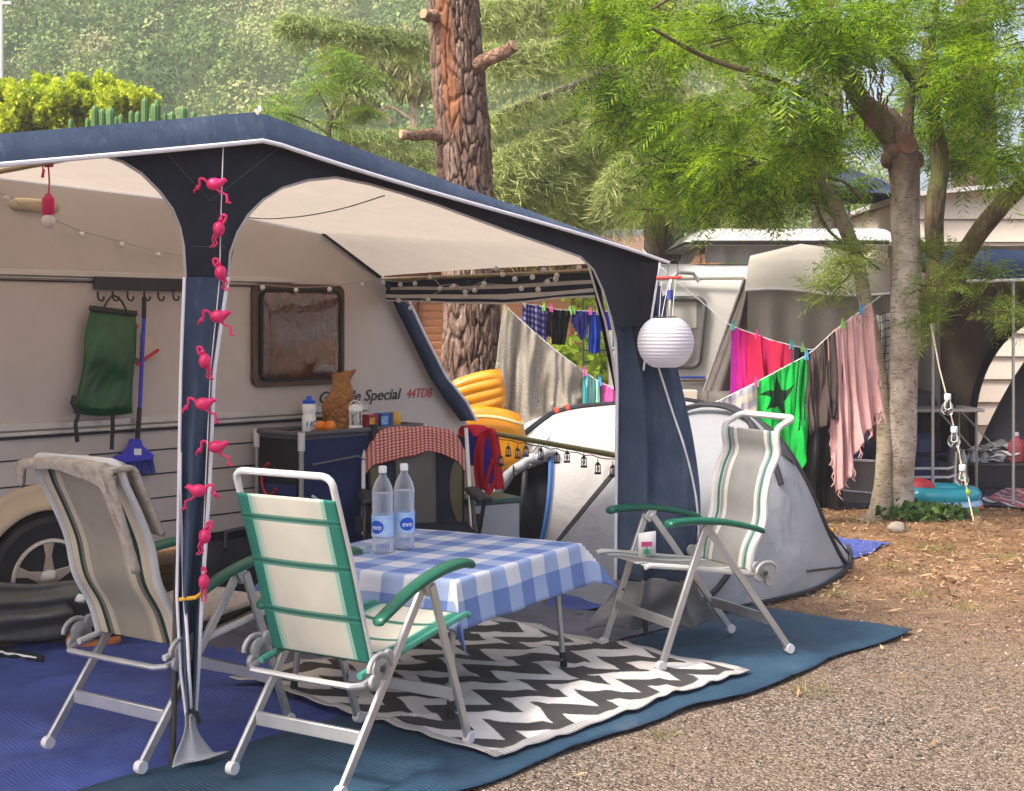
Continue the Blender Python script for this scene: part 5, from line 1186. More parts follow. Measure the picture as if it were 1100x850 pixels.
def hang(name, label, cat, f, x0, x1, drop, m, folds=5, amp=.05, hem=None, top=0, slant=(0, 0), nu=70, nv=50, matfn=None, group='laundry on the washing lines', narrow=0, seed=0, dz=0):
    def s(u, v):
        a = f(lerp(x0, x1, u)); d_ = drop(u) if callable(drop) else drop
        hx = lerp(slant[0], slant[1], u)*v
        ph = 2*PI*folds*u+seed+2.2*nz(u*2.5, v*1.2, seed)+.8*nz(u*7, v, seed+2); wv = amp*(math.sin(ph)+.35*math.sin(2.3*ph+1))*(.30+.70*v)*(.6+.8*abs(nz(u*3, v, seed+6)))+amp*.9*nz(u*5, v*2.5, seed+3)+amp*.35*nz(u*16, v*3, seed+4)
        p = a+Vector((hx+narrow*v*(.5-u)+.3*wv*v, -wv, -.002-d_*v)); 
        p.z += .012*nz(u*9, v*2, seed)*(1-v)
        return p
    o = single(name, MB().grid(s, nu, nv, matfn), m, label, cat, group, sharp=3, solid=.006); o_s[name+label] = s; return o
o_s = {}
M['peg'] = [mat('peg_%s' % q, c_, .5) for q, c_ in (('green', (.25, .6, .12)), ('blue', (.08, .35, .7)), ('teal', (.05, .5, .5)), ('wood', (.5, .36, .2)), ('pink', (.7, .1, .35)))]
def pegs(f, xs, label):
    for i, px in enumerate(xs):
        p = f(px); single('clothes_peg', MB().box(p+Vector((-.006, -.012, .008)), (.012, .014, .085), Matrix.Rotation(.12, 3, 'Y')).box(p+Vector((.006, -.012, .008)), (.012, .014, .085), Matrix.Rotation(-.12, 3, 'Y')), M['peg'][(i+int(px)) % 5], label, 'clothes peg', 'clothes pegs on the washing lines')
# crocheted blanket: rosettes in the weave
def crochet():
    n = NT('crochet'); vec = n.scale(n.coord('UV'), (1, .8, 1))
    d = n.voro(5.0, vec=vec); rings = n.math('SINE', n.math('MULTIPLY', d, 120)); ang = n.voro(60, vec=vec)
    k = n.math('MULTIPLY', n.math('LESS_THAN', d, .42), n.math('ADD', n.math('MULTIPLY', rings, .5), .5))
    mesh_ = n.voro(90, 'DISTANCE_TO_EDGE', vec=vec)
    h = n.math('ADD', n.math('MULTIPLY', k, .7), n.math('MULTIPLY', mesh_, 2.6))
    c = n.ramp(h, [(.02, (.30, .25, .18)), (.22, (.56, .51, .43)), (.8, (.74, .70, .62))])
    rm = n.math('MULTIPLY', n.math('LESS_THAN', d, .40), n.math('LESS_THAN', rings, -.1)); c = n.mix(n.math('MULTIPLY', rm, .62), c, (.25, .20, .14)); n.bump(h, .8, .012)
    return n.fin(c, .9, 0, .1, translucent=.3)
M['crochet'] = crochet()
hang('crochet_blanket', 'beige crocheted blanket with rosettes hanging from the pine trunk', 'blanket', LA, 541, 626, lambda u: interp(u, ((0, .86), (.12, 1.02), (.4, .92), (.7, .62), (1, .37))), M['crochet'], 2.4, .075, slant=(-.12, 0), nu=90, nv=80, seed=2)
hang('beach_towel', 'teal striped towel hanging beside the crocheted blanket', 'towel', LA, 626, 646, .52, stripes('stripe_teal', [(0, (.02, .35, .36)), (.14, (.5, .6, .55)), (.2, (.03, .42, .45)), (.36, (.55, .5, .3)), (.42, (.08, .2, .2)), (.58, (.03, .32, .30)), (.7, (.62, .6, .45)), (.78, (.1, .35, .3)), (.9, (.03, .06, .07))], 0), 1.5, .03, seed=1)
hang('beach_towel', 'pink towel on the washing line beside the teal striped one', 'towel', LA, 645, 684, .5, cloth('pink', (.68, .13, .40), .1, .9, 300, .3), 2.2, .045, seed=4)
hang('striped_cloth', 'pale cloth with grey lines and rainbow edge hanging left of the green towel', 'towel', LA, 735, 813, lambda u: interp(u, ((0, .42), (1, .60))), [gingham('pale_check', 9, 5, (.62, .52, .36), (.46, .42, .42), (.30, .30, .38)), cloth('r_red', (.62, .05, .04)), cloth('r_orange', (.72, .30, .03)), cloth('r_teal', (.03, .33, .36))], .6, .05, seed=3, matfn=lambda u, v: 0 if v < .48 else (1 if v < .52 else (2 if v < .64 else 3)))
star = []
for k in range(10):
    a = PI/2+k*PI/5; r = .42 if k % 2 == 0 else .165; star.append((r*math.cos(a), r*math.sin(a)))
def instar(x, y):
    c = False; j = 9
    for i in range(10):
        (xi, yi), (xj, yj) = star[i], star[j]
        if (yi > y) != (yj > y) and x < (xj-xi)*(y-yi)/(yj-yi)+xi: c = not c
        j = i
    return c
def greenfn(u, v):
    if instar((u-.44)*1.25, (.26-v)*2.0/1.0*.92): return 1
    if u > .76 and v < .62 and abs(math.sin(u*30+v*6)) < .38: return 1
    if u > .985: return 1
    return 0
hang('beach_towel', 'bright green towel with a black star on the washing line', 'towel', LA, 808, 868, lambda u: interp(u, ((0, .48), (.3, .62), (.62, 1.0), (.8, .92), (1, .75))), [cloth('green_towel', (.015, .50, .075), .12, .95, 300, .25), cloth('towel_black', (.012, .03, .015), .2, .95, 300, .1)], 1.3, .05, nu=120, nv=120, matfn=greenfn, seed=6)
hang('dark_shirt', 'black garment on the washing line behind the green towel', 'clothing', LC, 853, 886, .45, cloth('char', (.02, .022, .026)), 1.5, .05, seed=2)
hang('bath_towel', 'dark brown towel hanging between the green towel and the pink scarf', 'towel', LA, 866, 897, lambda u: .62+.08*u, M_brown if 'M_brown' in globals() else stripes('brown_towel', [(0, (.085, .06, .055))], 1), 1.6, .055, seed=8)
hang('bath_towel', 'second dark brown towel edge behind the pink scarf', 'towel', LA, 886, 905, .66, stripes('brown_towel2', [(0, (.075, .053, .05)), (.80, (.05, .036, .034)), (.85, (.08, .06, .055))], 1), 1.2, .04, seed=5, dz=.05)
M['pinkscarf'] = cloth('pale_pink', (.70, .43, .42), .10, .9, 250, .3, 22, .5)
hang('scarf', 'pale pink fringed scarf hanging in long folds next to the slender tree', 'scarf', LA, 889, 936, lambda u: interp(u, ((0, .86), (.12, 1.28), (.35, 1.22), (.55, 1.0), (.8, .92), (1, .86)))-.0, M['pinkscarf'], 5.0, .04, nu=150, nv=70, slant=(.03, .08), seed=9)
fr = MB(); s_ = [k for k in o_s if k.startswith('scarf')][0]
for k in range(56):
    u = random.random(); v = random.choice((1, 1, random.uniform(.5, 1))); u = u if v == 1 else random.choice((.005, .995)); a = o_s[s_](u, v); fr.tube([a, a+Vector((random.uniform(-.02, .02), random.uniform(-.02, .01), -.035)), a+Vector((random.uniform(-.03, .03), -.01, -.075))], .004, 4)
obj('fringe', fr, M['pinkscarf'], C.objects['scarf'])
grid_m = NT('grid_shirt'); u_, v_ = grid_m.uv()
gl = grid_m.math('MAXIMUM', grid_m.math('LESS_THAN', grid_m.math('FRACT', grid_m.math('MULTIPLY', u_, 7)), .14), grid_m.math('LESS_THAN', grid_m.math('FRACT', grid_m.math('MULTIPLY', v_, 8)), .12))
grid_m = grid_m.fin(grid_m.mix(gl, (.62, .60, .58), (.06, .06, .07)), .85)
hang('checked_shirt', 'white shirt with thin black grid hanging behind the slender tree', 'shirt', line([(925, 342), (975, 330)], 11.75, 11.9), 931, 960, .56, grid_m, 2, .05, seed=3)
hang('beach_towel', 'magenta and red towel hanging in front of the grey neighbouring awning', 'towel', LC, 786, 851, lambda u: .84-.05*u, stripes('magenta_towel', [(0, (.42, .01, .30)), (.10, (.62, .012, .22)), (.24, (.66, .015, .14)), (.30, (.70, .02, .10)), (.55, (.66, .015, .16)), (.62, (.72, .03, .10)), (.92, (.55, .03, .12))], 0, translucent=.3, wob=.12), 3.4, .06, nu=90, seed=5)
# second line: swimwear
def plaid():
    return gingham('plaid_shorts', 7, 9, (.42, .42, .58), (.075, .06, .30), (.025, .025, .14))
hang('swim_shorts', 'blue plaid shorts at the left of the back washing line', 'shorts', LB, 561, 588, lambda u: .42+.13*u, plaid(), 2, .035, seed=1)
hang('small_top', 'small black top between the plaid shorts and black shorts', 'clothing', LB, 586, 593, .26, cloth('bl1', (.025, .02, .03)), 1, .02, seed=2)
hang('swim_shorts', 'black shorts in the middle of the back washing line', 'shorts', LB, 592, 613, .32, cloth('bl2', (.012, .016, .02)), 1, .03, slant=(.0, -.05), seed=3)
hang('bikini_bottom', 'navy bikini bottom beside the black shorts', 'swimwear', LB, 615, 634, lambda u: .10+.17*math.sin(PI*u), cloth('bl3', (.035, .04, .24)), 1, .03, seed=4)
hang('swim_shorts', 'bright blue garment hanging right of the navy bikini bottom', 'clothing', LB, 633, 645, lambda u: .40-.05*abs(u-.5), cloth('bl4', (.02, .07, .50)), 1, .03, seed=5)
hang('swim_shorts', 'violet blue garment at the right end of the back washing line', 'clothing', LB, 645, 660, .18, cloth('bl5', (.05, .07, .55)), 1, .03, seed=6)
hang('small_top', 'turquoise garment near the corner of the awning on the back line', 'clothing', LB, 658, 672, .34, cloth('bl6', (.03, .40, .38)), 1, .03, seed=7)
pegs(LB, (563, 584, 592, 612, 616, 634, 642), 'small clothes peg on the back washing line')
pegs(LC, (787, 813, 850, 862), 'small clothes peg on the line with the magenta towel')
pegs(LA, (905, 925, 812), 'small clothes peg on the long sagging washing line')
pegs(lambda px: LA(px), (866, 628, 644), 'small clothes peg on the long sagging washing line')
# ================================================================ BUILDINGS AND PITCHES BEHIND
M['white_paint'] = mat('white_shell', (.54, .53, .515), .35, .04, 2.5, spec=.5, dirt=.12)
M['siding_w'] = mat('siding_cream', (.62, .54, .45), .5, .05, 3)
def wood(name, c):
    n = NT(name); v = n.scale(n.coord(), (1, 1, 14)); f = n.noise(2.2, 6, v, .7, .6)
    n.bump(f, .3, .01); return n.fin(n.ramp(f, [(.3, sc3(c, .62)), (.7, sc3(c, 1.25))]), .6, 0, .3)
M['cedar_wood'] = wood('cabin_wood', (.40, .17, .075)); M['cedar_dark'] = wood('cabin_wood_dark', (.20, .065, .028)); M['wood_pale'] = wood('cabin_wood_pale', (.50, .25, .13))
# wooden cabin: boards on a frame, posts, arched panels, eave
cd = 17.5
def CB(px, z): return Vector(((px-550)/K*cd, cd, z))
cx0, cx1 = CB(380, 0).x, CB(705, 0).x
cabin = thing('wooden_cabin', 'orange brown wooden cabin with horizontal boards behind the pine trunk', 'cabin', ((cx0+cx1)/2, cd+1.5, 0))
b = MB()
k = 0; z = .25
while z < 2.15:
    b.prism([(cx0, cd-.012, z), (cx0, cd+.03, z), (cx0, cd+.03, z+.138), (cx0, cd+.004, z+.138)], (cx1-cx0, 0, 0)); z += .142
b.box(((cx0+cx1)/2, cd+1.6, 1.15), (cx1-cx0-.02, 3.1, 2.1)); obj('wall', b, M['cedar_wood'], cabin)
for px in (385, 443, 618, 655, 704):
    x = CB(px, 0).x; obj('post', MB().box((x, cd-.08, 1.15), (.14, .12, 2.3)), M['cedar_dark'], cabin, bevel=.006)
obj('beam', MB().box(((cx0+cx1)/2, cd-.10, 2.24), (cx1-cx0+.4, .16, .26)), M['cedar_dark'], cabin, bevel=.006)
def archpanel(px0, px1, z0, z1, m):
    x0, x1 = CB(px0, 0).x, CB(px1, 0).x; r = (x1-x0)/2; pts = [(x0, cd-.03, z0), (x1, cd-.03, z0)]+[((x0+x1)/2+r*math.cos(a), cd-.03, z1-r*.75+r*.75*math.sin(a)) for a in [PI*i/14 for i in range(15)]]
    obj('arch_panel', MB().prism(pts, (0, .02, 0)), m, cabin)
archpanel(448, 520, .35, 2.08, M['wood_pale']); archpanel(530, 566, .35, 2.10, M['wood_pale']); archpanel(572, 612, .35, 2.10, M['wood_pale']); archpanel(622, 652, .4, 2.08, M['siding_w'])
for px0, px1 in ((455, 515),):
    for i in range(16): z = .5+i*.095; obj('louvre', MB().box((CB((px0+px1)/2, 0).x, cd-.045, z), (CB(px1, 0).x-CB(px0, 0).x-.1*abs(i-16)*.0, .02, .07), Matrix.Rotation(.4, 3, 'X')), M['wood_pale'], cabin)
b = MB().prism([(cx0-.3, cd-.5, 2.36), (cx0-.3, cd+1.6, 2.75), (cx0-.3, cd+3.6, 2.36), (cx0-.3, cd+3.6, 2.44), (cx0-.3, cd+1.6, 2.85), (cx0-.3, cd-.5, 2.44)], (cx1-cx0+.6, 0, 0)); obj('roof', b, mat('roof_felt', (.20, .12, .08), .9, .2, 5), cabin)
# leafy shrub beside the cabin
M['lime_leaf'] = leafmat('lime_leaf', (.20, .36, .02), (.60, .74, .09), .5, big=2)
def leafball(blobs, n, L, W, droop=.0):
    cs = []; 
    for (c, r, w) in blobs:
        k = int(n*w); d = rdirs(k); rad = RNG.uniform(.35, 1, (k, 1))**.6; cs.append(np.array(c)+d*rad*np.array(r)*(1+.25*np.sin(d[:, :1]*5+d[:, 1:2]*7)))
    cen = np.concatenate(cs); k = len(cen); e1 = rdirs(k); e1[:, 2] -= droop; e1 /= np.linalg.norm(e1, axis=1)[:, None]
    ln = RNG.uniform(.7, 1.3, (k, 1)); return quads(cen, e1*L*ln, perp(e1)*W*ln)
def plantthing(name, label, cat, base, blobs, n, L, W, m, trunk_pts=None, tr=.04, bark=None, group=None, droop=0):
    t = thing(name, label, cat, base, 0, group)
    V, F = leafball(blobs, n, L, W, droop); npmesh('crown', V, F, m, t)
    b = MB()
    for pts, r in (trunk_pts or []): b.tube(pts, r, 7)
    if trunk_pts: obj('trunk', b, bark or M['bark_g'], t)
    return t
def bark(name, c1, c2, sc=6, vst=(1, 1, .22), bump=.8, moss=0):
    n = NT(name); v = n.scale(n.coord(), vst); d = n.math('ABSOLUTE', n.math('SUBTRACT', n.noise(sc*1.8, 4, v, .6, .4), .5)); f = n.noise(sc, 7, v, .7)
    c = n.mix(n.ramp(d, [(0, (.25,)*3), (.06, (1, 1, 1))]), sc3(c1, .55), n.ramp(f, [(.3, c1), (.7, c2)]))
    if moss: c = n.mix(n.ramp(n.noise(2.4, 6), [(.45, (0, 0, 0)), (.65, (moss,)*3)]), c, (.09, .11, .03))
    n.bump(n.math('ADD', n.math('MULTIPLY', n.math('MINIMUM', d, .1), 4), n.math('MULTIPLY', f, .7)), bump, .03); return n.fin(c, .9, 0, .15)
def smoothbark(name, c1, c2, moss=0, dark=None):
    n = NT(name); f = n.noise(4, 8, n.scale(n.coord(), (1, 1, .8)), .72); dash = n.noise(16, 3, n.scale(n.coord(), (1, 1, 4.5)), .6)
    c = n.ramp(f, [(.32, c1), (.7, c2)]); c = n.mix(n.ramp(dash, [(.56, (0, 0, 0)), (.68, (.85,)*3)]), c, sc3(c1, .35))
    c = n.mix(n.ramp(n.noise(1.6, 6, rough=.7), [(.55, (0, 0, 0)), (.75, (.6,)*3)]), c, sc3(c1, .6))
    if moss: c = n.mix(n.ramp(n.noise(2.4, 6), [(.45, (0, 0, 0)), (.65, (moss,)*3)]), c, (.09, .11, .03))
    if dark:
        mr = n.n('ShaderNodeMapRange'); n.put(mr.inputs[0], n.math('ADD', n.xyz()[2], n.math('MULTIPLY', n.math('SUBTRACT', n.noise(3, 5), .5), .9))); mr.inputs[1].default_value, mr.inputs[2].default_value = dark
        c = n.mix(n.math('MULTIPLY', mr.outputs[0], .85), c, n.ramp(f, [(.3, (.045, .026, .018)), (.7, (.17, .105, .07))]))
    n.bump(n.math('ADD', f, n.math('MULTIPLY', dash, -.4)), .6, .02); return n.fin(c, .85, 0, .15)
M['bark_g'] = bark('bark_grey', (.09, .07, .055), (.20, .165, .13))
sb_ = Vector((.85, 15.2, 0))
plantthing('leafy_shrub', 'bright green leafy shrub growing beside the wooden cabin', 'shrub', sb_, [((.95, 15.2, 1.75), (.28, .4, .42), .25), ((.72, 15.1, 1.15), (.42, .4, .3), .4), ((.35, 15.0, 1.28), (.3, .3, .16), .12), ((.9, 15.2, .8), (.5, .4, .4), .4), ((.62, 15.2, 2.0), (.15, .2, .12),   .05)], 1700, .055, .034, M['lime_leaf'],
           [([sb_, (.85, 15.2, .8), (.95, 15.2, 1.6)], [.03, .02, .008]), ([(.85, 15.2, .5), (.6, 15.1, 1.1), (.35, 15.0, 1.3)], [.02, .012, .005])])
# garden umbrella fabrics/airer bits beside the curtain
al = thing('clothes_airer', 'dark metal airer with small dark pieces beside the leafy shrub', 'clothes airer', Vector((1.0, 13.9, 0)))
b = MB()
for z in (1.35, 1.62, 1.9): b.tube([(.72, 13.9, z), (1.3, 14.2, z)], .008, 5)
b.tube([(.72, 13.9, 0), (.72, 13.9, 2.0)], .01, 6).tube([(1.3, 14.2, 0), (1.3, 14.2, 2.0)], .01, 6); obj('frame', b, M['steel_d'], al)

# flat white mobile home with an orange end wall
mh = thing('mobile_home', 'cream mobile home with orange end wall behind the white pop-top caravan', 'mobile home', (2.0, 23, 0))
d = 21.5; xa, xc, xe = (560-550)/K*d, (704-550)/K*d, (775-550)/K*(d+.2)
def zz(py, dd): return H+(350-py)/K*dd
b = MB().box(((xa+xc)/2, d+2.0, zz(256, d)/2), (xc-xa, 4.0, zz(256, d))); obj('wall', b, M['siding_w'], mh)
b = MB().box(((xc+xe)/2+.004, d+2.2, zz(284, d)/2), (xe-xc, 4.2, zz(284, d)))
obj('end_wall', b, wood('orange_wall', (.62, .22, .035)), mh)
obj('end_gable', MB().box(((xc+xe)/2+.004, d+2.3, (zz(284, d)+zz(262, d))/2), (xe-xc, 4.1, zz(262, d)-zz(284, d)-.01)), wood('tan_wall', (.45, .30, .17)), mh)
obj('roof_edge', MB().box(((xa+xc)/2, d+1.98, zz(252, d)), (xc-xa+.1, 4.1, .14)).box(((xc+xe)/2+.06, d+2.28, zz(261, d)), (xe-xc, 4.3, .05)), M['white_paint'], mh, bevel=.01)
b = MB()
for px in (668, 676, 684, 692): b.box(((px-550)/K*d, d-.02, zz(270, d)), (.035, .03, .22))
obj('vent_slat', b, M['siding_w'], mh)

# white caravan with pop top
pc_ = thing('pop_top_caravan', 'white caravan with raised pop-top roof behind the washing lines', 'caravan', (2.6, 15.6, 0))
d = 14.6
def X(px, dd=d): return (px-550)/K*dd
prof = []
x0, x1 = X(655), X(960)
def shell(u, v):
    # rounded body section swept along x, with rounded front corner
    x = lerp(x0, x1, u); a = v*PI; 
    bulgef = 1-.10*(1-smooth(0, .16, u))
    yy = d+1.05-1.05*math.copysign(abs(math.cos(a))**.32, math.cos(a))*bulgef; z = .55+(zz(281, d)-.55)*abs(math.sin(a))**.28*(1-.03*(1-smooth(0, .2, u)))
    return Vector((x, yy, z))
b = MB().grid(shell, 40, 40)
for e in (0, 1):
    ring_ = [shell(e, k/40) for k in range(41)]; b.add(ring_, [tuple(range(41))])
obj('body', b, M['white_paint'], pc_, sharp=.9)
obj('roof_rail', MB().tube([(x0+.1, d+.02, zz(300, d)), (X(800), d-.02, zz(299, d))], .018, 6), M['rail'], pc_)
obj('waist_rail', MB().tube([(x0+.1, d-.02, zz(407, d)), (X(800), d-.02, zz(407, d))], .02, 6).tube([(x0+.1, d-.02, zz(411, d)), (X(800), d-.02, zz(411, d))], .01, 6), M['rail'], pc_)
wm = MB()
pts = []
for cx, cy, a0 in ((748, 330, 0), (700, 330, 90), (700, 385, 180), (742, 385, 270)):
    for k in range(6): a = math.radians(a0+18*k); pts.append((cx+9*math.cos(a), cy-9*math.sin(a)))
wn = obj('window', MB().tube([(X(px, d-.03), d-.03, zz(py, d-.03)) for px, py in pts], .03, 8, closed=True), mat('window_rubber', (.10, .10, .10), .5), pc_)
obj('pane', MB().prism([(X(px, d-.01), d-.01, zz(py, d-.01)) for px, py in pts], (0, .01, 0)), mat('grey_glass', (.20, .20, .20), .15, .2, 3, spec=.7), wn)
obj('blind', MB().prism([(X(px), d-.016, zz(py, d)) for px, py in ((698, 322), (748, 322), (748, 352), (698, 360))], (0, .004, 0)), mat('blind_grey', (.48, .47, .45), .6), wn)
obj('canvas', MB().grid(lambda u, v: Vector((lerp(X(758, d+.3), X(920, d+.3), u), d+.35+.02*math.sin(u*40), lerp(zz(282, d+.3), zz(262, d+.3), v))), 60, 6).grid(lambda u, v: Vector((lerp(X(748), X(758), v), lerp(d+.35, d+1.8, u), lerp(zz(282, d+.3), zz(262, d+.3), v))), 10, 4), cloth('pop_canvas', (.36, .35, .34), .15), pc_, sharp=3)
b = MB().grid(lambda u, v: Vector((lerp(X(738), X(965), u), d+.2+lerp(0, 2.0, v), zz(262-8*u*0, d+.2)+.20*math.sin(PI*min(1, v*1.0))**.35*(min(1, u*7)**.5)+.02)), 30, 20).grid(lambda u, v: Vector((lerp(X(738), X(965), u), d+.2+lerp(0, 2.0, v), zz(263, d+.2))), 2, 2)
obj('pop_roof', b, M['white_paint'], pc_, sharp=.8)
obj('roof_gasket', MB().tube([(X(745), d+.19, zz(262, d+.2)+.015), (X(960), d+.19, zz(262, d+.2)+.015)], .022, 6), M['rubber'], pc_)
obj('skirt_board', MB().box(((x0+x1)/2, d+.2, .5), (x1-x0-.3, .05, .25)), M['white_paint'], pc_)
for px in (760, 880):
    wb = obj('wheel', MB().lathe([(.1, -.08), (.30, -.08), (.32, 0), (.30, .08), (.1, .08)], Matrix.Translation((X(px), d+.25, .31)) @ Matrix.Rotation(PI/2, 4, 'X'), 24), M['rubber'], pc_)
lt_ = [(X(718), d-.16, zz(440, d)), (X(718), d-.16, zz(308, d)), (X(720), d-.14, zz(299, d)), (X(728), d-.10, zz(293, d)), (X(744), d-.06, zz(294, d)), (X(750), d-.05, zz(303, d))]
obj('grab_rail', MB().tube(lt_, .022, 8).tube([(X(790, d), d-.05, zz(400, d)), (X(760), d-.08, zz(418, d)), (X(757), d-.05, zz(440, d))], .012, 6), M['alu'], pc_)
obj('rail_clamp', MB().tube([(X(718), d-.16, zz(322, d)), (X(718), d-.16, zz(312, d))], .035, 8).tube([(X(718), d-.16, zz(402, d)), (X(718), d-.16, zz(394, d))], .035, 8).tube([(X(718), d-.16, zz(405, d)), (X(756), d-.10, zz(405, d))], .014, 6), mat('clamp_blue', (.05, .08, .40), .4), pc_)
obj('service_box', MB().box((X(730), d-.18, zz(424, d)), (.30, .3, .12)), M['siding_w'], pc_, bevel=.01)
obj('marker_lamp', MB().box((X(772), d-.03, zz(409, d)), (.16, .03, .03)), mat('lamp_red', (.4, .04, .04), .3), pc_)
tow = hang('navy_towel', 'dark navy cloth hanging in the window corner of the white caravan', 'towel', lambda px: P(px, lerp(322, 316, (px-690)/30), 14.2), 690, 716, lambda u: .12+.62*u, M['navy'], 1, .03, seed=4, group=None)

# neighbouring grey awning on the white caravan
na = thing('grey_awning', 'grey awning with cream roof pitched on the white pop-top caravan', 'awning', (3.6, 13.6, 0))
d2 = 13.5
def X2(px): return (px-550)/K*d2
rtop = [(806, 275, 14.5), (860, 262, 14.4), (905, 268, 13.8), (948, 282, 13.2), (1020, 300, 12.8)]
def nroof(u, v):
    k = u*(len(rtop)-1); i = min(len(rtop)-2, int(k)); f = k-i; a = P(*rtop[i]).lerp(P(*rtop[i+1]), f)
    px = lerp(800, 1010, u); e = P(px, 312+6*u-4*math.sin(u*9)*.6, d2-.1*u); r = a.lerp(e, v); r.z += .05*math.sin(PI*v); return r
obj('roof', MB().grid(nroof, 40, 12), cloth('awn_cream', (.56, .52, .46), .08, .7, 400, .35), na, sharp=3)
obj('wall', MB().grid(lambda u, v: P(lerp(803, 1010, u), lerp(310+6*u, 545, v), d2+.03+.05*math.sin(u*38+.6*nz(u*4, v, 2))*(.3+.7*v)), 110, 20), cloth('awn_grey', (.30, .275, .255), .10, .8, 300, .25), na, sharp=3)
obj('roof_hem', MB().tube([nroof(k/30, 1)+Vector((0, -.02, 0)) for k in range(31)], .012, 6), M['pipe'], na)
obj('side_flap', MB().grid(lambda u, v: P(lerp(lerp(800, 808, u), lerp(757, 806, u), v), lerp(300, 420, v), 14.0-.15*u+.06*math.sin(u*9+v*2)), 24, 24), cloth('awn_flap', (.13, .115, .11), .15), na, sharp=3)
obj('flap_piping', MB().tube([P(lerp(799, 756, k/12), lerp(300, 420, k/12), 13.95) for k in range(13)], .012, 6), M['frame_g'], na)
# low grey groundwall + dark things beneath the laundry
kw = thing('windbreak', 'low grey windbreak panel behind the slender tree', 'windbreak', P(920, 545, 12.1)*1)
kw.location.z = 0
def wbk(u, v): return P(lerp(893, 972, u), lerp(lerp(493, 497, u), lerp(538, 547, u), v), 12.2+.02*math.sin(u*9))
obj('panel', MB().grid(wbk, 30, 8), cloth('wb_grey', (.25, .22, .215), .12), kw, sharp=3)
obj('top_hem', MB().tube([wbk(k/20, 0)+Vector((0, -.02, 0)) for k in range(21)], .012, 6).tube([wbk(k/20, .72)+Vector((0, -.02, 0)) for k in range(21)], .008, 6), M['pipe'], kw)
bs = thing('black_cover', 'black plastic cover behind the green and brown towels', 'cover', P(872, 540, 11.9)); bs.location.z = 0
obj('sheet', MB().grid(lambda u, v: Vector((lerp(X2(835)*.88, X2(906)*.88, u), 11.9+.06*math.sin(u*17+2*v)+.05*nz(u*4, v*4, 1), lerp(1.15, .01, v))), 50, 20), mat('bin_liner', (.010, .010, .011), .3, .3, 5, .5, 9), bs, sharp=3)
ob = thing('gear_heap', 'dark heap of camping bags behind the windbreak', 'luggage', P(940, 540, 12.8)); ob.location.z = 0
for i in range(9):
    c = Vector((3.15+.22*(i % 5)+.1*(i//5), 12.8+.15*(i % 3), .35+.38*(i//5)))
    b = MB().grid(lambda u, v: c+Vector((.17*math.cos(2*PI*u)*math.sin(PI*v)**.6, .14*math.sin(2*PI*u)*math.sin(PI*v)**.6, .26*-math.cos(PI*v)))*(1+.15*nz(u*3, v*3, i)), 14, 10)
    obj('bag', b, mat('bag_col', random.choice([(.02, .03, .07), (.03, .03, .03), (.05, .06, .16), (.12, .03, .04), (.07, .06, .06)]), .6, .3, 9, .4, 20), ob)

# big mobile home at right
d3 = 18.0
def X3(px): return (px-550)/K*d3
mr = thing('mobile_home', 'cream clad mobile home behind the trees at the right', 'mobile home', (X3(1100), d3+2, 0))
b = MB(); x0, x1 = X3(983), X3(1290); b.box(((x0+x1)/2, d3+1.8, zz(211, d3)/2), (x1-x0, 3.5, zz(211, d3))); obj('wall', b, M['siding_w'], mr)
b = MB(); z = .3
while z < zz(214, d3): b.prism([(x0-.002, d3-.006, z), (x0-.002, d3+.06, z), (x0-.002, d3+.06, z+.29), (x0-.002, d3+.035, z+.29)], (x1-x0, 0, 0)); z += .30
obj('cladding', b, M['siding_w'], mr)
obj('roof', MB().prism([(x0-.15, d3-.2, zz(213, d3)), (x1, d3-.2, zz(182, d3)), (x1, d3-.2, zz(178, d3)), (x0-.15, d3-.2, zz(208, d3))], (0, 4, 0)).box(((x0+x1)/2, d3+1.8, zz(211, d3)), (x1-x0, 3.4, .05)), M['white_paint'], mr)
obj('gable', MB().prism([(x0, d3+.002, zz(212, d3)), (x1, d3+.002, zz(212, d3)), (x1, d3+.002, zz(184, d3))], (0, 3.4, 0)), M['siding_w'], mr)
gb_ = thing('garden_umbrella', 'small dark garden umbrella far behind the slender tree', 'umbrella', P(912, 260, 19)); gb_.location.z = 0
obj('canopy', MB().lathe([(1e-4, .42), (.5, .22), (.85, 0), (.83, -.02), (.5, .19), (1e-4, .39)], Matrix.Translation(P(912, 213, 19)), 8), M['navy'], gb_, sharp=.1)
obj('pole', MB().tube([Vector((P(912, 213, 19).x, 19, 0)), P(912, 213, 19)+Vector((0, 0, .4))], .02, 6), M['alu'], gb_)

# brown family tent at the right, open front
bt = thing('family_tent', 'brown open-fronted family tent with navy roof edge behind the slender tree', 'tent', P(1050, 545, 13.0)); bt.location.z = 0
M['tent_brown'] = cloth('tent_brown', (.135, .098, .075), .15, .85, 400, .12, 6, .5)
fd, bd = 12.15, 14.6
XF = lambda px: (px-550)/K*fd
def tw(u, v):   # back wall with an arched opening
    return Vector((lerp(XF(965)*1.17, XF(1230)*1.17, u), bd+.06*math.sin(u*30), lerp(0, 2.45, v)))
acx, acz, arx, arz = (1132-550)/K*bd, .55, .86, 1.14
def hole(u, v):
    x = lerp(XF(965)*1.17, XF(1230)*1.17, u); z = lerp(0, 2.45, v); return None if z > .30 and ((x-acx)/arx)**2+(max(0, z-acz)/arz)**2 < 1 else 0
obj('wall', MB().grid(tw, 130, 90, hole), M['tent_brown'], bt, sharp=3)
obj('arch_trim', MB().tube([(acx+(arx+.03)*math.cos(a), bd-.06, max(.05, acz+(arz+.03)*math.sin(a))) for a in [PI*(1.08-1.16*k/40) for k in range(41)]], .085, 8, flat=.4), M['blackcloth'], bt)
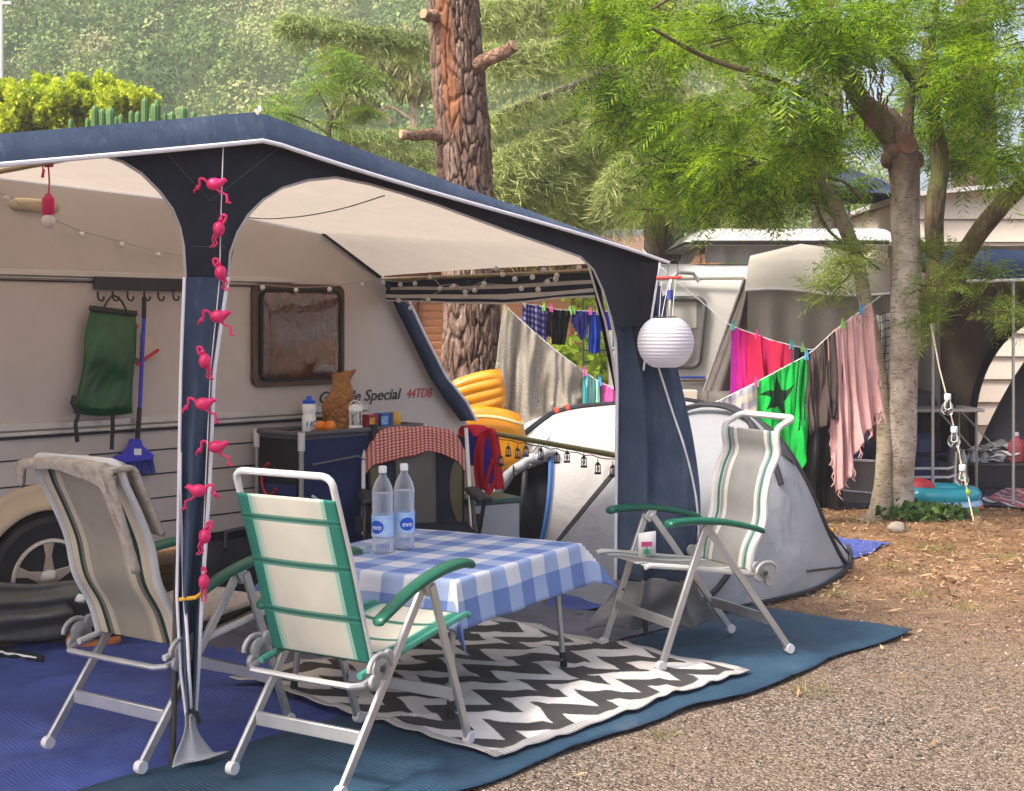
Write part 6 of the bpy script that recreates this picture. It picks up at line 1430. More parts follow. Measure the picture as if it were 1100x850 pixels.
obj('wall', MB().grid(lambda u, v: Vector((lerp(XF(968), XF(965)*1.17, u), lerp(fd, bd, u), lerp(0, 2.3, v)))+Vector((.05*math.sin(u*12), 0, 0)), 20, 12), M['tent_brown'], bt, sharp=3)
def troof(u, v):
    return Vector((lerp(lerp(XF(1035), XF(1230), u), lerp(XF(965)*1.17, XF(1230)*1.17, u), v), lerp(fd-.05, bd+.1, v), lerp(2.02+.05*u, 2.42, v)))
obj('roof', MB().grid(troof, 20, 10).grid(lambda u, v: Vector((lerp(XF(1035), XF(1230), u), fd-.06-.03*math.sin(PI*v), lerp(2.15, 1.995, v)+.04*u)), 20, 4), cloth('tent_navy', (.035, .06, .13), .2), bt, sharp=3)
obj('roof_hem', MB().tube([(lerp(XF(1035), XF(1230), u), fd-.09, 1.99+.04*u) for u in (0, .5, 1)], .014, 6), M['pipe'], bt)
for px, y in ((1003, 545), (1098, 548)):
    g = G(px, y); obj('pole', MB().tube([(g.x, fd-.02, 0), (g.x, fd-.02, 2.05)], .014, 8), M['alu'], bt)
single('tent_floor', poly_sheet([(2.9, 11.95, 0), (6.6, 12.2, 0), (7.4, 15.4, 0), (3.2, 15.2, 0)], .006, 40, 30, .8, .03), mat('floor_navy', (.022, .038, .070), .5, .3, 3, .4, 12), 'dark blue floor sheet inside the open brown tent', 'groundsheet', sharp=3)
gt = thing('pop_up_tent', 'dark grey rounded tent inside the right of the brown tent', 'tent', (6.1, 14.2, 0))
obj('flysheet', MB().grid(lambda u, v: Vector((lerp(4.70, 7.3, v), 14.0-.5*math.cos(PI*u)*math.sin(PI*v)**.5, .03+1.75*math.sin(PI*u)**.8*math.sin(PI*min(1, v*.98+.02))**.85)), 26, 34), tent_cloth('tent_dk', (.10, .10, .115)), gt, sharp=3)
# table, chair, odds inside
tb = thing('camping_table', 'pale topped camping table inside the brown tent', 'table', P(1000, 500, 12.7)); tb.location.z = 0
xa, xb, ya, yb, zt_ = X2(965)*.945, (1046-550)/K*12.75, 12.45, 13.05, .83
obj('tabletop', MB().box(((xa+xb)/2, (ya+yb)/2, zt_), (xb-xa, yb-ya, .03)), mat('tt', (.38, .35, .33), .4), tb, bevel=.006)
for x, y in ((xa+.06, ya+.05), (xb-.06, ya+.05), (xa+.06, yb-.05), (xb-.06, yb-.05)): obj('leg', MB().tube([(x, y, .02), (x, y, zt_-.015)], .013, 7), M['frame_g'], tb)
obj('brace', MB().tube([(xb-.4, ya+.05, .82), (xb-.07, ya+.05, .45)], .008, 5).tube([(xa+.5, ya+.05, .82), (xa+.8, ya+.05, .5)], .008, 5), M['frame_g'], tb)
fc = thing('folding_chair', 'dark folding chair with white tube legs under the table in the brown tent', 'chair', (3.95, 12.75, 0))
obj('backrest', MB().grid(lambda u, v: Vector((3.98+.03*u+.08*v, 12.55+.42*u, lerp(.35, .98, v))), 8, 8), M['pad'], fc, solid=.02)
obj('seat', MB().grid(lambda u, v: Vector((lerp(3.62, 4.0, u), lerp(12.55, 12.97, v), .42)), 8, 8), M['pad'], fc, solid=.025)
for z, r in ((.30, .30), (.22, .32), (.14, .34)): 
    obj('tube_frame', MB().tube([(3.66, 12.5, z), (3.98, 12.5, z), (4.05, 12.53, z+.02), (4.06, 12.62, z+.04), (4.06, 12.95, z+.04)], .013, 6), M['alu_w'], fc)
for x in (3.62, 4.03): obj('leg', MB().tube([(x, 12.52, 0), (x+.02, 12.52, .45)], .012, 6), M['alu_w'], fc)
fb = thing('inflatable_boat', 'small turquoise inflatable paddling boat on the floor by the slender tree', 'inflatable', (3.72, 11.95, .02))
obj('tube_ring', MB().tube([(3.72+.30*math.cos(a), 12.0+.22*math.sin(a), .13) for a in [k*PI/14 for k in range(28)]], .075, 10, closed=True), mat('turq', (.02, .34, .42), .35, .1, 6, coat=.3), fb)
obj('hull', MB().tube([(3.74+.31*math.cos(a), 11.99+.24*math.sin(a), .05) for a in [k*PI/14 for k in range(28)]], .05, 8, closed=True), mat('pale_blue', (.30, .45, .62), .4, .3, 30), fb)
obj('lining', MB().ball((3.56, 12.0, .18), (.14, .12, .09)), mat('red_soft', (.45, .03, .04), .5, .3, 9), fb)
gd = [G(x, y) for x, y in ((952, 541), (990, 548), (1025, 551), (1055, 549), (1075, 546), (1099, 545))]
rp = MB().tube([g+Vector((0, 0, .03)) for g in gd[:4]], .022, 7)
single('red_hose', rp, mat('hose_red', (.55, .07, .03), .5), 'red hose lying along the front of the brown tent', 'hose')
single('striped_rug', poly_sheet([G(1055, 540), G(1110, 552), G(1130, 538), G(1085, 524)], .016, 20, 12, 1.0, .02), stripes('rug_str', [(0, (.55, .5, .5)), (.3, (.08, .09, .16)), (.5, (.5, .12, .14))], 1, rep=5), 'striped rug at the right edge in front of the brown tent', 'rug', sharp=3)
wp = thing('bottle_pack', 'shrink wrapped pack of clear water bottles inside the brown tent', 'bottle pack', (4.55, 13.6, 0))
for i in range(6):
    c = Vector((4.45+.11*(i % 3), 13.55+.11*(i//3), .02)); obj('bottle', MB().lathe([(1e-4, 0), (.05, 0), (.052, .22), (.035, .30), (.018, .33), (.018, .36), (1e-4, .36)], Matrix.Translation(c), 12), mat('pack_pet', (.45, .47, .48), .15, .3, 30, spec=.8), wp)
jg = thing('detergent_jug', 'red plastic detergent bottle standing on the black crate at the right edge', 'bottle', P(1090, 499, 12.75)); jg.location.z = .02
q = Vector((P(1091, 499, 13.5).x, 13.5, .262))
jg.location = q
obj('bottle_body', MB().grid(lambda u, v: q+Vector((.075*math.cos(2*PI*u)*interp(v, ((0, .9), (.05, 1), (.62, 1), (.85, .6), (1, .35))), .05*math.sin(2*PI*u)*interp(v, ((0, .9), (.05, 1), (.62, 1), (.85, .6), (1, .35))), .26*v)), 20, 20), mat('jug_red', (.45, .07, .09), .4), jg, sharp=1)
obj('cap', MB().lathe([(.03, .255), (.03, .29), (1e-4, .29)], Matrix.Translation(q), 14), M['lab_white'], jg)
obj('handle', MB().tube([q+Vector((.04, 0, .22)), q+Vector((.085, 0, .19)), q+Vector((.075, 0, .12))], .012, 6), C.objects['detergent_jug'].children[0].data.materials[0] if C.objects['detergent_jug'].children else M['magenta'], jg)
pp = thing('paper_heap', 'heap of crumpled white and grey papers on the black crate behind the red detergent bottle', 'papers', (4.8, 13.62, .26))
for i in range(7):
    c = Vector((4.72+.05*(i % 4), 13.62+.06*(i//4), .275+.022*i)); R_m = Matrix.Rotation(random.uniform(-.12, .12), 3, 'Y') @ Matrix.Rotation(random.uniform(0, 3), 3, 'Z')
    obj('sheet', MB().grid(lambda u, v: c+R_m @ Vector((.36*(u-.5), .26*(v-.5), .05*nz(u*3, v*3, i))), 10, 10), mat('paper_h', random.choice([(.65, .63, .62), (.35, .34, .34), (.5, .5, .52)]), .6), pp, sharp=3, solid=.006)
bl = thing('black_crate', 'low black crate carrying the papers and the red bottle in the brown tent', 'crate', (4.9, 13.5, 0))
obj('crate_body', MB().box((4.9, 13.58, .13), (.8, .5, .24)), M['black'], bl, bevel=.02)
obj('crate_rim', MB().tube([(4.5, 13.33, .25), (5.3, 13.33, .25), (5.3, 13.83, .25), (4.5, 13.83, .25)], .02, 6, closed=True), M['steel_d'], bl)
# bulb garland on the cord from the tree down to its jar
bgp = [P(1000, 348, 10.7), P(1009, 395, 10.65), P(1018, 430, 10.6), P(1027, 470, 10.55), P(1035, 510, 10.5), P(1046, 560, 10.42)]
bg = thing('bulb_garland', 'cord with clear light bulbs hanging from the slender tree to a peg', 'string lights', bgp[-1])
obj('cord', MB().tube(bgp, .006, 6), mat('rope_beige', (.55, .47, .34), .8), bg)
gl_ = glassy('clear_bulb', (.97, .98, .97), .03, 1.25)
for px, py in ((1018, 436), (1025, 471), (1034, 512)):
    o = P(px, py, 10.5); T = Matrix.Translation(o); bb = obj('bulb', MB().lathe([(1e-4, -.072), (.03, -.066), (.048, -.04), (.05, -.018), (.038, .012), (.024, .035), (.022, .05)], T, 18), gl_, bg)
    obj('cap', MB().lathe([(.023, .045), (.026, .05), (.026, .085), (.02, .092), (1e-4, .092)], T, 14), M['lab_white'], bb); obj('filament', MB().tube([o+Vector((-.014, 0, .04)), o+Vector((-.02, 0, -.02)), o+Vector((0, 0, -.03)), o+Vector((.02, 0, -.02)), o+Vector((.014, 0, .04))], .004, 5), M['lab_white'], bb)
o = P(1050.5, 567, 10.4); T = Matrix.Translation(o)
obj('jar', MB().lathe([(1e-4, -.09), (.028, -.088), (.03, -.08), (.03, .07), (.024, .085)], T, 16), gl_, bg); obj('leaf_tag', MB().ball(P(1040, 529, 10.45), (.02, .01, .024), 8, 6), M['lime_leaf'], bg)
# ================================================================ TREES
def fronds(cen, dirs, L, npair, leaf, lw, droop=.25):
    """feathery leaves: a curved midrib with thin leaflets on both sides; L per frond (n,)"""
    n = len(cen); side = np.cross(dirs, np.array([0, 0, 1.0])); nl = np.linalg.norm(side, axis=1)[:, None]; side = np.where(nl > .05, side/np.maximum(nl, 1e-6), perp(dirs))
    roll = RNG.normal(0, .5, (n, 1)); up = np.cross(side, dirs); side = side*np.cos(roll)+up*np.sin(roll); up = np.cross(side, dirs)
    Vs = []
    for k in range(npair):
        f = (k+.6)/npair; base = cen+dirs*(L*f)[:, None]+np.array([0, 0, -1])*(droop*L*f*f)[:, None]
        ll = (leaf*L*math.sin(PI*(.18+.74*f))**.7)[:, None]*RNG.uniform(.8, 1.2, (n, 1))
        for s in (-1, 1):
            e = side*s*.85+dirs*.5+RNG.normal(0, .13, (n, 3)); e[:, 2] -= .18; tip = base+e*ll; w = dirs*(ll*lw)
            Vs.append(np.stack([base-w*.4, base+e*ll*.5-w, tip, base+e*ll*.5+w], 1))
    V = np.concatenate(Vs, 1).reshape(-1, 3) if False else np.stack(Vs, 1).reshape(-1, 3)
    return V, np.arange(len(V)).reshape(-1, 4)
def branchy(blobs, per, spread=1.0):
    """twigs reaching out through each blob: returns twig polylines and frond seats"""
    tw, cen, dr = [], [], []
    for c, r in blobs:
        c = np.array(c, float); r = np.array(r, float)
        for _ in range(per):
            d = rdirs(1)[0]; d[2] = d[2]*.6+.05; a = c+rdirs(1)[0]*r*.30; e = c+d*r*RNG.uniform(.6, 1.08); tw.append((a, (a+e)/2+np.array([0, 0, .12*r[2]]), e))
            m = RNG.integers(10, 18)
            for q in RNG.uniform(.15, 1.0, m):
                p = (1-q)**2*a+2*q*(1-q)*((a+e)/2+np.array([0, 0, .12*r[2]]))+q*q*e; cen.append(p+RNG.normal(0, .035, 3)); v = (e-a)/max(.05, np.linalg.norm(e-a))+rdirs(1)[0]*1.05; v[2] -= .12; dr.append(v/np.linalg.norm(v))
    return tw, np.array(cen), np.array(dr)
M['acacia_leaf'] = leafmat('acacia_leaf', (.018, .095, .002), (.38, .55, .016), .5, big=.9)
M['acacia_leaf2'] = leafmat('acacia_pale_leaf', (.11, .19, .02), (.34, .42, .07), .5, big=.9)
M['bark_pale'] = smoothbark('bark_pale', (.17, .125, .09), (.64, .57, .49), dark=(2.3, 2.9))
M['bark_moss'] = bark('bark_moss', (.07, .05, .03), (.19, .14, .09), 6, (1, 1, .3), .7, .7)
def limb(m, pts, n=10, rough=.10):
    """pts: (px, py, depth, radius)"""
    ps = [tuple(P(a, b_, c))+(r,) for a, b_, c, r in pts]; q = bez(ps, max(10, len(ps)*7)); m.tube([Vector(p[:3])+Vector((nz(p[2]*2, 1, p[0]), nz(p[2]*2, 5, p[0]), 0))*.02 for p in q], [max(.003, p[3]) for p in q], n, rough=rough)
base = G(962, 555); da = base.y
ac = thing('acacia_tree', 'slender feathery acacia tree with two pale trunks at the right', 'tree', base)
m = MB()
limb(m, [(966, 572, da, .18), (965, 552, da, .145), (964, 520, da, .134), (967, 450, da, .130), (972, 380, da, .122), (974, 300, da-.05, .116), (973, 255, da-.05, .114), (971, 190, da-.05, .124), (967, 165, da-.05, .140), (960, 140, da-.02, .125), (950, 122, da, .10)], 18, .2)
m.ball(P(972, 395, da-.10), (.042, .03, .05)); 
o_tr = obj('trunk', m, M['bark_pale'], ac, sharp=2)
M['bark_dark'] = smoothbark('bark_dark', (.06, .036, .024), (.20, .13, .09), .3)
m = MB(); limb(m, [(942, 566, da-.1, .12), (947, 540, da-.08, .085), (950, 500, da-.05, .068), (949, 450, da-.02, .066), (944, 400, da, .064), (936, 350, da, .060), (925, 300, da, .058), (908, 245, da-.1, .062), (890, 205, da-.2, .055), (872, 172, da-.3, .046), (846, 130, da-.5, .034), (800, 90, da-.8, .02)], 12, .18)
limb(m, [(945, 562, da-.08, .12), (925, 566, da-.25, .07), (905, 570, da-.35, .02)], 8)
obj('trunk', m, smoothbark('bark_mid', (.16, .125, .085), (.46, .39, .29), .3), ac, sharp=2)
m = MB()
limb(m, [(962, 150, da-.05, .12), (945, 128, da-.1, .10), (925, 108, da-.2, .085), (905, 75, da-.35, .06), (880, 30, da-.5, .045), (850, -40, da-.6, .03)], 12, .2)
limb(m, [(975, 150, da, .06), (978, 110, da+.1, .045), (985, 90, da+.1, .04), (1002, 50, da+.2, .03), (1010, -20, da+.2, .02)], 9)
limb(m, [(985, 95, da+.1, .035), (955, 60, da-.2, .022), (900, 45, da-.6, .014)], 7); limb(m, [(985, 92, da+.1, .03), (1015, 85, da-.2, .02), (1060, 40, da-.5, .012)], 7)
limb(m, [(1004, 345, da+.5, .07), (1003, 280, da+.6, .075), (1004, 230, da+.6, .085), (1010, 170, da+.7, .075), (1004, 120, da+.7, .06), (995, 40, da+.8, .04)], 11, .2)
limb(m, [(980, 350, da+.3, .08), (1015, 302, da+.4, .085), (1045, 258, da+.2, .08), (1072, 225, da+.1, .078), (1100, 195, da, .07), (1150, 130, da-.2, .06)], 11, .25)
limb(m, [(868, 170, da-.3, .02), (885, 240, da-.4, .014), (920, 270, da-.5, .012), (945, 290, da-.4, .008)], 6); limb(m, [(905, 245, da-.1, .016), (915, 290, da-.3, .013), (895, 310, da-.5, .008)], 6)
limb(m, [(925, 215, da-.3, .016), (905, 195, da-.5, .012), (870, 190, da-.7, .008)], 6); limb(m, [(700, 30, da-1.2, .012), (760, 62, da-1, .02), (830, 85, da-.9, .024), (880, 110, da-.4, .03)], 7); limb(m, [(700, 10, da-1.2, .012), (740, -12, da-1, .018), (820, -40, da-.8, .024)], 7)
obj('limbs', m, M['bark_moss'], ac, sharp=2)
m = MB()
for q in ((962, 163, -.12, .10), (978, 160, -.05, .10), (966, 172, -.02, .14)): m.ball(P(q[0], q[1], da+q[2]), (q[3]*.7, q[3]*.7, q[3]*.75), 12, 8)
m.ball(P(952, 172, da-.10), (.05, .05, .07)); m.ball(P(985, 172, da-.05), (.06, .05, .08)); cutp = P(974, 156, da-.16); obj('burl', m, M['bark_dark'], ac, sharp=2)
obj('cut_stub', MB().tube([cutp+Vector((-.02, .12, -.02)), cutp+Vector((0, -.03, .01))], [.092, .086], 16), mat('cut_wood', (.12, .055, .03), .8, .4, 12, .6, 40), ac)
blobs = []
def blob(px, py, d, rx, rz, ry=None): blobs.append((tuple(P(px, py, d)), (rx/K*d, (ry or rx)/K*d, rz/K*d)))
for q in ((700, 60, 11.5, 70, 50), (760, 40, 10.8, 80, 55), (770, 125, 11.2, 80, 50), (690, 130, 12.2, 65, 45), (725, 185, 12.0, 65, 40), (800, 180, 11.0, 70, 42), (840, 110, 10.2, 70, 50), (860, 40, 10.4, 80, 50), (930, 30, 10.8, 80, 40), (1000, 30, 11.5, 80, 45), (1070, 40, 11.0, 80, 50), (1060, 120, 11.8, 70, 45), (1090, 170, 10.8, 60, 45), (862, 165, 10.6, 48, 38), (900, 60, 10.3, 55, 38), (1010, 100, 12.2, 60, 36), (820, 212, 11.4, 55, 26), (760, 212, 11.8, 50, 26), (880, 205, 11.6, 50, 26), (1040, 75, 10.2, 60, 40), (820, -30, 10.5, 110, 40), (960, -30, 10.8, 110, 40), (1110, -20, 10.8, 90, 50), (640, 30, 12, 50, 40), (1030, 170, 12.6, 45, 35), (905, 130, 12.8, 60, 50), (960, 140, 13, 60, 45), (1010, 150, 13.2, 60, 45), (700, 20, 13, 70, 50), (780, 60, 13, 80, 60), (860, 20, 13.5, 80, 50), (940, 60, 13.5, 80, 50), (1020, 70, 13.5, 80, 60), (1090, 90, 13, 60, 60), (840, 160, 13, 70, 40), (1080, 10, 13, 80, 40), (760, 180, 13, 60, 40), (960, 10, 14, 90, 40), (655, 110, 12.6, 40, 40)): blob(*q)
tw, cen, dr = branchy(blobs, 18)
L = RNG.uniform(.12, .34, len(cen)); V, F = fronds(cen, dr, L, 9, .29, .095)
npmesh('crown', V, F, M['acacia_leaf'], ac)
blobs = []
for q in ((893, 312, 10.6, 26, 16), (995, 310, 10.7, 26, 30), (1000, 345, 10.8, 18, 14), (1075, 335, 10.9, 38, 10), (925, 270, 10.7, 24, 14), (1060, 300, 11.2, 30, 22), (700, 228, 12, 30, 12), (905, 285, 10.5, 20, 14), (650, 80, 12.4, 40, 30), (1010, 275, 11.4, 24, 20)): blob(*q)
tw2, cen, dr = branchy(blobs, 6); L = RNG.uniform(.14, .24, len(cen)); V, F = fronds(cen, dr, L, 9, .30, .085)
npmesh('low_sprays', V, F, M['acacia_leaf2'], ac)
m = MB()
for a, b_, c in tw[::2]+tw2: m.tube([a, b_, c], [.008, .006, .003], 4, cap=False)
obj('twigs', m, M['bark_moss'], ac)
# dry seed pods
pm = mat('pods', (.11, .03, .03), .7, .4, 9)
for k in range(60):
    m = MB()
    p = P(random.gauss(905, 10) if k % 2 else random.gauss(937, 8), random.uniform(55, 130), da-.7+random.uniform(-.2, .2)); m.tube([p, p+Vector((random.uniform(-.02, .02), 0, -.05)), p+Vector((random.uniform(-.03, .03), 0, -.10))], [.004, .010, .004], 5); obj('seed_pod', m, pm, ac)

# ivy and stone at the foot
V, F = leafball([((base.x+.12, base.y-.22, .07), (.30, .16, .09), .6), ((base.x+.38, base.y-.15, .05), (.22, .14, .07), .4)], 420, .035, .028)
iv = thing('ivy', 'low ivy plant growing at the foot of the acacia tree', 'plant', (base.x+.15, base.y-.2, 0)); npmesh('leaves', V, F, leafmat('ivy_leaf', (.03, .09, .012), (.12, .22, .05), .25), iv)
sg = G(963, 572); single('stone', MB().grid(lambda u, v: sg+Vector((.07*math.cos(2*PI*u)*math.sin(PI*v), .06*math.sin(2*PI*u)*math.sin(PI*v), .035-.05*math.cos(PI*v)))*1.0+Vector((nz(u*3, v*3, 2), nz(u*3, v*3, 5), 0))*.02, 20, 12), mat('stone', (.26, .23, .19), .9, .2, 12, .6, 30), 'rounded grey stone at the foot of the acacia tree', 'stone')

# ---------------------------------------------------------------- big pine trunk with real plates of bark
pd = 11.3
cl = [(505, 470), (506, 400), (507, 330), (503, 260), (499, 200), (497, 140), (492, 80), (488, 20), (484, -60), (480, -260)]
wd = [(470, 36), (400, 33), (330, 34), (260, 33), (200, 32), (140, 30), (80, 29.5), (20, 30), (-60, 29), (-260, 26)]
zs_ = [H+(350-y)/K*pd for _, y in cl]; xs_ = [(x-550)/K*pd for x, _ in cl]
def pcx(z): return interp(z, list(zip(zs_, xs_)))
def prad(z): return interp(H+(350-0)/K*0+z, [(H+(350-y)/K*pd, w/K*pd) for y, w in wd])
def plates(th, z):
    # cellular plates, long upwards: distance between the two nearest seeds, hashed on a wrapped grid
    A_, B_ = 21, 4.6
    x = th/(2*PI)*A_; y = z*B_; x += .8*nz(x*.6, y*.5, 3)+.25*nz(x*2, y*2, 5); y += .9*nz(x*.6, y*.5, 8)
    ix, iy = math.floor(x), math.floor(y); d1 = d2 = 9
    for i in (-1, 0, 1):
        for j in (-1, 0, 1):
            cx_, cy_ = (ix+i) % A_, iy+j; h = math.sin(cx_*127.1+cy_*311.7)*43758.5453; h -= math.floor(h); g = math.sin(cx_*269.5+cy_*183.3)*43758.5453; g -= math.floor(g)
            d = math.hypot(ix+i+h-x, (iy+j+g-y)*.8)
            if d < d1: d1, d2 = d, d1
            elif d < d2: d2 = d
    return min(1, (d2-d1)*2.6)
def pine(u, v):
    z = lerp(0, 6.6, v); th = 2*PI*u; r = prad(z)*(1+.25*(1-smooth(0, .5, z)))
    pl = plates(th, z); r *= 1+.03*nz(math.cos(th)*2, math.sin(th)*2, z*1.2)
    r += .024*smooth(0, .26, pl)+(.006*nz(math.cos(th)*7, math.sin(th)*7, z*5)+.009*nz(math.cos(th)*15, math.sin(th)*15, z*14))+.006*nz(math.cos(th)*30, math.sin(th)*30, z*16)-.02
    return Vector((pcx(z)+r*math.sin(th), pd-r*math.cos(th), z))
pn = thing('pine_tree', 'thick pine trunk with deeply furrowed bark and sawn branches', 'tree', (pcx(0), pd, 0))
n = NT('pine_bark'); x_, y_, z_ = n.xyz(); ptn = n.n('ShaderNodeNewGeometry').outputs['Pointiness']
f = n.noise(9, 7, n.scale(n.coord(), (1, 1, .4)), .7); c = n.ramp(f, [(.3, (.10, .060, .043)), (.52, (.23, .155, .118)), (.72, (.42, .33, .27))])
att = n.n('ShaderNodeAttribute', attribute_name='plate').outputs['Fac']
c = n.mix(1.0, c, n.ramp(n.noise(26, 5, n.scale(n.coord(), (1, 1, .6)), .7, 1.5), [(.35, (.45, .42, .40)), (.6, (1, 1, 1))]), 'MULTIPLY')
c = n.mix(n.ramp(att, [(.0, (1, 1, 1)), (.15, (.75,)*3), (.42, (0, 0, 0))]), c, (.045, .026, .018))
red = n.math('MULTIPLY', n.n('ShaderNodeAttribute', attribute_name='peeled').outputs['Fac'], n.n('ShaderNodeRGBToBW').outputs[0] if False else 1.0)
c = n.mix(n.math('MULTIPLY', red, .8), c, n.ramp(n.noise(7, 6, n.scale(n.coord(), (1, 1, .3))), [(.3, (.12, .045, .022)), (.7, (.32, .135, .065))]))
n.bump(n.math('ADD', n.noise(24, 6, n.scale(n.coord(), (1, 1, .5))), att), .7, .02); M['pine_bark'] = n.fin(c, .9, 0, .15)
NU, NVV = 190, 380; m = MB().grid(pine, NU, NVV); tr = obj('trunk', m, M['pine_bark'], pn, sharp=3)
at = tr.data.attributes.new('plate', 'FLOAT', 'POINT'); pe = tr.data.attributes.new('peeled', 'FLOAT', 'POINT'); va, vb = [], []
for j in range(NVV+1):
    for i in range(NU+1):
        z = lerp(0, 6.6, j/NVV); th = 2*PI*i/NU; va.append(plates(th, z)); a = ((th+PI) % (2*PI))-PI
        k = smooth(3.05, 3.35, z)*(1-smooth(5.5, 6.2, z)); vb.append(k*smooth(.42, .26, abs(a+.36+.30*nz(z*.9, 2, 1)-(z-4)*.10)) if False else k*(1-smooth(.24, .40, abs(a+.42-(4.2-z)*.16+.12*nz(z*2.3, 2, 1)))))
at.data.foreach_set('value', va); pe.data.foreach_set('value', vb)
M['sawn'] = mat('sawn_wood', (.42, .27, .16), .8, .2, 14, .5, 40)
def stub(a, b_, r0, r1):
    bb = obj('branch_stub', MB().tube([a.lerp(b_, k/6)+Vector((0, 0, .01*math.sin(k))) for k in range(7)], [lerp(r0, r1, k/6)*(1+.06*math.sin(k*2.3)) for k in range(7)], 12, rough=.2), bark('stub_bark', (.13, .075, .05), (.36, .23, .16), 8, (1, 1, 1)), pn, sharp=2)
    d = (b_-a).normalized(); obj('cut_end', MB().tube([b_-d*.004, b_+d*.006], [r1*.93, r1*.9], 14), M['sawn'], bb)
stub(P(512, 72, pd-.15), P(552, 49, pd-.35), .060, .048); stub(P(476, 146, pd-.1), P(431, 144, pd-.3), .058, .038); stub(P(474, 20, pd-.1), P(455, 15, pd-.25), .06, .045)

# ---------------------------------------------------------------- cedar behind: drooping sprays on long boughs
M['cedar_leaf'] = leafmat('cedar_needles', (.13, .19, .05), (.62, .68, .25), .35, big=.6)
M['cedar_leaf2'] = leafmat('cedar_dark_needles', (.045, .075, .022), (.17, .22, .07), .3, big=.6)
def cedar_sprays(boughs, m1, parent, dens=1.0, droop=1.0, tuft=.085):
    Vs = []; wood_ = MB()
    for pts, r, hang_, wid, nn in boughs:
        ps = [Vector(p) for p in pts]; q = bez([tuple(p) for p in ps], 26); wood_.tube(q, [lerp(r, r*.25, k/26) for k in range(27)], 7, rough=.2)
        q = np.array(q); n = int(nn*dens); t = RNG.uniform(.0, 1, n)*25.99; i = t.astype(int); f = (t-i)[:, None]; p = q[i]*(1-f)+q[i+1]*f
        k = 34                                         # each twig: needles along a hanging curve
        d = RNG.normal(0, 1, (n, 3)); d[:, 2] = -np.abs(RNG.normal(.55, .5, n)); d /= np.linalg.norm(d, axis=1)[:, None]; Ls = RNG.uniform(.35, 1, n)**1.3
        s = RNG.uniform(0, 1, (n, k)); s.sort(axis=1)
        off = d[:, None, :]*np.array([wid, wid, hang_])*(Ls[:, None]*s)[:, :, None]; off[:, :, 2] -= (s**2)*Ls[:, None]*hang_*.5*droop
        cen = (p[:, None, :]+off+RNG.normal(0, .03, (n, k, 3))).reshape(-1, 3)
        e1 = np.repeat(d, k, 0)*.95+rdirs(n*k)*.75; e1[:, 2] -= .15; e1 /= np.linalg.norm(e1, axis=1)[:, None]; ln = RNG.uniform(.6, 1.5, (n*k, 1))*tuft
        V, _ = quads(cen, e1*ln, perp(e1)*ln*.065); Vs.append(V)
    V = np.concatenate(Vs); npmesh('crown', V, np.arange(len(V)).reshape(-1, 4), m1, parent); obj('boughs', wood_, M['bark_g'], parent, sharp=2)
cdp = 17.0; cb = Vector(((714-550)/K*cdp, cdp, 0))
ce = thing('cedar_tree', 'tall cedar with drooping yellow green boughs behind the white caravan', 'tree', cb)
obj('trunk', MB().tube([cb, P(713, 250, cdp), P(712, 180, cdp), P(712, 90, cdp), P(712, -60, cdp), P(712, -260, cdp)], [.26, .24, .23, .20, .15, .08], 14, rough=.15), M['bark_g'], ce, sharp=2)
Q = lambda *a: [P(x, y, d) for x, y, d in a]
boughs = [
 (Q((712, 75, cdp), (660, 75, 16), (610, 95, 15.2), (560, 112, 14.6), (525, 128, 14.2)), .075, .25, .20, 45),
 (Q((712, 40, cdp), (650, 38, 16.2), (590, 50, 15.4), (520, 52, 14.9)), .06, .55, .38, 240),
 (Q((712, 0, cdp), (640, -5, 16.5), (560, 0, 16), (500, 10, 15.6)), .06, .6, .5, 300),
 (Q((712, 120, cdp), (660, 118, 16), (600, 135, 15), (555, 160, 14.3), (520, 185, 14)), .06, .7, .40, 340),
 (Q((712, 150, cdp), (660, 155, 15.8), (610, 175, 15), (570, 200, 14.5), (545, 225, 14.4)), .06, .65, .42, 360),
 (Q((712, 185, cdp), (670, 190, 16.2), (630, 208, 15.6), (590, 235, 15.2)), .055, .6, .45, 330),
 (Q((712, 215, cdp), (680, 222, 16.4), (640, 228, 15.8), (600, 236, 15.2)), .055, .25, .4, 60),
 (Q((712, 90, cdp), (760, 110, 16), (800, 130, 15.6), (830, 160, 15.4)), .06, .6, .5, 320),
 (Q((712, 150, cdp), (755, 165, 16), (790, 190, 15.6), (815, 215, 15.4)), .06, .55, .5, 330),
 (Q((712, 20, cdp), (770, 25, 16.2), (840, 40, 16), (900, 70, 15.8)), .06, .6, .5, 320),
 (Q((712, 120, cdp), (690, 140, 15.4), (672, 165, 14.8), (660, 195, 14.4)), .05, .6, .4, 300),
 (Q((712, 60, cdp), (690, 75, 15.6), (665, 95, 15), (640, 110, 14.8)), .05, .6, .4, 240),
 (Q((712, 190, cdp), (740, 205, 16), (765, 222, 15.8), (790, 235, 15.6)), .05, .5, .4, 220),
]
cedar_sprays(boughs, M['cedar_leaf'], ce, 2.3, tuft=.062)
cb2 = Vector(((300-550)/K*24, 26, 0))
ce2 = thing('cedar_tree', 'darker cedar sending long level boughs across behind the pine trunk', 'tree', cb2+Vector((10.5, 2, 0)))
B0 = ce2.location
obj('trunk', MB().tube([B0, B0+Vector((0, 0, 6)), B0+Vector((0, 0, 12))], [.35, .3, .18], 12, rough=.15), M['bark_g'], ce2, sharp=2)
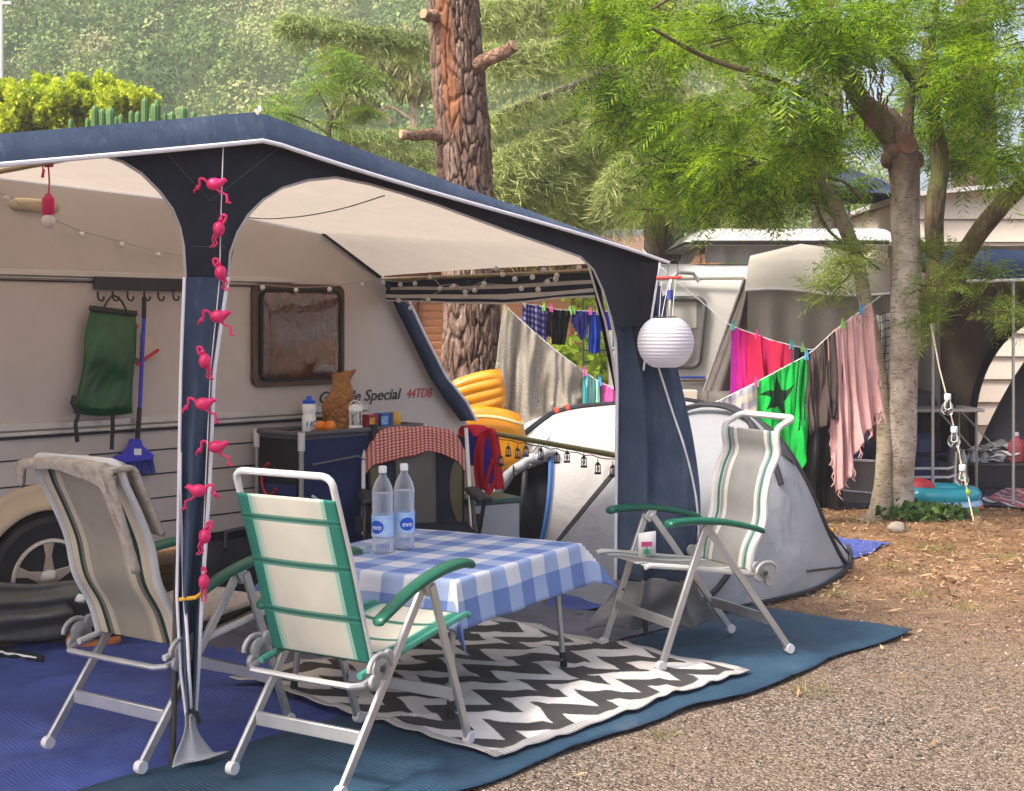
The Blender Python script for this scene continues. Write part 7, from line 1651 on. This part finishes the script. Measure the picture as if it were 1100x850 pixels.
boughs = [
 (Q((640, 30, 22), (520, 42, 18), (430, 38, 17), (360, 26, 16.6), (305, 20, 16.4)), .07, .34, .35, 420),
 (Q((640, 60, 22), (560, 50, 19), (480, 46, 18), (420, 44, 17.6)), .05, .35, .3, 200),
 (Q((640, 140, 22), (540, 142, 19), (450, 142, 18), (370, 146, 17.5), (290, 152, 17.3)), .06, .30, .5, 420),
 (Q((640, 170, 22), (520, 165, 19.5), (420, 162, 18.6), (330, 165, 18)), .06, .30, .5, 380),
 (Q((640, 100, 22), (600, 110, 20), (550, 120, 19)), .06, .4, .5, 160),
 (Q((660, 200, 22), (600, 190, 20), (540, 195, 19), (500, 205, 18.5)), .06, .5, .5, 260),
]
cedar_sprays(boughs, M['cedar_leaf2'] if False else leafmat('cedar_mid_needles', (.11, .17, .05), (.52, .62, .22), .35, big=.6), ce2, 1.8, tuft=.06)

# ferny young tree and thin eucalyptus
d = 14.5; fb_ = Vector(((352-550)/K*d, d, 0))
ft = thing('young_tree', 'young feathery tree rising behind the awning peak', 'tree', fb_); m = MB()
limb(m, [(352, 560, d, .05), (352, 160, d, .03), (356, 135, d, .022), (345, 105, d, .014), (335, 90, d, .008)], 7); limb(m, [(356, 135, d, .018), (368, 112, d, .012), (375, 95, d, .007)], 6); limb(m, [(353, 145, d, .014), (330, 130, d, .01), (300, 120, d, .006)], 6)
obj('trunk', m, M['bark_g'], ft)
blobs = []
for q in ((345, 96, d, 44, 14), (305, 114, d, 44, 13), (380, 84, d, 34, 13), (335, 132, d, 52, 11), (292, 140, d, 36, 8), (365, 66, d, 26, 10), (385, 118, d, 26, 8)): blob(*q)
tw, cen, dr = branchy(blobs, 5); dr[:, 2] *= .4; V, F = fronds(cen, dr, RNG.uniform(.22, .42, len(cen)), 10, .26, .10, .35); npmesh('crown', V, F, leafmat('fern_leaf', (.10, .20, .02), (.32, .46, .08), .45), ft)
d = 26; eb = Vector(((445-550)/K*d, d, 0)); eu = thing('eucalyptus_tree', 'thin pale eucalyptus with drooping sparse leaves far behind the pine trunk', 'tree', eb); m = MB()
limb(m, [(446, 400, d, .14), (444, 200, d, .09), (444, 120, d, .075), (446, 60, d, .05), (440, 30, d, .03)], 8); limb(m, [(420, 132, d, .06), (400, 115, d, .05), (375, 102, d, .045), (350, 80, d, .03)], 7); limb(m, [(444, 130, d, .04), (420, 115, d, .03), (405, 120, d, .02)], 6); limb(m, [(444, 90, d, .04), (425, 78, d, .03), (400, 74, d, .015)], 6)
obj('trunk', m, bark('euc', (.36, .26, .17), (.60, .50, .38), 3, (1, 1, .3), .3), eu)
bl = []
for q in ((375, 75, 30, 22), (410, 65, 30, 24), (445, 55, 34, 24), (380, 110, 26, 20), (440, 95, 28, 18), (400, 45, 28, 14), (360, 60, 18, 16)): bl.append((tuple(P(q[0], q[1], d)), (q[2]/K*d, .6, q[3]/K*d), 1))
V, F = leafball(bl, 420, .13, .025, 1.4); npmesh('crown', V, F, leafmat('euc_leaf', (.14, .15, .05), (.38, .37, .15), .35), eu)

# pine trunks far right behind
d = 16.5; pb_ = Vector(((1046-550)/K*d, d, 0)); p2 = thing('pine_tree', 'second dark pine trunk rising behind the cream mobile home', 'tree', pb_+Vector((0, 7, 0)))
d = 23.5; obj('trunk', MB().tube([(P(1046, 400, d).x, d, 0)]+[P(1046, y, d) for y in (250, 150, 50, -100)], [.40, .37, .36, .34, .3], 16, rough=.12), bark('pine2', (.06, .04, .03), (.20, .13, .10), 4), p2, sharp=2)

# lime green hedge trees at the left, cactus columns, leafy bank in the middle
M['hedge_leaf'] = leafmat('hedge_leaf', (.20, .30, .010), (.66, .72, .05), .5, big=.5)
for px, py, rx, rz, lb in ((20, 105, 42, 28, 'lime yellow bush left of three behind the awning roof'), (72, 96, 40, 24, 'lime yellow bush in the middle of three behind the awning roof'), (128, 100, 36, 26, 'lime yellow bush right of three, next to the columnar cactus'), (-40, 110, 40, 30, 'lime yellow bush at the far left edge, lowest of the row')):
    d = 21.0; g = Vector(((px-550)/K*d, d, 0)); bl = []
    for k in range(26):
        a = RNG.normal(0, .5, 2); q_ = RNG.uniform(.22, .42); bl.append((tuple(P(px+a[0]*rx*.9, py+12+a[1]*rz*.8, d+RNG.uniform(-.5, .5))), (rx*q_/K*d, .5, rz*q_*1.2/K*d), q_*2))
    bl.append((tuple(P(px, py+60, d)), (rx/K*d, .7, 45/K*d), 6)); bl.append((tuple(P(px, 190, d)), (rx/K*d*1.1, .8, 70/K*d), 8))
    plantthing('lime_bush', lb, 'bush', g, bl, 700, .045, .026, M['hedge_leaf'], [([g, P(px, 190, d), P(px, 110, d)], [.08, .06, .02])], group='lime bushes behind the awning')
cc = thing('columnar_cactus', 'row of green columnar cactus stems standing behind the awning roof', 'cactus', Vector((P(140, 300, 17).x, 17, 0))); cm = mat('cactus', (.07, .17, .05), .6, .2, 5)
for px, top, r in ((76, 127, 3), (102, 113, 5), (110, 116, 4.5), (119, 115, 6), (125, 124, 4), (130, 122, 4), (141, 118, 3.5), (148, 119, 4), (156, 104, 5), (167, 110, 7), (169, 106, 4), (177, 120, 3), (185, 119, 4.5), (197, 114, 5.5), (208, 119, 4.5), (94, 126, 3)):
    a = P(px-3*(px < 115), 160, 17); a.z = 0; e = P(px, top, 17); n_r = r/K*17*.72; m = MB()
    def cs(u, v):
        z = lerp(0, e.z, v); th = 2*PI*u; rr = n_r*(1+.10*math.cos(th*9))*(math.sqrt(max(0, 1-((v-.985)/.015)**2)) if v > .985 else 1); return Vector((lerp(a.x, e.x, v)+rr*math.cos(th), 17+rr*math.sin(th), z))
    obj('stem', m.grid(cs, 36, 140), cm, cc, sharp=3)
bk_ = []
for k in range(40):
    px, py = RNG.uniform(270, 700), RNG.uniform(175, 300); d = RNG.uniform(23, 27); bk_.append((tuple(P(px, py, d)), (RNG.uniform(.5, 1.0), .6, RNG.uniform(.25, .6)), 1))
V, F = leafball(bk_, 300, .10, .022, -.4); o = npmesh('undergrowth', V, F, leafmat('bank_leaf', (.14, .22, .03), (.42, .50, .14), .45, big=.5)); tag(o, 'pale green mass of undergrowth on the bank behind the camp', 'undergrowth', kind='stuff')

# wooded hillside: thousands of crowns that read as one mass
def forest():
    cs = []
    y = 64.0
    while y < 175:
        st = 2.1+.012*y; x = -.50*y-4
        while x < .40*y+6:
            xx, yy = x+RNG.uniform(-1.2, 1.2), y+RNG.uniform(-1.2, 1.2)
            bare = smooth(-.30, -.40, xx/yy) if False else (1 if (xx/yy < -.325 and nz(xx*.1, yy*.1, 1) > -.25 and 95 < yy < 150) else 0)
            if not bare or RNG.uniform() < .22: cs.append((xx, yy, height(xx, yy), RNG.uniform(.75, 1.35)*(1.55+.004*yy)))
            x += st
        y += st*.86
    cs = np.array(cs); n = len(cs); per = 460
    d = rdirs(n*per); d[:, 2] = np.abs(d[:, 2])*1.1-.15
    R = np.repeat(cs[:, 3], per)[:, None]; lump = (1+.22*np.sin(d[:, :1]*6+np.repeat(cs[:, :1], per, 0)*3)*np.sin(d[:, 1:2]*6+np.repeat(cs[:, 1:2], per, 0)*2))
    cen = np.repeat(cs[:, :3], per, 0)+d*R*lump*RNG.uniform(.72, 1.02, (n*per, 1))*np.array([1, 1, 1.05]); cen[:, 2:3] += R*.75
    nrm = d+rdirs(n*per)*.7; nrm /= np.linalg.norm(nrm, axis=1)[:, None]; e1 = perp(nrm); e2 = np.cross(nrm, e1); s = RNG.uniform(.055, .13, (n*per, 1))*(R/1.9)
    V, F = quads(cen, e1*s*1.2, e2*s)
    nn = NT('forest_leaf'); vec = nn.coord(); cell = nn.n('ShaderNodeTexVoronoi'); nn.put(cell.inputs['Vector'], vec); cell.inputs['Scale'].default_value = .28
    bw = nn.n('ShaderNodeRGBToBW'); nn.put(bw.inputs[0], cell.outputs[1])
    f = nn.math('ADD', nn.math('MULTIPLY', bw.outputs[0], .6), nn.math('ADD', nn.math('MULTIPLY', nn.noise(.05, 3), .35), nn.math('MULTIPLY', nn.n('ShaderNodeNewGeometry').outputs['Random Per Island'], .2)))
    mt = nn.fin(nn.ramp(f, [(.30, (.06, .12, .04)), (.5, (.16, .24, .075)), (.66, (.27, .34, .11)), (.82, (.40, .38, .20))]), .8, 0, .1, translucent=.25)
    o = npmesh('forest', V, F, mt); tag(o, 'hazy green woodland covering the hillside behind the camp', 'woodland', kind='stuff'); print('forest crowns', n)
forest()
# pole at the top left
lpz = Vector(((2-550)/K*45, 45, height(-16.7, 45)-.2)); t = thing('lamp_post', 'thin white pole standing on the hillside at the top left', 'pole', lpz)
obj('mast', MB().tube([lpz, Vector((lpz.x, 45, 15))], .055, 8), M['white_paint'], t); obj('lamp', MB().box(Vector((lpz.x+.14, 45, H+.5+(350-10)/K*45-.3)), (.35, .1, .1)), M['white_paint'], t)
# ================================================================ CAMERA, LIGHT
sc = bpy.context.scene
cam = bpy.data.cameras.new('camera'); co = bpy.data.objects.new('camera', cam); C.objects.link(co); sc.camera = co
co.location = (0, 0, H); co.rotation_euler = (PI/2, 0, 0); cam.sensor_width = 36; cam.lens = K/1100*36; cam.shift_y = -75/1100
cam.clip_start = .05; cam.clip_end = 2000
w = bpy.data.worlds.new('World'); sc.world = w; w.use_nodes = True; nt = w.node_tree; bgn = nt.nodes['Background']
sky = nt.nodes.new('ShaderNodeTexSky'); sky.sky_type = 'NISHITA'; sky.sun_disc = False
EL, AZ = math.radians(52), math.radians(238)          # azimuth clockwise from +Y, sun behind the camera to the left
sky.sun_elevation = EL; sky.sun_rotation = AZ; sky.air_density = .8; sky.dust_density = 7.0; sky.ozone_density = 1.0
nt.links.new(sky.outputs[0], bgn.inputs[0]); bgn.inputs[1].default_value = .095
sl = bpy.data.lights.new('sun', 'SUN'); so = bpy.data.objects.new('sun', sl); C.objects.link(so)
sl.energy = 1.5; sl.angle = math.radians(10); sl.color = (1, .93, .82)
dirv = Vector((math.sin(AZ)*math.cos(EL), math.cos(AZ)*math.cos(EL), math.sin(EL)))
so.rotation_euler = dirv.to_track_quat('Z', 'Y').to_euler(); so.location = (-6, -6, 12)
HAZE = True
if HAZE:
    hz = MB().box((0, 100, 60), (700, 420, 150)); n = NT('haze_air'); n.t.nodes.remove(n.b)
    v = n.n('ShaderNodeVolumePrincipled'); v.inputs['Color'].default_value = (.93, .96, 1, 1); v.inputs['Density'].default_value = .0011
    n.t.links.new(v.outputs[0], n.out.inputs['Volume']); o = obj('haze', hz, n.m, origin=(0, 100, -15), smooth=False); tag(o, kind='stuff')
sc.view_settings.view_transform = 'Standard'; sc.view_settings.look = 'None'; sc.view_settings.exposure = 1.98; sc.view_settings.gamma = 1
cy = sc.cycles; cy.use_denoising = True; cy.max_bounces = 8; cy.diffuse_bounces = 4; cy.transmission_bounces = 6; cy.transparent_max_bounces = 8; cy.volume_bounces = 1; cy.sample_clamp_indirect = 6
sc.render.film_transparent = False
